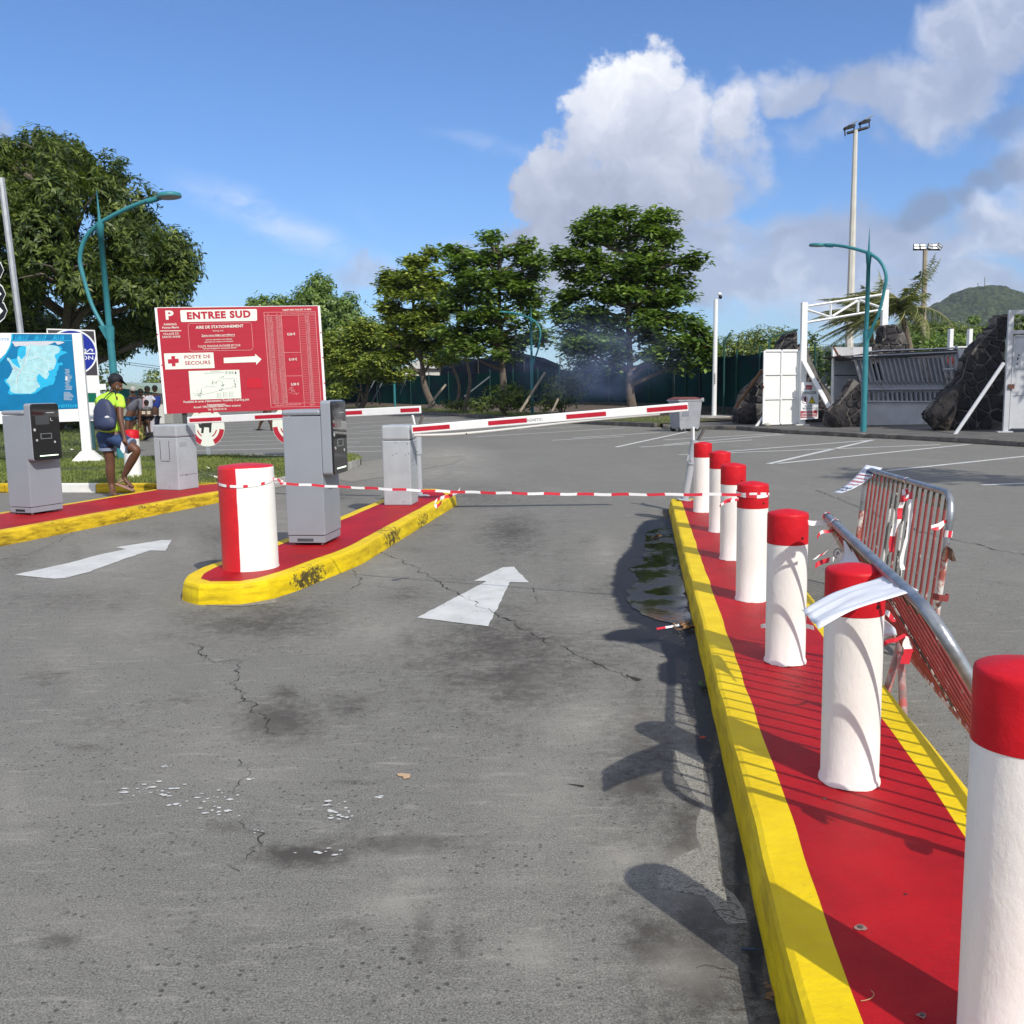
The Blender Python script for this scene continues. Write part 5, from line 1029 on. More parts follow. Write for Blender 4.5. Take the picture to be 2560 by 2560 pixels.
# ------------------------------------------------ street lamps
def lamp_proto():
    t = thing('street_lamp', 'x', 'street lamp', (0,0,0), 0, 'teal curved street lamps')
    mb = MB(); mb.tube([(0,0,0),(0,0,2.62)], [.082,.072], 14); mb.build('lower_pole', TEAL, t)
    mb = MB(); mb.tube([(0,0,2.58),(0,0,2.84)], [.080,.098], 14); mb.prism([(-.06,2.60),(.06,2.60),(.06,2.88),(-.21,2.88)], -.06,.06); mb.build('collar', TEAL, t)
    mb = MB(); mb.tube([(0,0,2.7),(0,0,4.62),(0,0,4.62),(0,0,4.94)], [.062,.052,.058,.085], 14); mb.build('upper_pole', TEAL, t)
    mb = MB(); mb.tube([(0,0,4.92),(0,0,5.58)], [.035,.004], 8); mb.build('spike', TEAL, t)
    mb = MB(); P = smoothpath([(-.13,0,2.85),(-.36,0,3.34),(-.50,0,3.95),(-.53,0,4.24),(-.45,0,4.5),(-.31,0,4.70),(-.15,0,4.83),(.02,0,4.93),(.24,0,5.02),(.46,0,5.10),(.78,0,5.20),(1.12,0,5.28),(1.32,0,5.31)], 5); mb.tube(P, [.040]*10+[.043]*(len(P)-10), 12); mb.build('curved_arm', TEAL, t)
    mb = MB(); mb.tube([(1.12,0,5.26),(1.34,0,5.30)], .052, 12); mb.box(1.28,1.40,-.05,.05,5.27,5.34, b=.01); M = Matrix.Translation((1.60,0,5.33)) @ Matrix.Rotation(-.06,4,'Y'); mb.lathe([(.0001,.052),(.20,.048),(.232,.035),(.24,.0),(.235,-.028)], 32, M=M); hd = mb.build('lamp_head', TEAL, t)
    mb = MB(); mb.lathe([(.233,-.027),(.0001,-.030)], 32, M=M); mb.build('lamp_glass', mat('lamp_glass',(.12,.13,.13),.25), hd)
    mb = MB(); mb.tube([(0,0,0),(0,0,.03)], .19, 16); mb.build('base_plate', TEAL, t)
    return t
lp = lamp_proto()
place(lp, G(305,1163), R(-12), (0,-.022)); lp['label'] = 'teal street lamp rising behind the woman, largest of the four'
for loc, rz, lab, ti in [(G(2158,1089),R(180-52),'teal street lamp in front of the ruined stone walls, at the right',(0,.0)),(G(1331,1043),R(180-30),'teal street lamp standing under the almond trees beyond the barrier arm',(0,0)),(G(988,1022),R(180-14),'thin faraway teal street lamp among the trees, right of the red sign',(0,0))]:
    c_ = copy_tree(lp); place(c_, loc, rz, ti); c_['label'] = lab
# ------------------------------------------------ verge with grass and kerb stones
zg = .13
vg = [G(*p, zg) for p in [(-500,1209),(0,1209),(200,1209),(390,1209),(520,1209),(600,1206),(680,1199),(760,1186),(830,1168),(880,1156),(903,1147),(897,1140),(870,1136),(760,1138),(560,1139),(330,1141),(150,1143),(-500,1146)]]
GRS = mat('grass_soil', (.060,.075,.028), .95, vary=.35, vscale=5, dirt=(.13,.10,.06), dscale=3, dlo=.58, dhi=.75)
def outset(P, d):
    out = []; n = len(P)
    for i in range(n):
        t = (P[(i+1)%n]-P[i-1]).normalized(); out.append(P[i]+Vector((t.y,-t.x,0))*d)
    return out
mb = MB(); mb.slab([(p.x,p.y) for p in vg], .02, zg-.01); tag(mb.build('verge_soil', GRS), kind='structure')
KST = thing('verge_kerb', 'painted kerb edging the grass verge behind the ticket machines', 'kerb', (0,0,0))
YK = MATS['grimy_yellow_kerb_paint']
def kstones(P, mats_, h=zg+.01, w=.12):
    for (a, b), m_ in zip(zip(P, P[1:]), mats_):
        t = (b-a).normalized(); s = Vector((-t.y,t.x,0)); L = (b-a).length; n = max(1, round(L/1.0))
        for i in range(n):
            p = a.lerp(b,i/n)+t*.004; q = a.lerp(b,(i+1)/n)-t*.004; mb = MB(); mb.slab([(v.x,v.y) for v in (p,q,q+s*w,p+s*w)], 0.0, h); bevel(mb.build('kerb_stone', m_, KST), .012)
K2 = outset(vg, .0)
pts = [G(-500,1209,zg), G(20,1209,zg), G(148,1209,zg), G(247,1209,zg), G(395,1209,zg), G(560,1208,zg), G(680,1199,zg), G(760,1186,zg), G(830,1168,zg), G(880,1156,zg), G(903,1147,zg), G(897,1140,zg), G(870,1136,zg)]
pts = [Vector((p.x,p.y-.12,0)) for p in pts]
kstones(pts, [YK,YK,CONCW,YK,YK,CONC,CONC,CONC,CONC,CONC,CONC,CONC])
def point_in(P, x, y):
    c = False; n = len(P); j = n-1
    for i in range(n):
        if (P[i].y > y) != (P[j].y > y) and x < (P[j].x-P[i].x)*(y-P[i].y)/(P[j].y-P[i].y)+P[i].x: c = not c
        j = i
    return c
def grass(name, P, z, n, h, label, seed):
    g = np.random.default_rng(seed); xs = [p.x for p in P]; ys = [p.y for p in P]; pts = []
    while len(pts) < n:
        X = g.uniform(max(min(xs),-14 if name == 'grass' else min(xs)), max(xs), n); Y = g.uniform(min(ys), max(ys), n)
        pts += [(x,y) for x, y in zip(X, Y) if point_in(P, x, y)]
    pts = np.array(pts[:n]); nz = np.array([noise.noise(Vector((x*.9,y*.9,seed))) for x, y in pts]); keep = g.random(n) < np.clip(.75+nz*1.1, .12, 1); pts = pts[keep]; nz = nz[keep]; m = len(pts)
    Pp = np.column_stack([pts, np.full(m, z)]); d = unit(np.column_stack([g.normal(0,.55,m), g.normal(0,.55,m), np.ones(m)])); nr = unit(np.cross(d, g.normal(size=(m,3))))
    t = lk(D.objects.new(name, None)); D.objects.remove(t)
    o = leaf_mesh(name, Pp, d, nr, h*g.uniform(.4,1.2,m)*(1+nz*.8), .014, np.clip(.45+nz*.5+g.normal(0,.2,m),0,.8), L_GRASS, None); return tag(o, label, 'grass', kind='stuff')
grass('grass', vg, zg-.01, 60000, .065, 'mown grass growing on the verge between the lanes and the car park', 3)
vg2 = [G(*p, .1) for p in [(-700,1132),(100,1132),(235,1130),(300,1118),(330,1104),(300,1090),(240,1080),(120,1072),(-700,1060)]]
mb = MB(); mb.slab([(p.x,p.y) for p in vg2], .0, .10); tag(mb.build('far_verge_soil', GRS), kind='structure')
grass('grass_bank', vg2, .10, 34000, .12, 'rougher grass beyond the grey path at the left, under the big tree', 5)
mb = MB(); g = random.Random(9)
for px,py in [(268,1158),(262,1156),(180,1128),(150,1132),(540,1199),(530,1196),(520,1176),(232,1118)]:
    c = G(px,py,zg); r = .05; mb.add([c+Vector((math.cos(a)*r*g.uniform(.5,1.3),math.sin(a)*r*g.uniform(.5,1),g.uniform(.0,.04)+.03)) for a in [k*PI/3 for k in range(6)]], [tuple(range(6))])
tag(mb.build('pale_scraps', mat('pale_scrap',(.55,.53,.48),.8)), 'pale paper and dead leaf scraps lying on the grass', 'scraps', kind='stuff')
# lone bollard on the verge behind the woman
t = thing('bollard', 'white bollard with a red top on the grass, behind the legs of the woman', 'bollard', (G(334,1193,zg))); h_ = at(334,1075,G(334,1193,zg).y).z-zg
mb = MB(); mb.lathe([(.13,0),(.125,.3),(.125,h_*.82)], 28); mb.build('shaft', WHITE, t); mb = MB(); mb.lathe([(.127,h_*.82),(.127,h_*.98),(.11,h_),(.0001,h_+.01)], 28); mb.build('red_cap', RED, t)
# ------------------------------------------------ people
SKIN = mat('brown_skin', (.115,.050,.028), .5, vary=.12, spec=.4); SKIN2 = mat('dark_skin', (.07,.035,.022), .55, vary=.1)
def body(name, chains, material, parent, sub=2, root=0):
    """chains: list of lists of (Vector, radius); equal points are shared"""
    vs = []; rs = []; es = []; idx = {}
    for ch in chains:
        prev = None
        for p, r in ch:
            p = Vector(p); k = (round(p.x,4),round(p.y,4),round(p.z,4))
            if k not in idx: idx[k] = len(vs); vs.append(p); rs.append(r)
            i = idx[k]
            if prev is not None and prev != i: es.append((prev,i))
            prev = i
    Mi = mat_of(parent).inverted(); me = D.meshes.new(name); me.from_pydata([Mi @ p for p in vs], es, []); o = lk(D.objects.new(name, me)); o.parent = parent; me.materials.append(material)
    md = o.modifiers.new('skin','SKIN'); md.use_smooth_shade = True; md.branch_smoothing = .3
    for i, r in enumerate(rs):
        rr = r if isinstance(r, tuple) else (r, r); me.skin_vertices[0].data[i].radius = rr
    me.skin_vertices[0].data[root].use_root = True
    s = o.modifiers.new('sub','SUBSURF'); s.levels = sub; s.render_levels = sub
    return o
def ell(mb, c, rx, ry, rz, n=20, m=0, M=None, squash=None):
    c = Vector(c); pr = [(max(.0001,math.sin(PI*i/12)), -math.cos(PI*i/12)) for i in range(13)]; vs = []; 
    for (r, z) in pr:
        for j in range(n): vs.append(Vector((r*math.cos(2*PI*j/n)*rx, r*math.sin(2*PI*j/n)*ry, z*rz)))
    if M is not None: vs = [M @ v for v in vs]
    vs = [v+c for v in vs]; fs = [(i*n+j,i*n+(j+1)%n,(i+1)*n+(j+1)%n,(i+1)*n+j) for i in range(12) for j in range(n)]; return mb.add(vs, fs, m, True)
WY = 13.45
def w(px,py,dy=0): return at(px,py,WY+dy)
wt = thing('person', 'woman in a lime green T-shirt, denim shorts and black cap, stepping onto the island', 'person', G(290,1237))
pel = w(274,1080); nk = w(285,975); sN = w(299,992,-.05); sF = w(250,996,.02); hL = w(262,1096,.05); hR = w(290,1098,-.05)
kn = w(276,1152,.05); an = w(279,1213,.08); ft = w(283,1234,.0); kR = w(345,1126,-.12); aR = w(309,1192,-.02); tR = w(334,1220,-.05)
el = w(300,1042,-.15); wr = w(310,1090,-.20); hd = w(289,955); chest = w(276,1020); waist = w(275,1052)
hand0 = w(313,1102,-.22)
arms = [[(chest,.13),(sN,.062),(el,.046),(wr,.030),(hand0,.034)],[(chest,.13),(sF,.060),(w(244,1032,.16),.045),(w(256,1058,.22),.032)]]
fing = []
for i, (dx, dyy) in enumerate([(6,10),(3,13),(0,14),(-3,12)]): fing.append([(hand0,.034),(w(313+dx*.6,1107,-.23+i*.012),.012),(w(313+dx,1107+dyy*.55,-.22+i*.014),.010),(w(311+dx*.4,1108+dyy*.75,-.20+i*.014),.008)])
fing.append([(hand0,.034),(w(307,1104,-.24),.013),(w(306,1112,-.235),.010)])
body('body', [[(pel,.155),(waist,.135),(chest,.145),(w(282,992),.115),(nk,.052),(w(287,966),.052)], *arms, *fing, [(pel,.155),(hL,.105),(w(270,1125,.05),.092),(kn,.066),(w(275,1180,.05),.070),(an,.042),(ft,.045),(w(290,1238,-.12),.035)],
     [(pel,.155),(hR,.105),(w(318,1112,-.08),.092),(kR,.066),(w(327,1155,-.07),.066),(aR,.040),(w(316,1204,-.03),.036),(tR,.024)]], SKIN, wt)
mb = MB(); ell(mb, w(290,957), .085,.095,.125); ell(mb, w(303,962,-.03), .016,.014,.020); ell(mb, w(301,972,-.02), .034,.04,.03); ell(mb, w(293,958,-.085), .012,.008,.024); mb.build('head', SKIN, wt, world=True)
mb = MB(); ell(mb, w(288,953), .092,.10,.118); mb.v = [v for v in mb.v]; hr = mb.build('hair', mat('black_hair',(.008,.007,.007),.7), wt, world=True); 
mb = MB(); ell(mb, w(289,949), .098,.106,.088); c = w(289,949); MBc = Matrix.Rotation(.55,4,'Y')
mb.add([w(300,946,-.08),w(309,952,-.05),w(318,962,-.0),w(317,964,.03),w(308,958,.08),w(300,950,.08)], [(0,1,2,3,4,5)]); cp = mb.build('cap', mat('navy_black_cloth',(.010,.011,.018),.7), wt, world=True); md = cp.modifiers.new('s','SOLIDIFY'); md.thickness = .004
mb = MB(); c = w(293,967,-.095); mb.tube([c+Vector((math.cos(a)*.014,0,math.sin(a)*.018)) for a in [2*PI*i/16 for i in range(17)]], .003, 6); mb.build('hoop_earring', mat('silver',(.5,.5,.5),.35,.8), wt, world=True)
LIME = mat('lime_cloth', (.44,.72,.06), .8, vary=.10, vscale=14, bump=.5, bscale=14); DEN = mat('denim', (.030,.060,.150), .85, vary=.25, vscale=12, bump=.4, bscale=40); NAVY = mat('navy_nylon', (.030,.042,.095), .55, vary=.1, bump=.4, bscale=16)
body('t_shirt', [[(w(276,1084),.186),(w(277,1068),.182),(waist,.165),(chest,.166),(w(280,996),.148),(w(284,981),.080)],[(w(280,996),.148),(w(298,996,-.05),.082),(w(301,1013,-.08),.078),(w(301,1024,-.10),.074)],[(w(280,996),.148),(w(250,999,.02),.080),(w(246,1020,.06),.074)]], LIME, wt)
body('shorts', [[(w(275,1072),.165),(pel,.176),(hL,.135),(w(268,1112,.05),.122),(w(270,1122,.05),.116)],[(pel,.172),(hR,.132),(w(308,1105,-.07),.122),(w(324,1114,-.09),.110)]], DEN, wt)
CUFF = mat('pale_denim_cuff',(.20,.25,.36),.85)
mb = MB(); a = w(269.5,1123,.05); mb.tube([a+Vector((0,0,.02)),a-Vector((0,0,.02))], .121, 20); mb.build('rolled_cuff', CUFF, wt, world=True)
a = w(325,1114.5,-.09); dd = (kR-hR).normalized(); mb = MB(); mb.tube([a-dd*.02,a+dd*.02], .116, 20); mb.build('rolled_cuff', CUFF, wt, world=True)
mb = MB(); c = w(262,1038,-.20); ell(mb, c, .165,.10,.235, 24); ell(mb, w(266,1054,-.26), .12,.055,.10, 20); 
def bpack(v):
    d = Vector(v)-c; q = Vector((d.x/.165,d.y/.10,d.z/.235)); n = max(1e-4,(abs(q.x)**2.9+abs(q.y)**2.9+abs(q.z)**2.9)**(1/2.9)); s = q.length/n; d = d*s*.93; t_ = (d.z+.22)/.44
    d.x *= 1.08-.30*max(0,t_)**1.6; d.y *= 1.15-.45*max(0,t_); p = Vector(v); k = .016*noise.noise(p*9)+.010*noise.noise(Vector((p.x*26,p.y*12,p.z*8))); return tuple(c+d*(1+k*5))
mb.v = [bpack(v) for v in mb.v]
bt = thing('backpack', 'navy drawstring backpack on the back of the woman in lime green', 'backpack', w(264,1060,-.20)); mb2 = mb; mb2.build('pouch', NAVY, bt, world=True)
mb = MB(); P = smoothpath([w(258,1000,-.19),w(272,985,-.15),w(285,978,-.10),w(290,984,-.14)], 5); mb.ribbon(P, .05, (.5,-.6,.4)); o = mb.build('strap', mat('strap_blue',(.02,.05,.07),.6), bt, world=True); md = o.modifiers.new('s','SOLIDIFY'); md.thickness = .008
mb = MB(); c = w(268,1042,-.31); mb.add([c+Vector((x,0,z)) for x,z in [(-.035,-.006),(.03,-.006),(.03,.002),(.012,.010),(0,.018),(-.014,.010),(-.035,.002)]], [tuple(range(7))]); mb.add([c+Vector((x,0,z)) for x,z in [(-.03,-.016),(.028,-.016),(.028,-.011),(-.03,-.011)]], [(0,1,2,3)]); mb.build('pale_logo', MW, bt, world=True)
mb = MB(); P = [w(304,1104,-.26),w(300,1122,-.27),w(308,1134,-.26),w(313,1128,-.25),w(310,1112,-.255)]; mb.add(P, [tuple(range(5))]); o = mb.build('folded_paper', PAPER); tag(o, 'small white paper held in the hand of the woman in lime green', 'paper'); md = o.modifiers.new('s','SOLIDIFY'); md.thickness = .002
SAND = mat('rose_sandal',(.36,.20,.17),.4)
mb = MB(); P = [w(289,1211,.02),w(290,1208,-.06),w(312,1217,-.09),w(334,1225,-.09),w(338,1225,.0),w(322,1216,.03)]; mb.add(P, [tuple(range(6))]); o = mb.build('sandal', SAND, wt, world=True); md = o.modifiers.new('s','SOLIDIFY'); md.thickness = .018
mb = MB(); mb.tube([w(297,1206,-.07),w(306,1200,-.05),w(312,1204,-.02)], .008, 6); mb.tube([w(318,1217,-.08),w(322,1209,-.05),w(329,1214,-.0)], .009, 6); mb.tube([w(292,1209,-.03),w(300,1196,-.03),w(309,1203,-.06)], .007, 6); mb.build('sandal_strap', SAND, wt, world=True)
mb = MB(); mb.slab([(v.x,v.y) for v in [G(273,1238),G(285,1241),G(294,1239),G(292,1235),G(276,1234)]], .0, .02); mb.build('sandal', SAND, wt, world=True)
def figure(label, Y, hd, nk, sh, hip, legs, arms_, top, bot, hairc=(.01,.009,.008), skin=SKIN2, k=1.0, topr=.13, long_legs=False, sleeve=.5):
    base = at(legs[0][-1][0], legs[0][-1][1], Y); base.z = 0
    t = thing('person', label, 'person', base, 0, 'people standing beyond the verge')
    q = lambda p, dz=0: at(p[0],p[1],Y+dz)
    ch = [[(q(hip),topr*k),(q(((hip[0]+nk[0])/2,(hip[1]+nk[1])/2)),topr*.95*k),(q(nk),.055*k)]]
    for i, l in enumerate(legs): ch.append([(q(hip),topr*k)]+[(q(p,.09*(i*2-1)),r) for p, r in zip(l[1:], (.062*k,.04*k))])
    for i, a in enumerate(arms_): ch.append([(q(nk),.055*k)]+[(q(p,.15*(i*2-1)),r) for p, r in zip(a, (.06*k,.042*k,.03*k,.028*k))])
    body('body', ch, skin, t, 1)
    mb = MB(); ell(mb, q(hd), .085*k,.095*k,.115*k, 14); mb.build('head', skin, t, world=True)
    mb = MB(); ell(mb, q((hd[0],hd[1]-2.0)), .094*k,.104*k,.105*k, 14); mb.build('hair', mat('hair%d'%int(sum(hairc)*1000), hairc, .8), t, world=True)
    mt = mat('cloth_%d_%d_%d'%tuple(int(x*255) for x in top), top, .85, vary=.15, vscale=10, bump=.4, bscale=14)
    cl = [[(q(hip),topr*1.10*k),(q(((hip[0]+nk[0])/2,(hip[1]+nk[1])/2)),topr*1.15*k),(q((hip[0]*.12+nk[0]*.88,hip[1]*.12+nk[1]*.88)),.10*k)]]
    for i, a in enumerate(arms_):
        s0 = q(a[0],.15*(i*2-1)); e0 = q(a[1],.15*(i*2-1)); cl.append([(q((hip[0]*.12+nk[0]*.88,hip[1]*.12+nk[1]*.88)),.10*k),(s0,.075*k),(s0.lerp(e0,sleeve),.065*k)])
    body('shirt', cl, mt, t, 1)
    mt = mat('cloth_%d_%d_%d'%tuple(int(x*255) for x in bot), bot, .85, vary=.15, vscale=10)
    bl = []
    for i, l in enumerate(legs):
        a = q(l[0],.09*(i*2-1)); b = q(l[1],.09*(i*2-1)); ch2 = [(q(hip),topr*1.08*k),(a.lerp(b,.35 if not long_legs else 1),.098*k)]
        if long_legs: ch2.append((q(l[2],.09*(i*2-1))+Vector((0,0,.08)),.07*k))
        bl.append(ch2)
    body('trousers' if long_legs else 'shorts', bl, mt, t, 1)
    mb = MB()
    for i, l in enumerate(legs): a = q(l[-1],.09*(i*2-1)); ell(mb, a+Vector((.03,0,.035)), .12*k,.05*k,.045, 10)
    mb.build('shoes', mat('dark_shoe',(.02,.02,.02),.6), t, world=True); return t
figure('person in a blue top and dark trousers, farthest right beside the red sign', 33, (387,972),(387,983),(0,0),(388,1027),[[(384,1040),(384,1062),(384,1088)],[(393,1040),(392,1062),(392,1088)]],[[(380,990),(377,1006),(379,1020)],[(396,990),(400,1006),(397,1018)]],(.015,.035,.20),(.012,.016,.035),long_legs=True,topr=.17)
figure('person in a pale shirt and white trousers, left of the one in blue', 32, (368,974),(367,984),(0,0),(372,1028),[[(370,1042),(372,1064),(372,1090)],[(379,1042),(380,1064),(380,1090)]],[[(361,990),(358,1002),(364,1004)],[(376,990),(388,1002),(382,1006)]],(.42,.42,.46),(.50,.48,.52),long_legs=True,topr=.16,sleeve=1)
figure('person in a navy top and pale sun hat, behind the cap of the woman', 31, (332,975),(332,986),(0,0),(332,1030),[[(329,1044),(328,1066),(328,1093)],[(337,1044),(337,1066),(337,1093)]],[[(325,992),(321,1008),(323,1022)],[(340,992),(345,1008),(343,1020)]],(.018,.022,.055),(.05,.05,.06),hairc=(.36,.35,.34),topr=.16)
figure('person in a black cap seen between the pale hat and the white shirt', 31.5, (351,981),(351,992),(0,0),(352,1030),[[(349,1046),(349,1066),(349,1091)],[(356,1046),(356,1066),(356,1091)]],[[(345,996),(343,1010),(345,1022)],[(358,996),(361,1010),(359,1020)]],(.50,.30,.32),(.02,.02,.03),topr=.14)
figure('person in a grey T-shirt and blue shorts bending over the bags', 29.5, (349,1002),(345,996),(0,0),(321,1032),[[(320,1046),(318,1068),(322,1099)],[(328,1046),(327,1068),(330,1099)]],[[(352,1000),(350,1035),(347,1072)],[(346,1004),(348,1035),(350,1070)]],(.115,.115,.14),(.03,.22,.48),topr=.155,skin=SKIN,sleeve=.75)
figure('child with round black hair and dark shorts, beside the bags', 29.8, (366,1008),(366,1018),(0,0),(367,1034),[[(371,1045),(372,1066),(375,1086)],[(361,1045),(362,1066),(364,1088)]],[[(359,1022),(358,1032),(361,1040)],[(373,1022),(375,1032),(373,1040)]],(.10,.10,.10),(.012,.012,.014),k=.8,topr=.20)
mb = MB(); 
for a in (359,372): c = at(a,1032,29.3); mb.box(c.x-.055,c.x+.055,c.y-.02,c.y,c.z-.05,c.z+.05, b=.012)
tag(mb.build('cream_pouches', mat('cream_cloth',(.50,.44,.33),.8)), 'pair of cream pouches at the back of the child in dark shorts', 'pouches')
figure('walking person in navy shorts, mostly hidden behind the red sign', 37, (668,968),(668,978),(0,0),(668,1030),[[(672,1045),(678,1060),(680,1079)],[(662,1045),(652,1056),(646,1076)]],[[(660,985),(656,1003),(660,1018)],[(677,985),(681,1003),(678,1018)]],(.02,.02,.03),(.015,.02,.05),topr=.16)
def bag(label, px, py, Y, w_, h_, col):
    c = at(px,py,Y); c.z = h_*.5; t = thing('bag', label, 'bag', (c.x,c.y,0)); mb = MB(); ell(mb, (0,0,h_*.5), w_/2, w_*.3, h_/2, 16); o = mb.build('body', mat('bag_%s'%label[:6], col, .7, vary=.2, bump=.6, bscale=10), t)
    mb = MB(); mb.tube(smoothpath([(-w_*.25,0,h_*.85),(0,-.05,h_*1.15),(w_*.25,0,h_*.85)], 5), .012, 6); mb.build('handle', mat('bag_strap',(.02,.02,.02),.6), t)
bag('black holdall on the tarmac at the feet of the bending person', 359,1085,31,.46,.24,(.012,.012,.014)); bag('yellow cloth bag held low by the bending person', 346,1060,30.2,.50,.55,(.42,.36,.10))
# ------------------------------------------------ pavements at the back
PAVE = mat('grey_pavement', (.11,.105,.10), .9, vary=.2, vscale=1.5, bump=.3, bscale=20, dirt=(.18,.17,.16), dscale=2)
DIRT = mat('dry_earth', (.10,.075,.055), .95, vary=.35, vscale=2.5, bump=.8, bscale=6, dirt=(.05,.05,.025), dscale=1.3)
GRS2 = mat('worn_grass_ground', (.075,.085,.035), .95, vary=.4, vscale=3, dirt=(.14,.11,.08), dscale=1.2, dlo=.5, dhi=.7)
# right: low pavement in front of the gates
ed = [G(*p) for p in [(1662,1072),(1750,1073),(1850,1074),(1963,1083),(2060,1088),(2172,1094),(2300,1100),(2420,1107),(2560,1116),(2760,1128)]]
bk = [Vector((30,24,0)),Vector((34,60,0)),Vector((8,60,0))]
mb = MB(); mb.slab([(p.x,p.y) for p in ed+bk], -.02, .11); tag(mb.build('pavement', PAVE), kind='structure')
kt = thing('pavement_kerb', 'dark low kerb along the pavement in front of the gates and ruined walls', 'kerb', (0,0,0))
def kst(P, t, m_, h=.125, w=.16, L0=1.0):
    for a, b in zip(P, P[1:]):
        d = (b-a).normalized(); s = Vector((d.y,-d.x,0)); L = (b-a).length; n = max(1, round(L/L0))
        for i in range(n):
            p = a.lerp(b,i/n)+d*.006; q = a.lerp(b,(i+1)/n)-d*.006; mb = MB(); mb.slab([(v.x,v.y) for v in (p,q,q+s*w,p+s*w)], 0, h+random.uniform(-.01,.01)); bevel(mb.build('kerb_stone', m_, t), .02)
DKER = mat('dark_kerb', (.13,.12,.11), .9, vary=.3, vscale=3, bump=.5, bscale=12, dirt=(.25,.24,.22), dscale=2)
kst(ed, kt, DKER)
# bank with grass and earth beyond the car park
eb = [G(*p) for p in [(1650,1068),(1560,1064),(1376,1056),(1220,1045),(1047,1034),(870,1025)]]; eb.append(Vector((-40,84,0)))
N_ = len(eb); mb = MB(); vs = []; off_ = [(0,.0),(.02,.13),(1.4,.14),(3.0,.15),(7,.20),(13,.42),(30,.5)]
nrm_ = []
for i in range(N_):
    d = (eb[min(i+1,N_-1)]-eb[max(i-1,0)]).normalized(); n = Vector((-d.y,d.x,0)); n = n if n.y > 0 else -n; nrm_.append(n)
for (o_, z) in off_:
    for i in range(N_): p = eb[i]+nrm_[i]*o_; vs.append((p.x,p.y,z+(.05*noise.noise(p*.7) if z > .2 else 0)))
fs = [(k*N_+i,(k+1)*N_+i,(k+1)*N_+i+1,k*N_+i+1) for k in range(len(off_)-1) for i in range(N_-1)]
mb.add(vs, [q[::-1] for q in fs[:(N_-1)*3]], 0, True); mb.add(vs, [q[::-1] for q in fs[(N_-1)*3:]], 1, True); tag(mb.build('earth_bank', [GRS2, DIRT]), kind='structure')
kt2 = thing('bank_kerb', 'dark kerb at the foot of the earth bank under the almond trees', 'kerb', (0,0,0)); kst([p-n*.1 for p, n in zip(eb, nrm_)], kt2, DKER, .15, -.15, 1.6)
BG = [eb[i]+nrm_[i]*.2 for i in range(N_)]+[eb[i]+nrm_[i]*2.6 for i in range(N_-1,-1,-1)]
grass('bank_grass', BG, .14, 16000, .16, 'strip of thin grass along the bank under the almond trees', 9)
# ------------------------------------------------ windbreak fence
NET = mat('green_windbreak_net', (.006,.045,.045), .9, spec=.05, vary=.25, vscale=1.2, bump=.2, bscale=30, dirt=(.012,.018,.035), dscale=.6, dlo=.4, dhi=.7)
FPOST = mat('green_fence_post', (.01,.06,.05), .5)
FP = [Vector(p) for p in [(10.25,35.5,0),(9.3,43,0),(8.9,52,0),(6.2,60,0),(2.0,68,0),(-5,78,0),(-14,90,0),(-26,98,0),(-44,106,0)]]
ft_ = thing('windbreak_fence', 'long dark green windbreak fence behind the trees, from the white gate far to the left', 'fence', FP[0])
acc = []; 
for a, b in zip(FP, FP[1:]):
    n = max(1, round((b-a).length/3.0)); acc += [a.lerp(b,i/n) for i in range(n)]
acc.append(FP[-1])
for i, (a, b) in enumerate(zip(acc, acc[1:])):
    mb = MB(); mb.tube([a, a+Vector((0,0,2.95))], .04, 6); mb.build('fence_post', FPOST, ft_, world=True)
    d = (b-a).normalized(); s = Vector((-d.y,d.x,0)); sg = random.uniform(.02,.12); vs = []; k = 8; z0 = .30 if i < 14 else .15
    for r in range(5):
        for c in range(k+1):
            u = c/k; p = a.lerp(b,u)-s*.05; z = z0+(2.72-z0)*r/4-(sg*math.sin(PI*u) if r == 4 else 0); vs.append((p.x+s.x*.04*noise.noise(Vector((p.x,p.y,z))),p.y+s.y*.08*noise.noise(Vector((p.x*2,p.y,z*2))),z))
    mb = MB(); mb.add(vs, [(r*(k+1)+c,r*(k+1)+c+1,(r+1)*(k+1)+c+1,(r+1)*(k+1)+c) for r in range(4) for c in range(k)], 0, True); mb.build('net_panel', NET, ft_, world=True)
mb = MB(); 
for i, (a, b) in enumerate(zip(acc[:16], acc[1:17])):
    d = (b-a).normalized(); s = Vector((-d.y,d.x,0))*.12; mb.add([a-s,b-s,b+s,a+s]+[q+Vector((0,0,.5)) for q in (a-s,b-s,b+s,a+s)], [(0,1,5,4),(1,2,6,5),(2,3,7,6),(3,0,4,7),(4,5,6,7)])
mb.build('low_wall', mat('mossy_wall',(.06,.06,.05),.9,vary=.3,vscale=2), ft_, world=True)
# barbed-wire outriggers near the gate
for (x,y,Y,x2,y2) in [(1811,855,40,1826,832),(1924,845,33,1994,824)]: mb = MB(); p = at(x,y,Y); q = at(x2,y2,Y); mb.tube([Vector((p.x,p.y,.1)),p,q], .04, 6); mb.build('outrigger', FPOST, ft_, world=True)
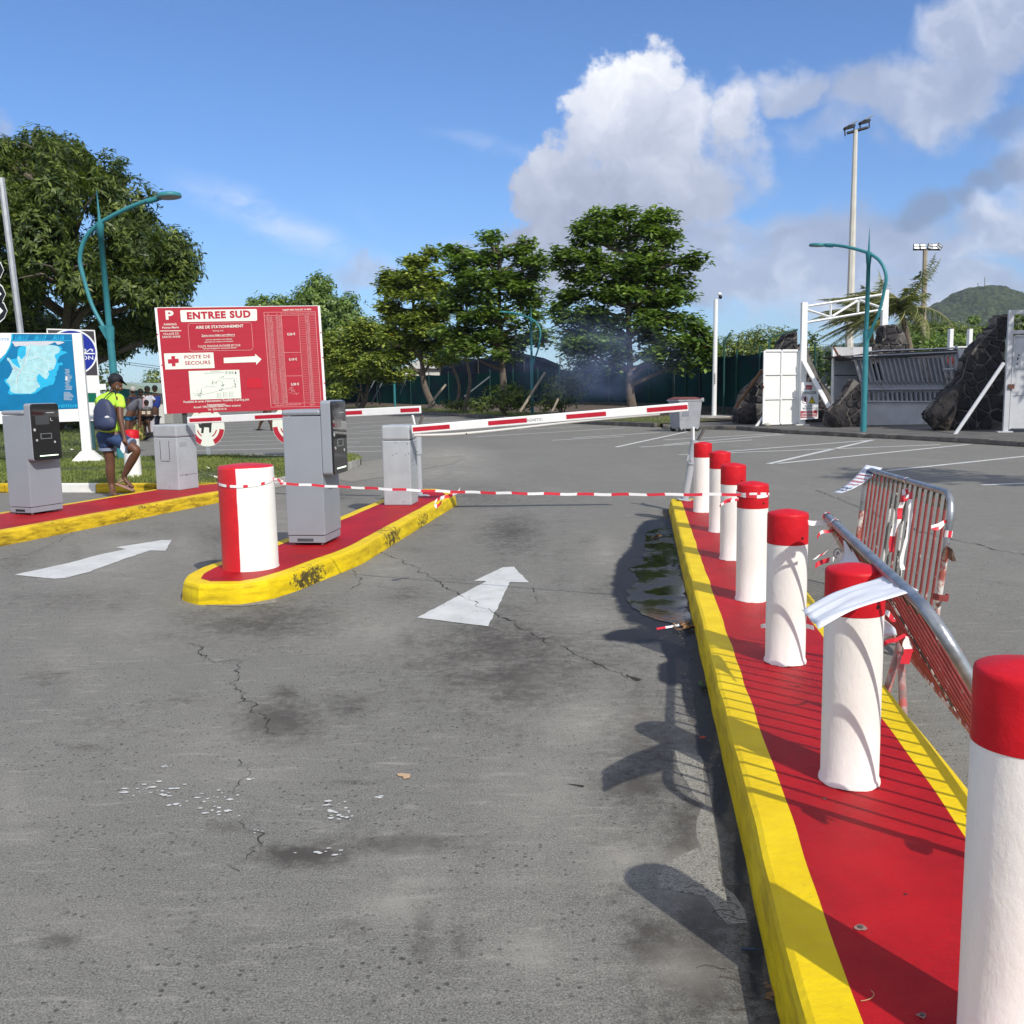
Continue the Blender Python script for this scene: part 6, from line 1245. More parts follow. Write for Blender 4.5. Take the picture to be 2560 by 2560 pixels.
# dark shade-cloth shelter behind the mid trees
st = thing('shade_shelter', 'dark shade cloth shelter sagging behind the middle almond trees', 'shelter', G(1200,1020)); 
P = [[at(x,y,86+dy) for x,y in row] for row, dy in (([(1100,925),(1150,915),(1195,905),(1250,893),(1310,893),(1360,905),(1400,925)],0),([(1095,900),(1150,895),(1198,898),(1250,882),(1310,884),(1360,895),(1400,912)],6))]
mb = MB(); mb.add([p for r in P for p in r], [(j,j+1,j+8,j+7) for j in range(6)], 0, True); Q = P[0]; 
mb.add(Q+[Vector((p.x,p.y,.5)) for p in Q], [(j,j+7,j+8,j+1) for j in range(6)], 0, False); mb.build('shade_cloth', mat('black_shade_cloth',(.006,.009,.016),.9,spec=.02), st, world=True)
for x in (1100,1195,1310,1400): mb = MB(); p = at(x,940,85.8); mb.tube([Vector((p.x,p.y,.2)),at(x,892,85.8)], .06, 6); mb.build('post', mat('dark_timber',(.04,.035,.03),.9), st, world=True)
for lab, a, b, Y in [('low white building glimpsed through the tree trunks, behind the fence',(1010,915),(1160,940),96),('pale building with an orange wall glimpsed far left behind the fence',(850,930),(1000,950),118)]:
    c0, c1 = at(a[0],a[1],Y), at(b[0],b[1],Y); t = thing('low_building', lab, 'building', (c0.x,c0.y,0)); W2 = c1.x-c0.x
    mb = MB(); mb.box(0,W2,0,6,0,c0.z-.3); mb.build('wall', mat('pale_wall_%d'%Y, (.62,.60,.56) if Y == 96 else (.52,.34,.20), .8, vary=.08), t)
    mb = MB(); mb.prism([(-.4,c0.z-.3),(W2+.4,c0.z-.3),(W2*.7,c0.z+.7),(W2*.3,c0.z+.7)], -.4, 6.4); mb.build('roof', mat('pale_roof',(.55,.55,.55),.6), t)
    for k in range(3): mb = MB(); x = W2*(.15+.28*k); mb.box(x,x+W2*.12,-.03,.02,1.1,2.3); mb.build('window', mat('dark_window',(.03,.04,.05),.2), t)
# timber and metal props
PR = mat('weathered_prop',(.26,.22,.17),.85,vary=.25,vscale=6); PRM = mat('dark_metal_prop',(.09,.10,.12),.6)
for a, b, Y, r, m_, lab in [((1066,1022),(1114,962),58,.09,PR,'leaning weathered prop right of the leftmost leaning trunk'),((1300,1030),(1363,932),43,.085,PR,'long pale timber prop leaning beside the middle teal lamp'),((1160,992),(1224,942),60,.06,PRM,'thin dark prop leaning against the fence behind the slim trunks'),
                            ((904,1016),(937,950),74,.07,PRM,'dark metal prop leaning against the fence, left of the faraway lamp'),((928,1010),(965,938),74,.07,PRM,'second dark metal prop, just left of the faraway lamp'),((944,935),(950,1010),74,.08,PRM,'upright dark metal stake beside the faraway lamp'),
                            ((1000,985),(1018,940),72,.05,PRM,'thin dark prop just right of the faraway lamp'),((858,985),(890,968),78,.05,PRM,'low dark brace near the right edge of the red sign'),((1380,1030),(1395,998),41,.07,PR,'short grey prop near the smoke')]:
    mb = MB(); mb.tube([at(*a,Y),at(*b,Y+1.2)], r*.8, 6); tag(mb.build('prop', m_), lab, 'prop', 'props leaning against the fence')
# ------------------------------------------------ trees
def B(l, Y, **k): return [pxblob(*a[:4], Y, a[4] if len(a) > 4 else 0, a[5] if len(a) > 5 else 1.0) for a in l]
mango = B([(60,430,110,75,2,1.6),(200,440,100,75,0,1.6),(310,520,90,85,0,1.6),(60,560,150,110,0,1.6),(190,560,120,100,-2,1.4),(330,620,100,80,-1,1.5),(430,660,75,80,0,1.4),(400,740,80,70,-1,1.4),(290,720,100,70,-2,1.3),(160,690,110,70,-3,1.2),
           (40,700,110,70,-2,1.3),(-120,480,170,120,1,1.4),(-130,650,180,120,0,1.3),(340,810,110,45,1,1.3),(240,830,110,45,3,1.3),(455,700,45,50,0,1),(-20,390,90,50,2,1.2),(130,400,70,50,2,1.2),(280,870,60,26,2,1),(400,840,50,34,1,1),(120,820,120,60,4,1.0),(0,830,150,70,4,1.0)], 34)
tree('broadleaf_tree', 'big dense dark tree filling the upper left behind the teal lamp', 'tree', G(120,1085), mango, .42, L_MANGO, 34, 9, .27, .27, seed=2, sp=7, inner=.42, tintc=(.36,.26), edge=.8)
tree('broadleaf_tree', 'rounded mid green tree rising behind the big red sign', 'tree', at(760,1018,86)*1.0 if False else Vector((at(760,1018,86).x,86,.2)), B([(760,760,90,60),(690,780,70,55),(840,800,80,60),(640,790,40,40),(760,850,150,70),(900,850,60,60),(860,900,110,60),(740,930,120,50),(940,860,50,50)], 86), .35, L_ALM, 24, 6, .42, .42, seed=3, sp=6, tintc=(.45,.25))
tree('almond_tree', 'lower yellow-green tree between the red sign and the leaning almond trunks', 'tree', Vector((at(900,1018,70).x,70,.2)), B([(860,850,60,30),(920,840,60,28),(960,880,70,28),(880,900,80,28),(950,930,70,26),(850,950,60,26),(1000,850,40,22),(1010,905,50,24)], 70), .22, L_ALMY, 30, 7, .38, .45, seed=4, sp=5, red=True, flat=.6, tintc=(.5,.28))
GA = 'sea almond trees in front of the windbreak fence'
tree('almond_tree', 'sea almond tree with a leaning trunk, leftmost of the layered trees', 'tree', Vector((at(1083,1015,60).x,60,.42)), B([(1030,650,45,12),(1075,640,30,9),(1000,680,55,13),(1060,690,60,14),(965,715,45,13),(1030,725,75,14),(1095,735,60,14),(980,755,55,14),(1050,770,85,16),(985,790,45,12),(1060,810,90,16),(1000,830,55,14),(1085,850,85,18),(1030,870,70,16),(1110,885,60,16),(1000,900,40,13),(960,690,22,8),(1085,790,60,16)], 60), .24, L_ALMY, 34, 7, .39, .50, GA, 5, sp=5, red=True, flat=.75, tintc=(.42,.3), edge=1.3, jit=.9)
tree('almond_tree', 'sea almond tree with loose layered branches, behind the middle teal lamp', 'tree', Vector((at(1262,1020,50).x,50,.30)), B([(1225,600,36,12),(1140,625,40,12),(1180,650,60,14),(1260,640,60,14),(1315,610,24,10),(1320,650,55,14),(1150,690,55,15),(1230,690,80,16),(1310,700,60,15),(1350,665,30,9),(1170,730,70,16),(1260,740,90,17),(1330,750,40,13),(1200,790,85,17),(1290,790,70,16),(1150,830,70,16),(1230,850,90,18),(1310,850,60,16),(1345,790,36,12),(1180,880,60,14),(1270,885,60,14),(1130,780,50,14),(1350,840,40,13)], 50), .24, L_ALM, 35, 7, .36, .50, GA, 6, sp=5, red=True, flat=.75, tintc=(.42,.3), edge=1.3, jit=.9)
tree('almond_tree', 'tallest sea almond tree, straight trunk in the bluish smoke', 'tree', Vector((at(1583,1040,42).x,42,.30)), B([(1570,535,50,14),(1500,560,50,14),(1655,545,45,14),(1610,575,80,16),(1440,590,45,12),(1540,600,80,17),(1680,610,50,15),(1400,640,50,12),(1480,640,75,16),(1590,645,110,20),(1710,650,45,14),(1560,690,120,20),(1450,685,45,13),(1680,695,75,17),(1450,735,55,15),(1560,740,100,20),(1660,745,75,18),(1500,790,90,19),(1600,800,100,20),(1690,800,70,17),(1430,830,60,17),(1540,850,110,20),(1650,850,90,18),(1740,840,50,17),(1460,880,70,18),(1730,890,60,18),(1400,780,35,13),(1640,900,80,16),(1770,860,30,14),(1540,900,60,14),(1420,640,30,10)], 42), .24, L_ALM, 42, 7, .33, .50, GA, 7, sp=5, red=True, flat=.75, tintc=(.36,.28), edge=1.3, jit=.9)
for x0,x1,y0,y1,Y,r,lab in [(1140,1126,1018,905,56,.11,'slim grey trunk between the two middle almond trees, left one'),(1160,1160,1020,880,55,.12,'slim bent trunk between the two middle almond trees, right one'),(890,893,1015,930,74,.10,'thin trunk right of the red sign, before the fence')]:
    t = thing('young_tree', lab, 'tree', Vector((at(x0,y0,Y).x,Y,.3))); a = Vector((at(x0,y0,Y).x,Y,.3)); b = at(x1,y1,Y); m = a.lerp(b,.5)+Vector((.35,0,0)); mb = MB(); mb.tube(smoothpath([a,m,b],5), [r*(1-.04*i) for i in range(11)], 7); mb.build('trunk', BARK, t, world=True)
    bb = pxblob(x1,y1-15,34,18,Y); crown('crown', [(tuple(Vector(bb[0])-a),bb[1],bb[2],bb[3])], 50, 6, .3, .45, L_ALM, t, seed=int(x0), flat=.6)
def bush(label, cx, cy, rx, ry, Y, lm, seed, L=.14, dens=60, k=6, name='bush', extra=()):
    bl = B([(cx,cy,rx,ry)]+[tuple(e) for e in extra], Y); base = Vector((bl[0][0][0],Y,.1)); t = thing(name, label, 'bush', base)
    mb = MB(); g = random.Random(seed)
    for q in range(6): mb.tube([base, Vector(bl[0][0])+Vector((g.uniform(-.6,.6)*bl[0][1],0,g.uniform(-.3,.5)*bl[0][3]))], [.035,.01], 5)
    mb.build('stems', BARK, t, world=True)
    crown('foliage', [(tuple(Vector(b[0])-base),b[1],b[2],b[3]) for b in bl], dens, k, L, .45, lm, t, seed=seed, tintc=(.45,.3)); return t
bush('dark green shrub at the foot of the middle almond tree',1262,990,50,36,47,L_MANGO,31,.18,extra=[(1210,1010,40,20),(1300,1000,40,30)])
bush('shrub with yellowish leaves between the prop and the smoke',1405,975,55,45,44,L_MANGO,32,.18,extra=[(1450,930,50,50),(1370,1005,30,25),(1480,900,40,40)])
bush('low scrub under the leaning almond trunk',1150,1010,50,14,56,L_MANGO,33,.18)
bush('sunny yellow-green bushes seen over the fence, left of the white gate',1850,860,50,32,58,L_BUSH,34,.22,40,extra=[(1920,850,60,36),(1800,880,50,28),(1960,870,40,40),(1890,880,90,30)])
bush('bushes behind the wire mesh, right of the white gate post',2045,900,40,30,46,L_BUSH,35,.2,45,extra=[(2075,930,40,60),(2030,860,20,30),(2100,900,30,40)])
bush('yellow-green bush right of the concrete mast, below the hill',2430,838,50,22,75,L_BUSH,36,.30,40,extra=[(2400,850,50,25),(2470,830,36,18)])
bush('darker bush mass beyond the ruined wall roof',2380,870,70,40,62,L_ALM,37,.25,40,extra=[(2320,880,50,40),(2430,880,60,30),(2285,870,40,40)])
bush('grey-green scrub slope behind the second mast',2310,840,60,32,95,L_BUSH,38,.35,30,extra=[(2350,830,60,25),(2270,850,40,40),(2240,890,40,30)])
bush('small rounded treetop poking up left of the right-hand stone wall',2434,800,16,10,110,L_ALM,39,.3,60)
bush('bush behind the right-hand gate',2545,820,30,36,40,L_MANGO,40,.2)
bush('small bright tree beyond the people, left of the red sign',390,950,30,28,55,L_BUSH,41,.2,55,extra=[(372,965,18,14),(405,975,25,20)])
bush('dark undergrowth below the big tree at the left edge',60,1045,160,30,42,L_MANGO,42,.25,30,extra=[(200,1050,90,26),(-60,1040,150,40)])
# dark hedge filling the shade below the big tree
bush('dark hedge behind the sign posts at the left',110,930,160,90,44,L_MANGO,43,.25,26,extra=[(-40,900,150,110),(215,950,40,70),(60,860,180,80)])
# palms
def palm(label, cx, cy, Y, n, L, seed, wind=(-1,.0)):
    n = int(n*1.35)
    g = random.Random(seed); top = at(cx,cy,Y); base = Vector((top.x+.8,Y,.1)); t = thing('palm_tree', label, 'palm tree', base)
    mb = MB(); P = smoothpath([base,base.lerp(top,.5)+Vector((.25,0,0)),top],6); mb.tube(P, [.17-.004*i for i in range(len(P))], 9); mb.build('trunk', mat('palm_bark',(.16,.13,.10),.9,vary=.3,vscale=8,bump=.8,bscale=12), t, world=True)
    for i in range(n):
        a = 2*PI*i/n+g.uniform(-.2,.2); el = g.uniform(-.35,1.15); d = Vector((math.cos(a)*math.cos(el),math.sin(a)*math.cos(el),math.sin(el))); l = L*g.uniform(.8,1.1); P = []; p = top.copy(); v = d.copy()
        for k in range(13):
            P.append(p.copy()); p += v*l/12; v += Vector((wind[0]*.125,wind[1]*.03,-.095)); v.normalize()
        mb = MB(); mb.tube(P, [.035*(1-k/13)+.004 for k in range(13)], 5, 1)
        for k in range(1,13):
            for q in range(4):
                pp_ = P[k-1].lerp(P[k],q/4); tdir = (P[k]-P[k-1]).normalized(); sd2 = tdir.cross(Vector((0,0,1)))
                sd2 = sd2.normalized() if sd2.length > .05 else Vector((0,1,0))
                for s in (-1,1):
                    ll = L*.24*math.sin(PI*min(1,(k+q/3)/13*.9+.12))*g.uniform(.8,1.1); e = pp_+(sd2*s*g.uniform(.4,.9)+tdir*.45+Vector((wind[0]*.45,g.uniform(-.2,.2),-.45+g.uniform(-.3,.3)))).normalized()*ll; m = pp_.lerp(e,.5)+Vector((0,0,.04)); wv = tdir*.020
                    mb.add([pp_-wv,pp_+wv,m+wv*.8,e,m-wv*.8], [(0,1,2,3,4)], 0)
        o = mb.build('frond', [L_PALM, mat('frond_rib',(.30,.28,.12),.6)], t, world=True)
        a_ = o.data.attributes.new('tint','FLOAT','FACE'); tv = g.uniform(.05,.85); a_.data.foreach_set('value', [min(.9,max(0,tv+random.gauss(0,.12))) for _ in o.data.polygons])
    return t
palm('windblown coconut palm behind the right post of the white gate', 2250,772,44,24,2.9,5,(-.9,0)); palm('windblown coconut palm behind the tall floodlight mast', 2165,800,48,22,3.0,6,(-1.0,0))
# ------------------------------------------------ masts
CMAST = mat('pale_concrete_mast',(.58,.56,.50),.8,vary=.08,vscale=1.5); CM2 = mat('brown_concrete_mast',(.30,.26,.20),.85,vary=.15,vscale=1.5)
t = thing('floodlight_mast', 'very tall pale concrete floodlight mast', 'mast', Vector((at(2121,900,58).x,58,0))); a = Vector((at(2120,960,58).x,58,0)); b = at(2139,325,58)
mb = MB(); mb.tube([a,b], [.30,.13], 8, smooth=False); mb.build('pole', CMAST, t, world=True)
FL = mat('floodlight_black',(.02,.02,.022),.5); mb = MB(); mb.tube([at(2118,333,58),at(2169,319,58)], .09, 6); mb.build('crossbar', FL, t, world=True)
for px_a, py_a, s in [(2124,318,1),(2162,305,1)]:
    mb = MB(); c = at(px_a,py_a,58); M = Matrix.Translation(c) @ Matrix.Rotation(.25,4,'Y').inverted(); mb.box(-.30,.26,-.25,.25,-.06,.06,M=M); mb.tube([c+Vector((-.3,0,0)),c+Vector((-.25,0,-.5))], .04, 5); mb.tube([c+Vector((.26,0,.1)),c+Vector((.26,0,-.35))], .04, 5); fl_ = mb.build('floodlight', FL, t, world=True)
    mb = MB(); mb.box(-.1,.55,-.4,.4,.10,.13,M=Matrix.Translation(c) @ Matrix.Rotation(-.45,4,'Y')); mb.build('solar_panel', mat('glass_pale',(.35,.38,.42),.2), fl_, world=False) if False else mb.build('visor', mat('glass_pale',(.35,.38,.42),.2), t, world=True)
t = thing('floodlight_mast', 'shorter brown concrete mast with a row of floodlights, in front of the hill', 'mast', Vector((at(2306,960,72).x,72,0))); a = Vector((at(2305,960,72).x,72,0)); b = at(2313,625,72)
mb = MB(); mb.tube([a,b], [.26,.17], 8, smooth=False); mb.build('pole', CM2, t, world=True)
mb = MB(); mb.tube([at(2283,624,72),at(2346,624,72)], .07, 6); mb.build('crossbar', FL, t, world=True)
for px_a, ro, pale in [(2291,.1,1),(2307,0,0),(2326,.3,1),(2337,0,0),(2348,.7,1)]:
    mb = MB(); c = at(px_a,617,72); M = Matrix.Translation(c) @ Matrix.Rotation(ro,4,'Y') @ Matrix.Rotation(-.3,4,'X'); mb.box(-.21,.21,-.06,.06,-.21,.21,M=M,m=0); mb.box(-.17,.17,-.066,-.061,-.17,.17,M=M,m=1); mb.box(-.17,.17,-.075,-.067,-.04,.04,M=M,m=0); mb.build('floodlight', [FL, mat('glass_pale',(.35,.38,.42),.2) if pale else mat('reflector',(.70,.72,.72),.3)], t, world=True)
t = thing('camera_pole', 'white pole with a small security camera, right of the bin', 'camera pole', Vector((at(1785,1036,39).x,39,.0))); a = Vector((at(1785,1036,39).x,39,.1)); b = at(1790,748,39)
mb = MB(); mb.tube([a,b], [.098,.085], 16); mb.build('pole', WHITEM, t, world=True)
mb = MB(); c = at(1799,741,39); ell(mb, c+Vector((0,0,.09)), .085,.085,.07,12,0); mb.build('camera', WHITEM, t, world=True); mb = MB(); ell(mb, c+Vector((.02,-.05,-.03)), .075,.075,.08,12,0); mb.build('camera_dome', BLACKP, t, world=True)
mb = MB()
for k in range(7): c = at(1787,935+k*4,38.88); mb.box(c.x-.02,c.x+.03,c.y-.004,c.y,c.z,c.z+.03)
mb.build('small_lettering', SIGNK, t, world=True)
for (a, b, z, lab) in [((1754,1046),(1822,1040),.0,'broken concrete slab under the white camera pole')]:
    mb = MB(); c = G(1787,1052); c = Vector((at(1787,1050,38.6).x,38.6,0)); g = random.Random(2)
    mb.slab([(c.x-.75,c.y-.5),(c.x-.5,c.y-.7),(c.x+.3,c.y-.8),(c.x+.75,c.y-.5),(c.x+.8,c.y+1.3),(c.x-.7,c.y+1.3)], -.1, .22); tag(bevel(mb.build('concrete_slab', CONC), .05), lab, 'slab')
# ------------------------------------------------ wheelie bin
bx = G(1712,1078); t = thing('wheelie_bin', 'big grey four-wheeled bin with a red-brown lid, at the end of the barrier arm', 'bin', bx, R(20)); BIN = mat('grey_bin_plastic',(.30,.31,.34),.5,vary=.12,vscale=3,dirt=(.16,.16,.17),dscale=3)
def frus(mbx, x0,x1,y0,y1,z0,z1, k, m=0):
    mbx.add([(x0,y0,z0),(x1,y0,z0),(x1,y1,z0),(x0,y1,z0),(x0-k,y0-k,z1),(x1+k,y0-k,z1),(x1+k,y1+k,z1),(x0-k,y1+k,z1)], [(0,3,2,1),(4,5,6,7),(0,1,5,4),(1,2,6,5),(2,3,7,6),(3,0,4,7)], m)
mb = MB(); frus(mb, -.36,.36,-.30,.30,.08,.97,.06); bevel(mb.build('tub', BIN, t), .03)
mb = MB(); mb.box(-.46,.46,-.38,.38,.965,1.01, b=.015); mb.build('rim', BIN, t)
mb = MB(); mb.prism([(-.44,1.015),(.42,1.015),(.42,1.03),(.2,1.09),(-.2,1.10),(-.44,1.03)], -.36,.36); bevel(mb.build('lid', mat('red_brown_lid',(.17,.06,.06),.5,vary=.15), t), .02)
mb = MB(); 
for y in (-.30,.30): mb.box(.40,.50,y-.03,y+.03,.94,1.06)
mb.build('hinge', BIN, t)
for x in (.28,-.28):
    for y in (-.26,.26): mb = MB(); mb.tube([(x,y-.03,.10),(x,y+.03,.10)], .10, 18, 0); mb.tube([(x,y-.034,.10),(x,y+.034,.10)], .04, 10, 1); mb.build('wheel', [BLACKP, GALV], t)
mb = MB(); mb.box(-.30,-.05,-.342,-.336,.50,.68); mb.build('stain_patch', mat('grey_patch',(.20,.21,.25),.6), t)
# ------------------------------------------------ rubble-stone walls
STN = mat('black_volcanic_stone', (.034,.031,.034), .85, vary=.45, vscale=3, bump=.9, bscale=9, dirt=(.10,.09,.085), dscale=2.2, dlo=.60, dhi=.8)
STP = mat('paler_stone', (.11,.10,.095), .9, vary=.3, vscale=3, bump=.9, bscale=9)
MORT = mat('rough_mortar', (.15,.14,.13), .95, vary=.3, vscale=4, bump=.8, bscale=14)
def clip(P, n, d):      # keep n.p <= d
    out = []
    for i in range(len(P)):
        a, b = P[i], P[(i+1)%len(P)]; da = n[0]*a[0]+n[1]*a[1]-d; db = n[0]*b[0]+n[1]*b[1]-d
        if da <= 0: out.append(a)
        if da*db < 0: k = da/(da-db); out.append((a[0]+(b[0]-a[0])*k, a[1]+(b[1]-a[1])*k))
    return out
def stones_on(parent, poly, M, size, seed, gap=.88, proud=.05, pale=.12):
    """poly: convex outline in local (x,z); stones stand proud towards local -y"""
    g = random.Random(seed); xs = [p[0] for p in poly]; zs = [p[1] for p in poly]; seeds = []
    a = sum(poly[i][0]*poly[(i+1)%len(poly)][1]-poly[(i+1)%len(poly)][0]*poly[i][1] for i in range(len(poly)))
    if a < 0: poly = poly[::-1]
    z = min(zs); r = 0
    while z < max(zs)+size:
        x = min(xs)-size+(r%2)*size*.5
        while x < max(xs)+size: seeds.append((x+g.uniform(-.34,.34)*size, z+g.uniform(-.22,.22)*size)); x += size*g.uniform(.85,1.35)
        z += size*.66; r += 1
    for i, s in enumerate(seeds):
        P = [(s[0]-size*1.3,s[1]-size*1.3),(s[0]+size*1.3,s[1]-size*1.3),(s[0]+size*1.3,s[1]+size*1.3),(s[0]-size*1.3,s[1]+size*1.3)]
        for j, q in enumerate(seeds):
            if i == j or abs(q[0]-s[0]) > size*2.6 or abs(q[1]-s[1]) > size*2.6: continue
            n = (q[0]-s[0],q[1]-s[1]); P = clip(P, n, n[0]*(s[0]+q[0])/2+n[1]*(s[1]+q[1])/2)
            if len(P) < 3: break
        for k in range(len(poly)):
            if len(P) < 3: break
            u, v = poly[k], poly[(k+1)%len(poly)]; n = (v[1]-u[1], -(v[0]-u[0])); P = clip(P, n, n[0]*u[0]+n[1]*u[1])
        if len(P) < 3: continue
        ar = abs(sum(P[k][0]*P[(k+1)%len(P)][1]-P[(k+1)%len(P)][0]*P[k][1] for k in range(len(P))))/2
        if ar < size*size*.10: continue
        cx = sum(p[0] for p in P)/len(P); cz = sum(p[1] for p in P)/len(P); pr = proud*g.uniform(.5,1.5); n = len(P)
        rings = [(gap,.03),(gap*.98,-pr*.55),(gap*.72,-pr)]; vs = []
        for (k_, y) in rings: vs += [(cx+(p[0]-cx)*k_, y+g.uniform(-.012,.012), cz+(p[1]-cz)*k_) for p in P]
        fs = [(k*n+q,k*n+(q+1)%n,(k+1)*n+(q+1)%n,(k+1)*n+q) for k in range(2) for q in range(n)]+[tuple(range(2*n,3*n))]
        mb = MB(); mb.add(vs, fs, 0, False, M); mb.build('stone', STP if g.random() < pale else STN, parent, world=True)
def stonewall(label, polys, Y, thick, size, seed, rz=0.0, mort=MORT, pale=.12):
    allp = [at(x,y,Y) for P in polys for x,y in P]; c = min(allp, key=lambda p: p.z); base = Vector((sum(p.x for p in allp)/len(allp),Y,0)); t = thing('stone_wall', label, 'stone wall', base)
    for P in polys:
        L_ = [(at(x,y,Y).x-base.x, max(0,at(x,y,Y).z)) for x,y in P]; M = Matrix.Translation(base)
        mb = MB(); mb.prism(L_, .0, thick); 
        mb.build('mortar_core', mort, t)
        stones_on(t, L_, M, size, seed, pale=pale); seed += 1
        ar_ = sum(L_[i][0]*L_[(i+1)%len(L_)][1]-L_[(i+1)%len(L_)][0]*L_[i][1] for i in range(len(L_)))
        LL_ = L_ if ar_ > 0 else L_[::-1]
        for i in range(len(LL_)):
            a, b = Vector((LL_[i][0],0,LL_[i][1])), Vector((LL_[(i+1)%len(LL_)][0],0,LL_[(i+1)%len(LL_)][1])); e = (b-a); el_ = e.length
            if el_ < .3: continue
            e /= el_; n_ = Vector((e.z,0,-e.x))
            if not (n_.x < -.25 or n_.z > .35): continue
            if sum(1 for Q in polys if Q is not P and all(any(abs(at(x,y,Y).x-base.x-v.x) < .02 and abs(max(0,at(x,y,Y).z)-v.z) < .02 for x,y in Q) for v in (a,b))): continue
            Yv = -n_; Zv = e; Xv = Yv.cross(Zv); M3 = Matrix(((Xv.x,Yv.x,Zv.x,base.x+a.x),(Xv.y,Yv.y,Zv.y,base.y),(Xv.z,Yv.z,Zv.z,a.z),(0,0,0,1)))
            x0, x1 = (.02,thick) if Xv.y > 0 else (-thick,-.02)
            stones_on(t, [(x0,0),(x1,0),(x1,el_),(x0,el_)], M3, size, seed+7, pale=pale+.25); seed += 1
    return t
# behind the open gate leaf
stonewall('dark rubble stone buttress behind the open white gate leaf', [[(1843,1072),(1843,1030),(1858,985),(1965,880),(1965,1075)],[(1945,880),(1966,835),(1993,830),(1994,880)],[(1965,1075),(1965,880),(2010,862),(2030,905),(2052,955),(2078,990),(2085,1075)]], 33.2, .6, .36, 50)
stonewall('dark stone stub rising behind the ruined white building, left of centre', [[(2165,910),(2190,862),(2268,862),(2278,905)],[(2205,862),(2210,815),(2240,812),(2262,835),(2270,862)]], 32.8, .6, .34, 60)
stonewall('low dark stone buttress just left of the right-hand street lamp', [[(2068,1060),(2070,1035),(2105,1000),(2135,948),(2152,960),(2152,1073),(2078,1076)]], 29.3, .4, .30, 70)
stonewall('large dark stone buttress at the right, behind the slanting white brace', [[(2322,1040),(2350,1000),(2405,945),(2440,985),(2440,1090),(2360,1082)],[(2405,945),(2420,892),(2455,850),(2512,850),(2512,985),(2440,985)],[(2440,985),(2512,985),(2512,1096),(2440,1090)],[(2455,850),(2480,825),(2512,800),(2512,850)],[(2490,818),(2492,793),(2526,790),(2530,840),(2512,850)]], 26.3, .45, .38, 80, pale=.05)
ROCK = mat('brown_boulder',(.058,.048,.043),.9,vary=.45,vscale=4,bump=1,bscale=9,dirt=(.022,.021,.024),dscale=2,dlo=.38,dhi=.6)
def boulder(label, pts, Y, thick, seed):
    P = [at(x,y,Y) for x,y in pts]; c = sum(P, Vector())/len(P); bm = bmesh.new(); bmesh.ops.create_icosphere(bm, subdivisions=4, radius=1)
    for v in bm.verts:
        d = v.co.copy(); a = math.atan2(d.z, d.x); best = 0
        for i in range(len(P)):
            p, q = P[i]-c, P[(i+1)%len(P)]-c; den = math.cos(a)*(q.z-p.z)-math.sin(a)*(q.x-p.x)
            if abs(den) > 1e-9:
                s = (p.x*(q.z-p.z)-p.z*(q.x-p.x))/den; u = (math.cos(a)*p.z-math.sin(a)*p.x)/(-den)
                if s > 0 and -.001 <= u <= 1.001: best = max(best, s)
        h = math.sqrt(d.x*d.x+d.z*d.z); k = 1+.12*noise.noise(d*2.2+Vector((seed,0,0)))+.10*abs(noise.noise(d*5))+.05*noise.noise(d*13)-.05
        v.co = Vector((math.cos(a)*best*h*k, d.y*thick*k, math.sin(a)*best*h*k))
    me = D.meshes.new('boulder'); bm.to_mesh(me); bm.free(); me.materials.append(ROCK)
    o = lk(D.objects.new('boulder', me)); o.location = c; tag(o, label, 'boulder')
boulder('pale-veined boulder at the foot of the stone wall, left of the gate leaf', [(1842,1032),(1860,1015),(1885,1005),(1892,1040),(1882,1072),(1862,1070),(1846,1050)], 32.8, .4, 1)
boulder('big brown boulder overhanging the left foot of the right-hand stone buttress', [(2318,1040),(2330,1020),(2350,1000),(2380,965),(2408,955),(2400,1000),(2380,1050),(2365,1080),(2330,1072)], 26.1, .35, 2)
boulder('dark rounded rock beside the right-hand lamp, at the buttress tip', [(2068,1035),(2085,1015),(2110,1008),(2115,1040),(2105,1073),(2080,1074),(2070,1060)], 29.1, .3, 3)
# ------------------------------------------------ white gates
GL = Vector((at(2004,1066,31.2).x,31.2,.11)); GRt = at(2213,726,27.7)
t = thing('metal_gate', 'tall white metal gate with a trussed top beam and one leaf standing open', 'gate', GL)
H1 = 4.12; GR_ = Vector((GRt.x,27.7,.11)); dG = (GR_-GL); dG.z = 0; Lg = dG.length; Mg = Matrix.Translation(GL) @ Matrix.Rotation(math.atan2(dG.y,dG.x),4,'Z')
mb = MB(); mb.box(-.09,.09,-.09,.09,0,H1-.1); mb.box(-.2,.2,-.15,.15,0,.03); mb.build('post', WHITEM, t, world=False) if False else None
def gp(name, *boxes, m=None, parent=t, M=Mg):
    mb = MB()
    for b in boxes: mb.box(*b, M=M)
    return mb.build(name, m or WHITEM, parent, world=True)
TR = at(2213,728,33.9); B1_ = Vector((TR.x,33.9,.1)); TL_ = at(2005,760,31.2); HB = lambda u, dz: TL_.lerp(Vector((TR.x,TR.y,TR.z)), u)+Vector((0,0,dz))
mb = MB(); mb.box(GL.x-.09,GL.x+.09,31.11,31.29,.11,TL_.z+.05); mb.box(GL.x-.22,GL.x+.22,31.04,31.36,.11,.14); mb.build('post', WHITEM, t, world=True)
mb = MB(); mb.box(B1_.x-.10,B1_.x+.10,33.8,34.0,.11,TR.z+.05); mb.build('post', WHITEM, t, world=True)
def beam(name, a, b, w_=.030):
    mb = MB(); mb.tube([a,b], w_*1.3, 4, smooth=False); return mb.build(name, WHITEM, t, world=True)
beam('top_beam', HB(.03,-.10), HB(.97,-.10)); beam('lower_beam', HB(.03,-.62), HB(.97,-.62))
for k in (.33,.66): beam('truss_upright', HB(k,-.16), HB(k,-.56))
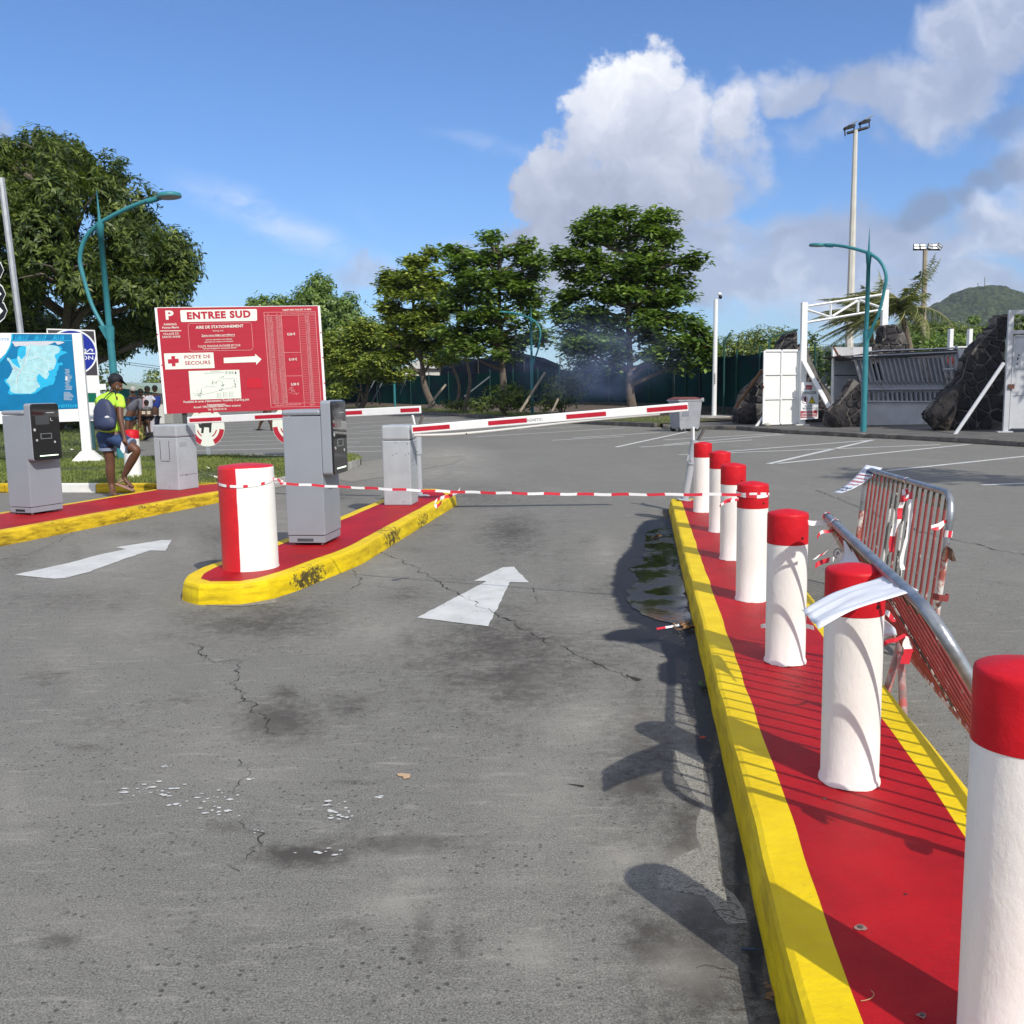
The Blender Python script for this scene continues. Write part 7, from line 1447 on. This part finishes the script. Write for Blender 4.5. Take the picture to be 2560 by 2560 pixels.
for a, b in ((.03,.32),(.35,.65),(.68,.97)): beam('truss_brace', HB(a,-.18 if a != .35 else -.56), HB(b,-.56 if a != .35 else -.18), .032)
mb = MB(); pA = at(2008,900,31.1); pB = at(2076,1024,30.2); mb.tube([pA,pB], .085, 4, smooth=False); mb.build('diagonal_brace', WHITEM, t, world=True)
# open leaf
La = at(1907,1070,30.9); Lb = at(1992,1066,31.3); dl = Lb-La; dl.z = 0; Wl = dl.length; Ml = Matrix.Translation((La.x,La.y,.11)) @ Matrix.Rotation(math.atan2(dl.y,dl.x),4,'Z'); Hl = 2.42
mb = MB(); lfM = Ml; GT_ = t
xs_ = [0,Wl*.5,Wl]; zs_ = [.06,.87,1.66,Hl]
mb = MB()
for x, w_ in ((0,.07),(Wl*.5,.045),(Wl,.07)): mb.box(x-w_/2,x+w_/2,-.045,-.003,.06,Hl, b=.004)
for z, w_ in ((.06,.06),(.87,.045),(1.66,.045),(Hl,.07)): mb.box(.04,Wl*.5-.026,-.040,-.003,z-w_/2,z+w_/2, b=.004); mb.box(Wl*.5+.026,Wl-.04,-.040,-.003,z-w_/2,z+w_/2, b=.004)
lf = mb.build('open_leaf', WHITEM, GT_); lf.matrix_local = mat_of(GT_).inverted() @ Ml
for i in range(2):
    for j in range(3): mb = MB(); mb.box(xs_[i]+.03,xs_[i+1]-.03,.0,.01,zs_[j]+.03,zs_[j+1]-.03); mb.build('panel', mat('white_sheet_metal',(.80,.80,.78),.42,vary=.02,dirt=(.55,.48,.38),dscale=2,dlo=.68,dhi=.85), lf)
mb = MB(); mb.box(-.05,-.037,-.04,.04,1.15,1.4); mb.tube([(-.04,-.06,1.22),(-.04,-.06,1.30)], .02, 8); mb.build('rusty_lock', RUSTD, lf)
mb = MB(); c = G(1918,1074); ell(mb, (c.x,c.y,.16), .11,.11,.07, 12); tag(mb.build('door_stone', mat('pale_stone',(.45,.43,.38),.9)), 'small pale stone wedged under the open gate leaf', 'stone')
# danger notice
Ms = Matrix.Translation(at(2004,1048,30.9)) @ Matrix.Rotation(R(4),4,'Z'); dn_ = frame_thing('danger_notice', 'white DANGER ACCES INTERDIT notice fixed beside the gate post', 'sign', Ms)
f = Face(Ms,1840,820,.1553); cs = [f.p(*q) for q in [(1055,875),(1335,865),(1320,1460),(1038,1478)]]; mb = MB(); mb.prism(cs[::-1],0,.03); mb.build('board', MW, dn_)
for P_ in ([(1128,918),(1228,925),(1222,995),(1118,985)],[(1040,1338),(1308,1325),(1304,1432),(1038,1448)]): mb = MB(); f.poly(mb, P_,0,.004); mb.build('red_block', SIGNRD, dn_)
mb = MB(); f.text(mb,'Sainte-Anne',1134,945,972,0,.008,width=86)
for y in (1345,): f.text(mb,'CHANTIER INTERDIT',1085,y,y+18,0,.008,width=165,bold=.02)
for y in (1372,1396,1420): f.rect(mb,1050,y,1296,y+8,0,.008)
mb.build('pale_lettering', MW, dn_)
mb = MB(); f.text(mb,'DANGER',1054,1020,1068,0,.005,width=236,bold=.02); f.text(mb,'ACCÈS',1104,1238,1268,0,.005,width=126,bold=.02); f.text(mb,'INTERDIT',1072,1282,1310,0,.005,width=190,bold=.02); mb.build('black_lettering', SIGNK, dn_)
mb = MB(); f.poly(mb, [(1222,1088),(1276,1212),(1168,1216)],0,.005); f.poly(mb, [(1222,1106),(1262,1204),(1182,1207)],1,.009); f.poly(mb, [(1216,1128),(1230,1128),(1226,1178),(1220,1178)],0,.012); f.rect(mb,1216,1184,1230,1196,0,.012); mb.build('warning_triangle', [SIGNK, mat('warning_yellow',(.75,.62,.02),.5)], dn_)
mb = MB(); k = 28; R1 = [(1107+47*math.cos(2*PI*j/k),1155+60*math.sin(2*PI*j/k)) for j in range(k)]; f.line(mb, R1, .012*1.0, 0, .006, close=True); f.line(mb, [(1075,1112),(1140,1198)], .014, 0, .012); f.poly(mb, [(1092,1160),(1094,1120),(1102,1118),(1106,1105),(1114,1106),(1120,1104),(1128,1112),(1134,1140),(1128,1185),(1108,1190)],1,.008); mb.build('no_entry_hand', [SIGNX, SIGNK], dn_)
# right-hand gate
gb = Vector((at(2512,1094,24.7).x,24.7,.11)); Mg2 = Matrix.Translation(gb) @ Matrix.Rotation(R(-12),4,'Z')
g2 = thing('metal_gate', 'white metal gate cut off by the right edge, with a sheet metal leaf', 'gate', gb)
GG = mat('shaded_white_gate_paint',(.50,.51,.54),.5,vary=.05)  # white gate paint, greyed to put the shade on it into the colour
gp('post', (-.06,.06,-.06,.06,0,3.12), (-.2,.16,-.12,.12,0,.03), parent=g2, M=Mg2, m=GG); gp('top_beam', (.062,3.2,-.04,.04,3.02,3.12), parent=g2, M=Mg2, m=GG); gp('lower_beam', (.062,3.2,-.04,.04,2.52,2.61), parent=g2, M=Mg2, m=GG)
gp('leaf_panel', (.12,2.2,.0,.02,1.66,2.44), parent=g2, M=Mg2, m=GG); gp('leaf_panel', (.12,2.2,.0,.02,.98,1.64), parent=g2, M=Mg2, m=GG); gp('leaf_panel', (.12,2.2,.0,.02,.10,.96), parent=g2, M=Mg2, m=GG)
gp('leaf_frame', (.08,.118,-.03,.03,.08,2.46), (.12,2.2,-.03,.03,2.445,2.49), (.12,2.2,-.02,-.002,1.63,1.665), (.12,2.2,-.02,-.002,.95,.985), parent=g2, M=Mg2, m=GG); gp('latch', (.0,.14,-.10,-.062,1.12,1.24), parent=g2, M=Mg2, m=RUSTD)
mb = MB()
for x, z in [(.35,2.12),(.22,1.96),(.38,1.96),(.20,1.86),(.36,1.84),(.19,1.74),(.36,1.74),(.40,1.73),(.56,1.9)]: mb.box(x,x+.03,-.006,-.001,z,z+.02+.02*((int(x*100))%3), M=Mg2)
mb.build('rust_holes', DARK, g2, world=True)
mb = MB(); mb.tube([at(2509,908,24.6), at(2382,1094,24.3)], .05, 8); tag(mb.build('leaning_brace', GG), 'long pale brace pole leaning from the right gate post to the ground', 'brace')
mb = MB(); mb.tube([at(1840,1018,32.2), at(1905,925,31.6)], .055, 6); tag(mb.build('leaning_timber', mat('brown_timber',(.17,.09,.05),.85,vary=.3,vscale=5)), 'brown timber leaning left of the open gate leaf', 'timber')
mb = MB(); mb.tube([at(1886,1072,31.0), at(1910,1040,31.0)], .05, 6); tag(mb.build('white_bar', WHITEM), 'short white bar leaning at the bottom left of the gate leaf', 'bar')
# ------------------------------------------------ ruined white building with precast screen
f_ = lambda x,y,Y: at(2060+x*.2588, 820+y*.2588, Y)
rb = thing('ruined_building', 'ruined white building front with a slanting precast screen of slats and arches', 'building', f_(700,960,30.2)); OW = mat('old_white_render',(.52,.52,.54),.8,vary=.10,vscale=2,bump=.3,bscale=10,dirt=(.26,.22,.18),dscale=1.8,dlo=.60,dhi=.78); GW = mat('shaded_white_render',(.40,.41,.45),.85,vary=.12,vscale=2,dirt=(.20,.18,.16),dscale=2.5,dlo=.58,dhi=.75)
def ext(name, pts, Y, th, m_, parent=rb):
    P = [f_(x,y,Y) for x,y in pts]; Q = [p+Vector((0,th,0)) for p in P]; n = len(P); mb = MB()
    a = sum(P[i].x*P[(i+1)%n].z-P[(i+1)%n].x*P[i].z for i in range(n))
    fs = [tuple(range(n)) if a > 0 else tuple(range(n-1,-1,-1)), tuple(range(2*n-1,n-1,-1)) if a > 0 else tuple(range(n,2*n))]+[((i,i+n,(i+1)%n+n,(i+1)%n) if a > 0 else ((i+1)%n,(i+1)%n+n,i+n,i)) for i in range(n)]
    mb.add(P+Q, fs); return mb.build(name, m_, parent, world=True)
ext('low_wall', [(345,712),(1115,716),(1012,985),(345,985)], 30.2, .25, OW); ext('wall_capping', [(338,700),(1118,706),(1116,716),(340,714)], 30.12, .35, OW)
ext('side_wall', [(92,285),(300,320),(350,710),(345,985),(78,985)], 31.2, .2, GW); ext('side_wall_crack', [(100,452),(305,454),(305,462),(100,460)], 31.17, .02, DARK); ext('white_fascia', [(95,185),(462,183),(462,232),(150,285),(98,282)], 31.0, .25, OW); ext('corner_post', [(88,195),(102,195),(92,800),(74,800)], 30.6, .1, WHITEM)
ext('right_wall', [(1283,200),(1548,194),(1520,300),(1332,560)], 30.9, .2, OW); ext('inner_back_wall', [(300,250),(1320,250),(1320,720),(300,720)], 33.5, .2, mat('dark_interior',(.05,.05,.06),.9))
# slanting screen: solid part with fins, arches below
def scr(x, y): return f_(x, y, 29.7+.5*(y-270)/440)
def xt(i, n=19): return 292+(1130-292)*i/(n-1)
def edge(i, y, n=19):            # a fin line from the top to the bottom of the screen
    t_ = (y-300)/(600-300); b = 372+(1190-372)*i/(n-1); return xt(i)*(1-t_)+b*t_
mb = MB(); vs = []; fs = []
sp = thing('tmp','x','x'); D.objects.remove(sp)
for i in range(18):
    if i in (3,4,13,14): continue
    P = [scr(edge(i,600),600), scr(edge(i+1,600),600), scr(edge(i+1,288),288), scr(edge(i,296),296)]; mb = MB(); mb.add(P+[p+Vector((0,.05,0)) for p in P], [(0,1,2,3),(7,6,5,4),(0,4,5,1),(1,5,6,2),(2,6,7,3),(3,7,4,0)]); mb.build('screen_panel', GW, rb, world=True)
for i in (3,4,13,14):
    P = [scr(edge(i,600),600), scr(edge(i+1,600),600), scr(edge(i+1,505),505), scr(edge(i,505),505)]; mb = MB(); mb.add(P+[p+Vector((0,.05,0)) for p in P], [(0,1,2,3),(7,6,5,4),(0,4,5,1),(1,5,6,2),(2,6,7,3),(3,7,4,0)]); mb.build('screen_panel', GW, rb, world=True)
for i in range(19):
    a, b = scr(edge(i,292),292), scr(edge(i,520),520); c = scr(edge(i,555)+22,555); o_ = Vector((0,-.10,0)); w_ = Vector((.022,0,0)); mb = MB()
    mb.add([a-w_,a+w_,b+w_,b-w_,a-w_+o_,a+w_+o_,b+w_+o_,b-w_+o_,c-w_,c+w_], [(4,7,6,5),(0,4,5,1),(1,5,6,2),(3,7,4,0),(7,8,9,6),(2,6,9),(3,8,7)]); mb.build('fin', GW, rb, world=True)
ext('screen_ledge', [(350,585),(1190,578),(1192,592),(352,598)], 29.95, .14, GW)
for k in range(18):
    x0 = 385+k*45.5; cw = 45.5; P = []; bar = 8; y1 = 704; y0 = 598
    if x0+cw > 1165: break
    top = [(x0,y0),(x0+cw,y0-.5)]; ar = [(x0+bar+(cw-2*bar)*(1-math.cos(q))/2*1.0+0, 650-34*math.sin(q)) for q in [PI*j/8 for j in range(9)]]
    sk = lambda x,y: (x+(y-600)*.10, y)
    ext('arch', [sk(*p) for p in [(x0,y1),(x0,y0),(x0+cw-.8,y0),(x0+cw-.8,y1),(x0+cw-bar,y1)]+ar[::-1]+[(x0+bar,y1)]], 30.15, .12, GW)
# roof edge
RT = mat('dark_roof_edge',(.06,.06,.07),.8,vary=.2); ext('roof_slab', [(150,268),(290,262),(1282,205),(1285,250),(690,282),(330,306),(290,300)], 29.5, 1.8, RT); ext('roof_edge_trim', [(288,268),(1282,222),(1283,232),(289,278)], 29.44, .06, GW)
for i in range(9): x = 545+i*84; y = 222-i*2.9; ext('roof_tile', [(x,y),(x+4,y-9),(x+60,y-16),(x+80,y-4),(x+82,y-2)], 29.5, 1.2, OW)
mb = MB(); mb.tube([f_(95,190,29.9),f_(150,285,29.8)], .035, 5); mb.tube([f_(90,285,29.9),f_(160,262,29.8)], .02, 5); mb.build('bent_rebar', RUSTD, rb, world=True)
# torn right-hand frame
for a, b in [((1275,170),(1345,545)),((1125,250),(1200,570)),((1150,402),(1310,395)),((1215,262),(1235,535)),((1170,265),(1190,400)),((1258,262),(1300,540))]: mb = MB(); mb.tube([f_(*a,29.6),f_(*b,29.9)], .045 if a[0] > 1270 else .04, 4, smooth=False); mb.build('broken_mullion', GW, rb, world=True)
ext('arch', [(1180,480),(1180,430),(1190,436),(1200,432),(1215,440),(1222,475),(1235,478),(1235,440),(1250,432),(1268,440),(1275,480),(1285,480),(1288,440),(1300,435),(1310,470),(1312,405),(1165,412),(1168,480)], 29.85, .08, GW)
mb = MB(); mb.box(*(lambda p,q: (p.x,q.x,32.0,32.1,q.z,p.z))(f_(1180,280,32),f_(1290,345,32))); mb.build('red_board_inside', mat('dull_red',(.40,.09,.07),.7), rb)
rb_l = rb.location.copy()
o = [c for c in rb.children if c.name.startswith('red_board_inside')][0]; o.data.transform(Matrix.Translation(-rb_l))
t = thing('steel_portal', 'two white posts joined by a beam, standing behind the ruined building', 'portal', f_(1210,180,34))
for x0, x1 in ((1208,1230),(1394,1414)): 
    a, b = f_(x0,10,34), f_(x1,300,34); mb = MB(); mb.box(a.x,b.x,33.9,34.1,.1,a.z); o = mb.build('post', WHITEM, None); o.data.transform(Matrix.Translation(-Vector(t.location))); o.parent = t
a, b = f_(1230,178,34), f_(1394,188,34); mb = MB(); mb.box(a.x+.01,b.x-.01,33.95,34.05,b.z,a.z); o = mb.build('beam', WHITEM, None); o.data.transform(Matrix.Translation(-Vector(t.location))); o.parent = t
# mesh fence posts right of the gate
MESHM = D.materials.new('green_wire_mesh'); MESHM.use_nodes = True; N = NT(MESHM.node_tree); out = N.n('ShaderNodeOutputMaterial'); p = N.n('ShaderNodeBsdfPrincipled'); p.inputs['Base Color'].default_value = (.02,.10,.07,1); p.inputs['Roughness'].default_value = .6; N.l(p.outputs[0], out.inputs[0])
mf = thing('mesh_fence', 'green wire mesh fence between the gate and the ruined building', 'fence', Vector((11.5,36,0)))
for a, b in [((2038,860),(2120,862))]:
    A_, B_ = at(2038,860,36), at(2180,862,36); mb = MB()
    for x in (A_.x,(A_.x+B_.x)/2,B_.x): mb = MB(); mb.tube([Vector((x,36,0)),Vector((x,36,A_.z))], .035, 6); mb.build('post', FPOST, mf, world=True)
    mb = MB(); x = A_.x
    while x < B_.x: mb.box(x-.004,x+.004,35.99,36.0,.1,A_.z-.05); x += .10
    z = .1
    while z < A_.z: mb.box(A_.x,B_.x,35.98,35.99,z-.004,z+.004); z += .14
    mb.build('wire_mesh', MESHM, mf, world=True)
# building roof beyond the people
t = thing('low_building', 'low building with a pale green roof beyond the people, left of the red sign', 'building', Vector((at(330,1040,48).x,48,0))); P = [at(x,y,48) for x,y in [(262,955),(315,957),(435,979),(435,988),(262,965)]]
mb = MB(); mb.add(P+[p+Vector((0,8,0)) for p in P], [(0,4,3,2,1),(0,1,6,5),(1,2,7,6),(2,3,8,7),(5,6,7,8,9)]); mb.build('roof', mat('pale_green_roof',(.28,.36,.31),.6,vary=.1), t, world=True)
mb = MB(); a, b = at(255,975,49), at(430,992,49); mb.box(a.x,b.x,49,55,0,b.z); mb.build('wall', mat('dim_wall',(.30,.31,.29),.8), t, world=True)
for x in (270,330,352,400): a = at(x,975,48.6); mb = MB(); mb.box(a.x-.12,a.x+.12,48.55,48.7,0,a.z); mb.build('pillar', mat('pillar_white',(.6,.6,.58),.7), t, world=True)
for ya, yb, lab in [(888,918,'upper overhead wire crossing behind the teal lamp'),(893,925,'lower overhead wire crossing behind the teal lamp')]:
    mb = MB(); a = at(150,ya-6,60); b = at(900,yb+24,95); P = [a.lerp(b,i/16)+Vector((0,0,-.6*math.sin(PI*i/16))) for i in range(17)]; mb.tube(P, .018, 5); tag(mb.build('overhead_wire', DARK), lab, 'wire', 'overhead wires at the left')
# ------------------------------------------------ hills
def hill(name, Yc, prof, depth, m_, rough, seed, res=150):
    xs = [p[0] for p in prof]; P = [at(x,y,Yc) for x,y in prof]; n = res; k = res//2; vs = []
    X0, X1 = P[0].x, P[-1].x
    for j in range(k+1):
        v = j/k; sgn = math.sin(PI*v)
        for i in range(n+1):
            x = X0+(X1-X0)*i/n; z = 0
            for a, b in zip(P, P[1:]):
                if a.x <= x <= b.x: s = (x-a.x)/(b.x-a.x); s = s*s*(3-2*s)*.5+s*.5; z = a.z*(1-s)+b.z*s; break
            y = Yc-depth+2*depth*v; q = Vector((x/rough*1.0,y/rough,seed)); hh = z*sgn**.8+noise.noise(q*.45)*rough*.03*sgn+noise.noise(q*3)*rough*.035+abs(noise.noise(q*9))*rough*.04
            vs.append((x,y,max(hh,-5)))
    fs = [(j*(n+1)+i,j*(n+1)+i+1,(j+1)*(n+1)+i+1,(j+1)*(n+1)+i) for j in range(k) for i in range(n)]; mb = MB(); mb.add(vs, fs, 0, True); return tag(mb.build(name, m_), kind='structure')
def hillmat(name, a, b, c, sc):
    m = D.materials.new(name); m.use_nodes = True; N = NT(m.node_tree); out = N.n('ShaderNodeOutputMaterial'); p = N.n('ShaderNodeBsdfPrincipled'); N.l(p.outputs[0], out.inputs[0]); pos = N.n('ShaderNodeNewGeometry').outputs['Position']
    v = N.n('ShaderNodeTexVoronoi'); N.l(pos, v.inputs['Vector']); v.inputs['Scale'].default_value = sc*3
    cc = N.mix(N.mapr(N.noise(pos, sc*.35, 8, .65), .35, .65), a, b); cc = N.mix(N.mapr(v.outputs['Distance'], .2, .8, 0, .8), cc, c); N.put(p.inputs['Base Color'], cc); p.inputs['Roughness'].default_value = .95
    bn = N.n('ShaderNodeBump'); bn.inputs['Strength'].default_value = 1; bn.inputs['Distance'].default_value = 4; N.l(N.math('SUBTRACT', N.noise(pos, sc*1.5, 8, .7), N.math('MULTIPLY', v.outputs['Distance'], .7)), bn.inputs['Height']); N.l(bn.outputs[0], p.inputs['Normal']); return m
HM = hillmat('wooded_hillside',(.034,.056,.022),(.068,.092,.038),(.014,.025,.012),.06)
hl = hill('hill', 1150, [(2120,880),(2200,850),(2260,815),(2300,782),(2350,762),(2400,730),(2440,714),(2475,715),(2520,727),(2580,747),(2700,800),(2850,860),(3000,930)], 150, HM, 90, 3, 260)
hill('far_hill', 3800, [(1700,962),(1850,920),(1990,884),(2060,868),(2110,862),(2200,868),(2400,880),(2800,930)], 900, HM, 200, 8, 120)
for x, y0, y1, lab in [(2462,717,693,'thin radio mast on the hilltop, taller one'),(2445,716,707,'short stub mast on the hilltop, left one')]:
    mb = MB(); a, b = at(x,y0+4,1150), at(x,y1,1150); mb.tube([a,b], .55, 5); tag(mb.build('radio_mast', mat('mast_grey',(.25,.25,.27),.6)), lab, 'mast', 'radio masts on the hill')
# tree beyond the right edge whose shade falls on the car park
bl = [((9.6,8.2,6.0),.9,.9,.5),((10.4,8.6,6.5),.9,.9,.5),((9.0,9.0,5.4),.7,.8,.4),((10.9,7.6,5.8),.8,.8,.5)]
tree('broadleaf_tree', 'small tree beyond the right edge, its shade falling on the car park', 'tree', Vector((10.2,8.2,0)), bl, .14, L_ALM, 40, 6, .24, .45, seed=77)
bl = [((17.6,22.2,8.6),2.6,2.6,1.6),((19.6,21.0,9.2),2.4,2.4,1.6),((16.2,23.6,7.4),1.8,1.8,1.1),((18.6,24.4,8.0),2.2,2.2,1.4),((16.8,20.8,6.8),1.5,1.6,.9),((20.6,23.6,7.6),2,2,1.2)]
tree('broadleaf_tree', 'large tree beyond the right edge, shading the ruined building and stone walls', 'tree', Vector((18.6,22.6,.1)), bl, .3, L_MANGO, 46, 7, .30, .4, seed=78)
# ------------------------------------------------ smoke and haze
def volume(name, lo, hi, dens, col, noisy=False, aniso=0.0, absorb=None):
    mb = MB(); mb.box(lo[0],hi[0],lo[1],hi[1],lo[2],hi[2]); o = mb.build(name, [], None); m = D.materials.new(name); m.use_nodes = True; N = NT(m.node_tree); out = N.n('ShaderNodeOutputMaterial'); pv = N.n('ShaderNodeVolumePrincipled'); N.l(pv.outputs[0], out.inputs['Volume'])
    pv.inputs['Color'].default_value = (*col,1); pv.inputs['Anisotropy'].default_value = aniso
    if noisy:
        tc = N.n('ShaderNodeTexCoord'); g = N.vmath('MULTIPLY', N.vmath('SUBTRACT', tc.outputs['Generated'], (.5,.5,.5)), (2,2,2)); r = N.vmath('LENGTH', N.vmath('ADD', g, N.vmath('MULTIPLY', N.vmath('SUBTRACT', N.n('ShaderNodeTexNoise').outputs['Color'], (.5,.5,.5)), (.5,.5,.5))))
        nz = N.noise(tc.outputs['Object'], .55, 6, .62); d = N.math('MULTIPLY', N.mapr(r, 1.0, .1), N.mapr(nz, .38, .68)); N.put(pv.inputs['Density'], N.math('MULTIPLY', d, dens))
    else: pv.inputs['Density'].default_value = dens
    o.data.materials.clear(); o.data.materials.append(m); return o
c = at(1500,960,39.5)
sm = volume('smoke', (c.x-4.4,37.0,.3), (c.x+3.8,41.0,4.8), .48, (.40,.53,.95), True); tag(sm, 'bluish smoke drifting in front of the fence around the tallest almond trunk', 'smoke', kind='stuff')
hz = volume('haze', (-2900,-90,-6.5), (2900,5200,330), .00010, (.75,.85,1.0)); tag(hz, kind='stuff')
# ------------------------------------------------ tidy up
for o in D.objects:
    if 'M' in o: del o['M']
SC.cycles.volume_step_rate = 4; SC.cycles.volume_max_steps = 64
print('objects', len(D.objects), 'tris', sum(len(m.polygons) for m in D.meshes))
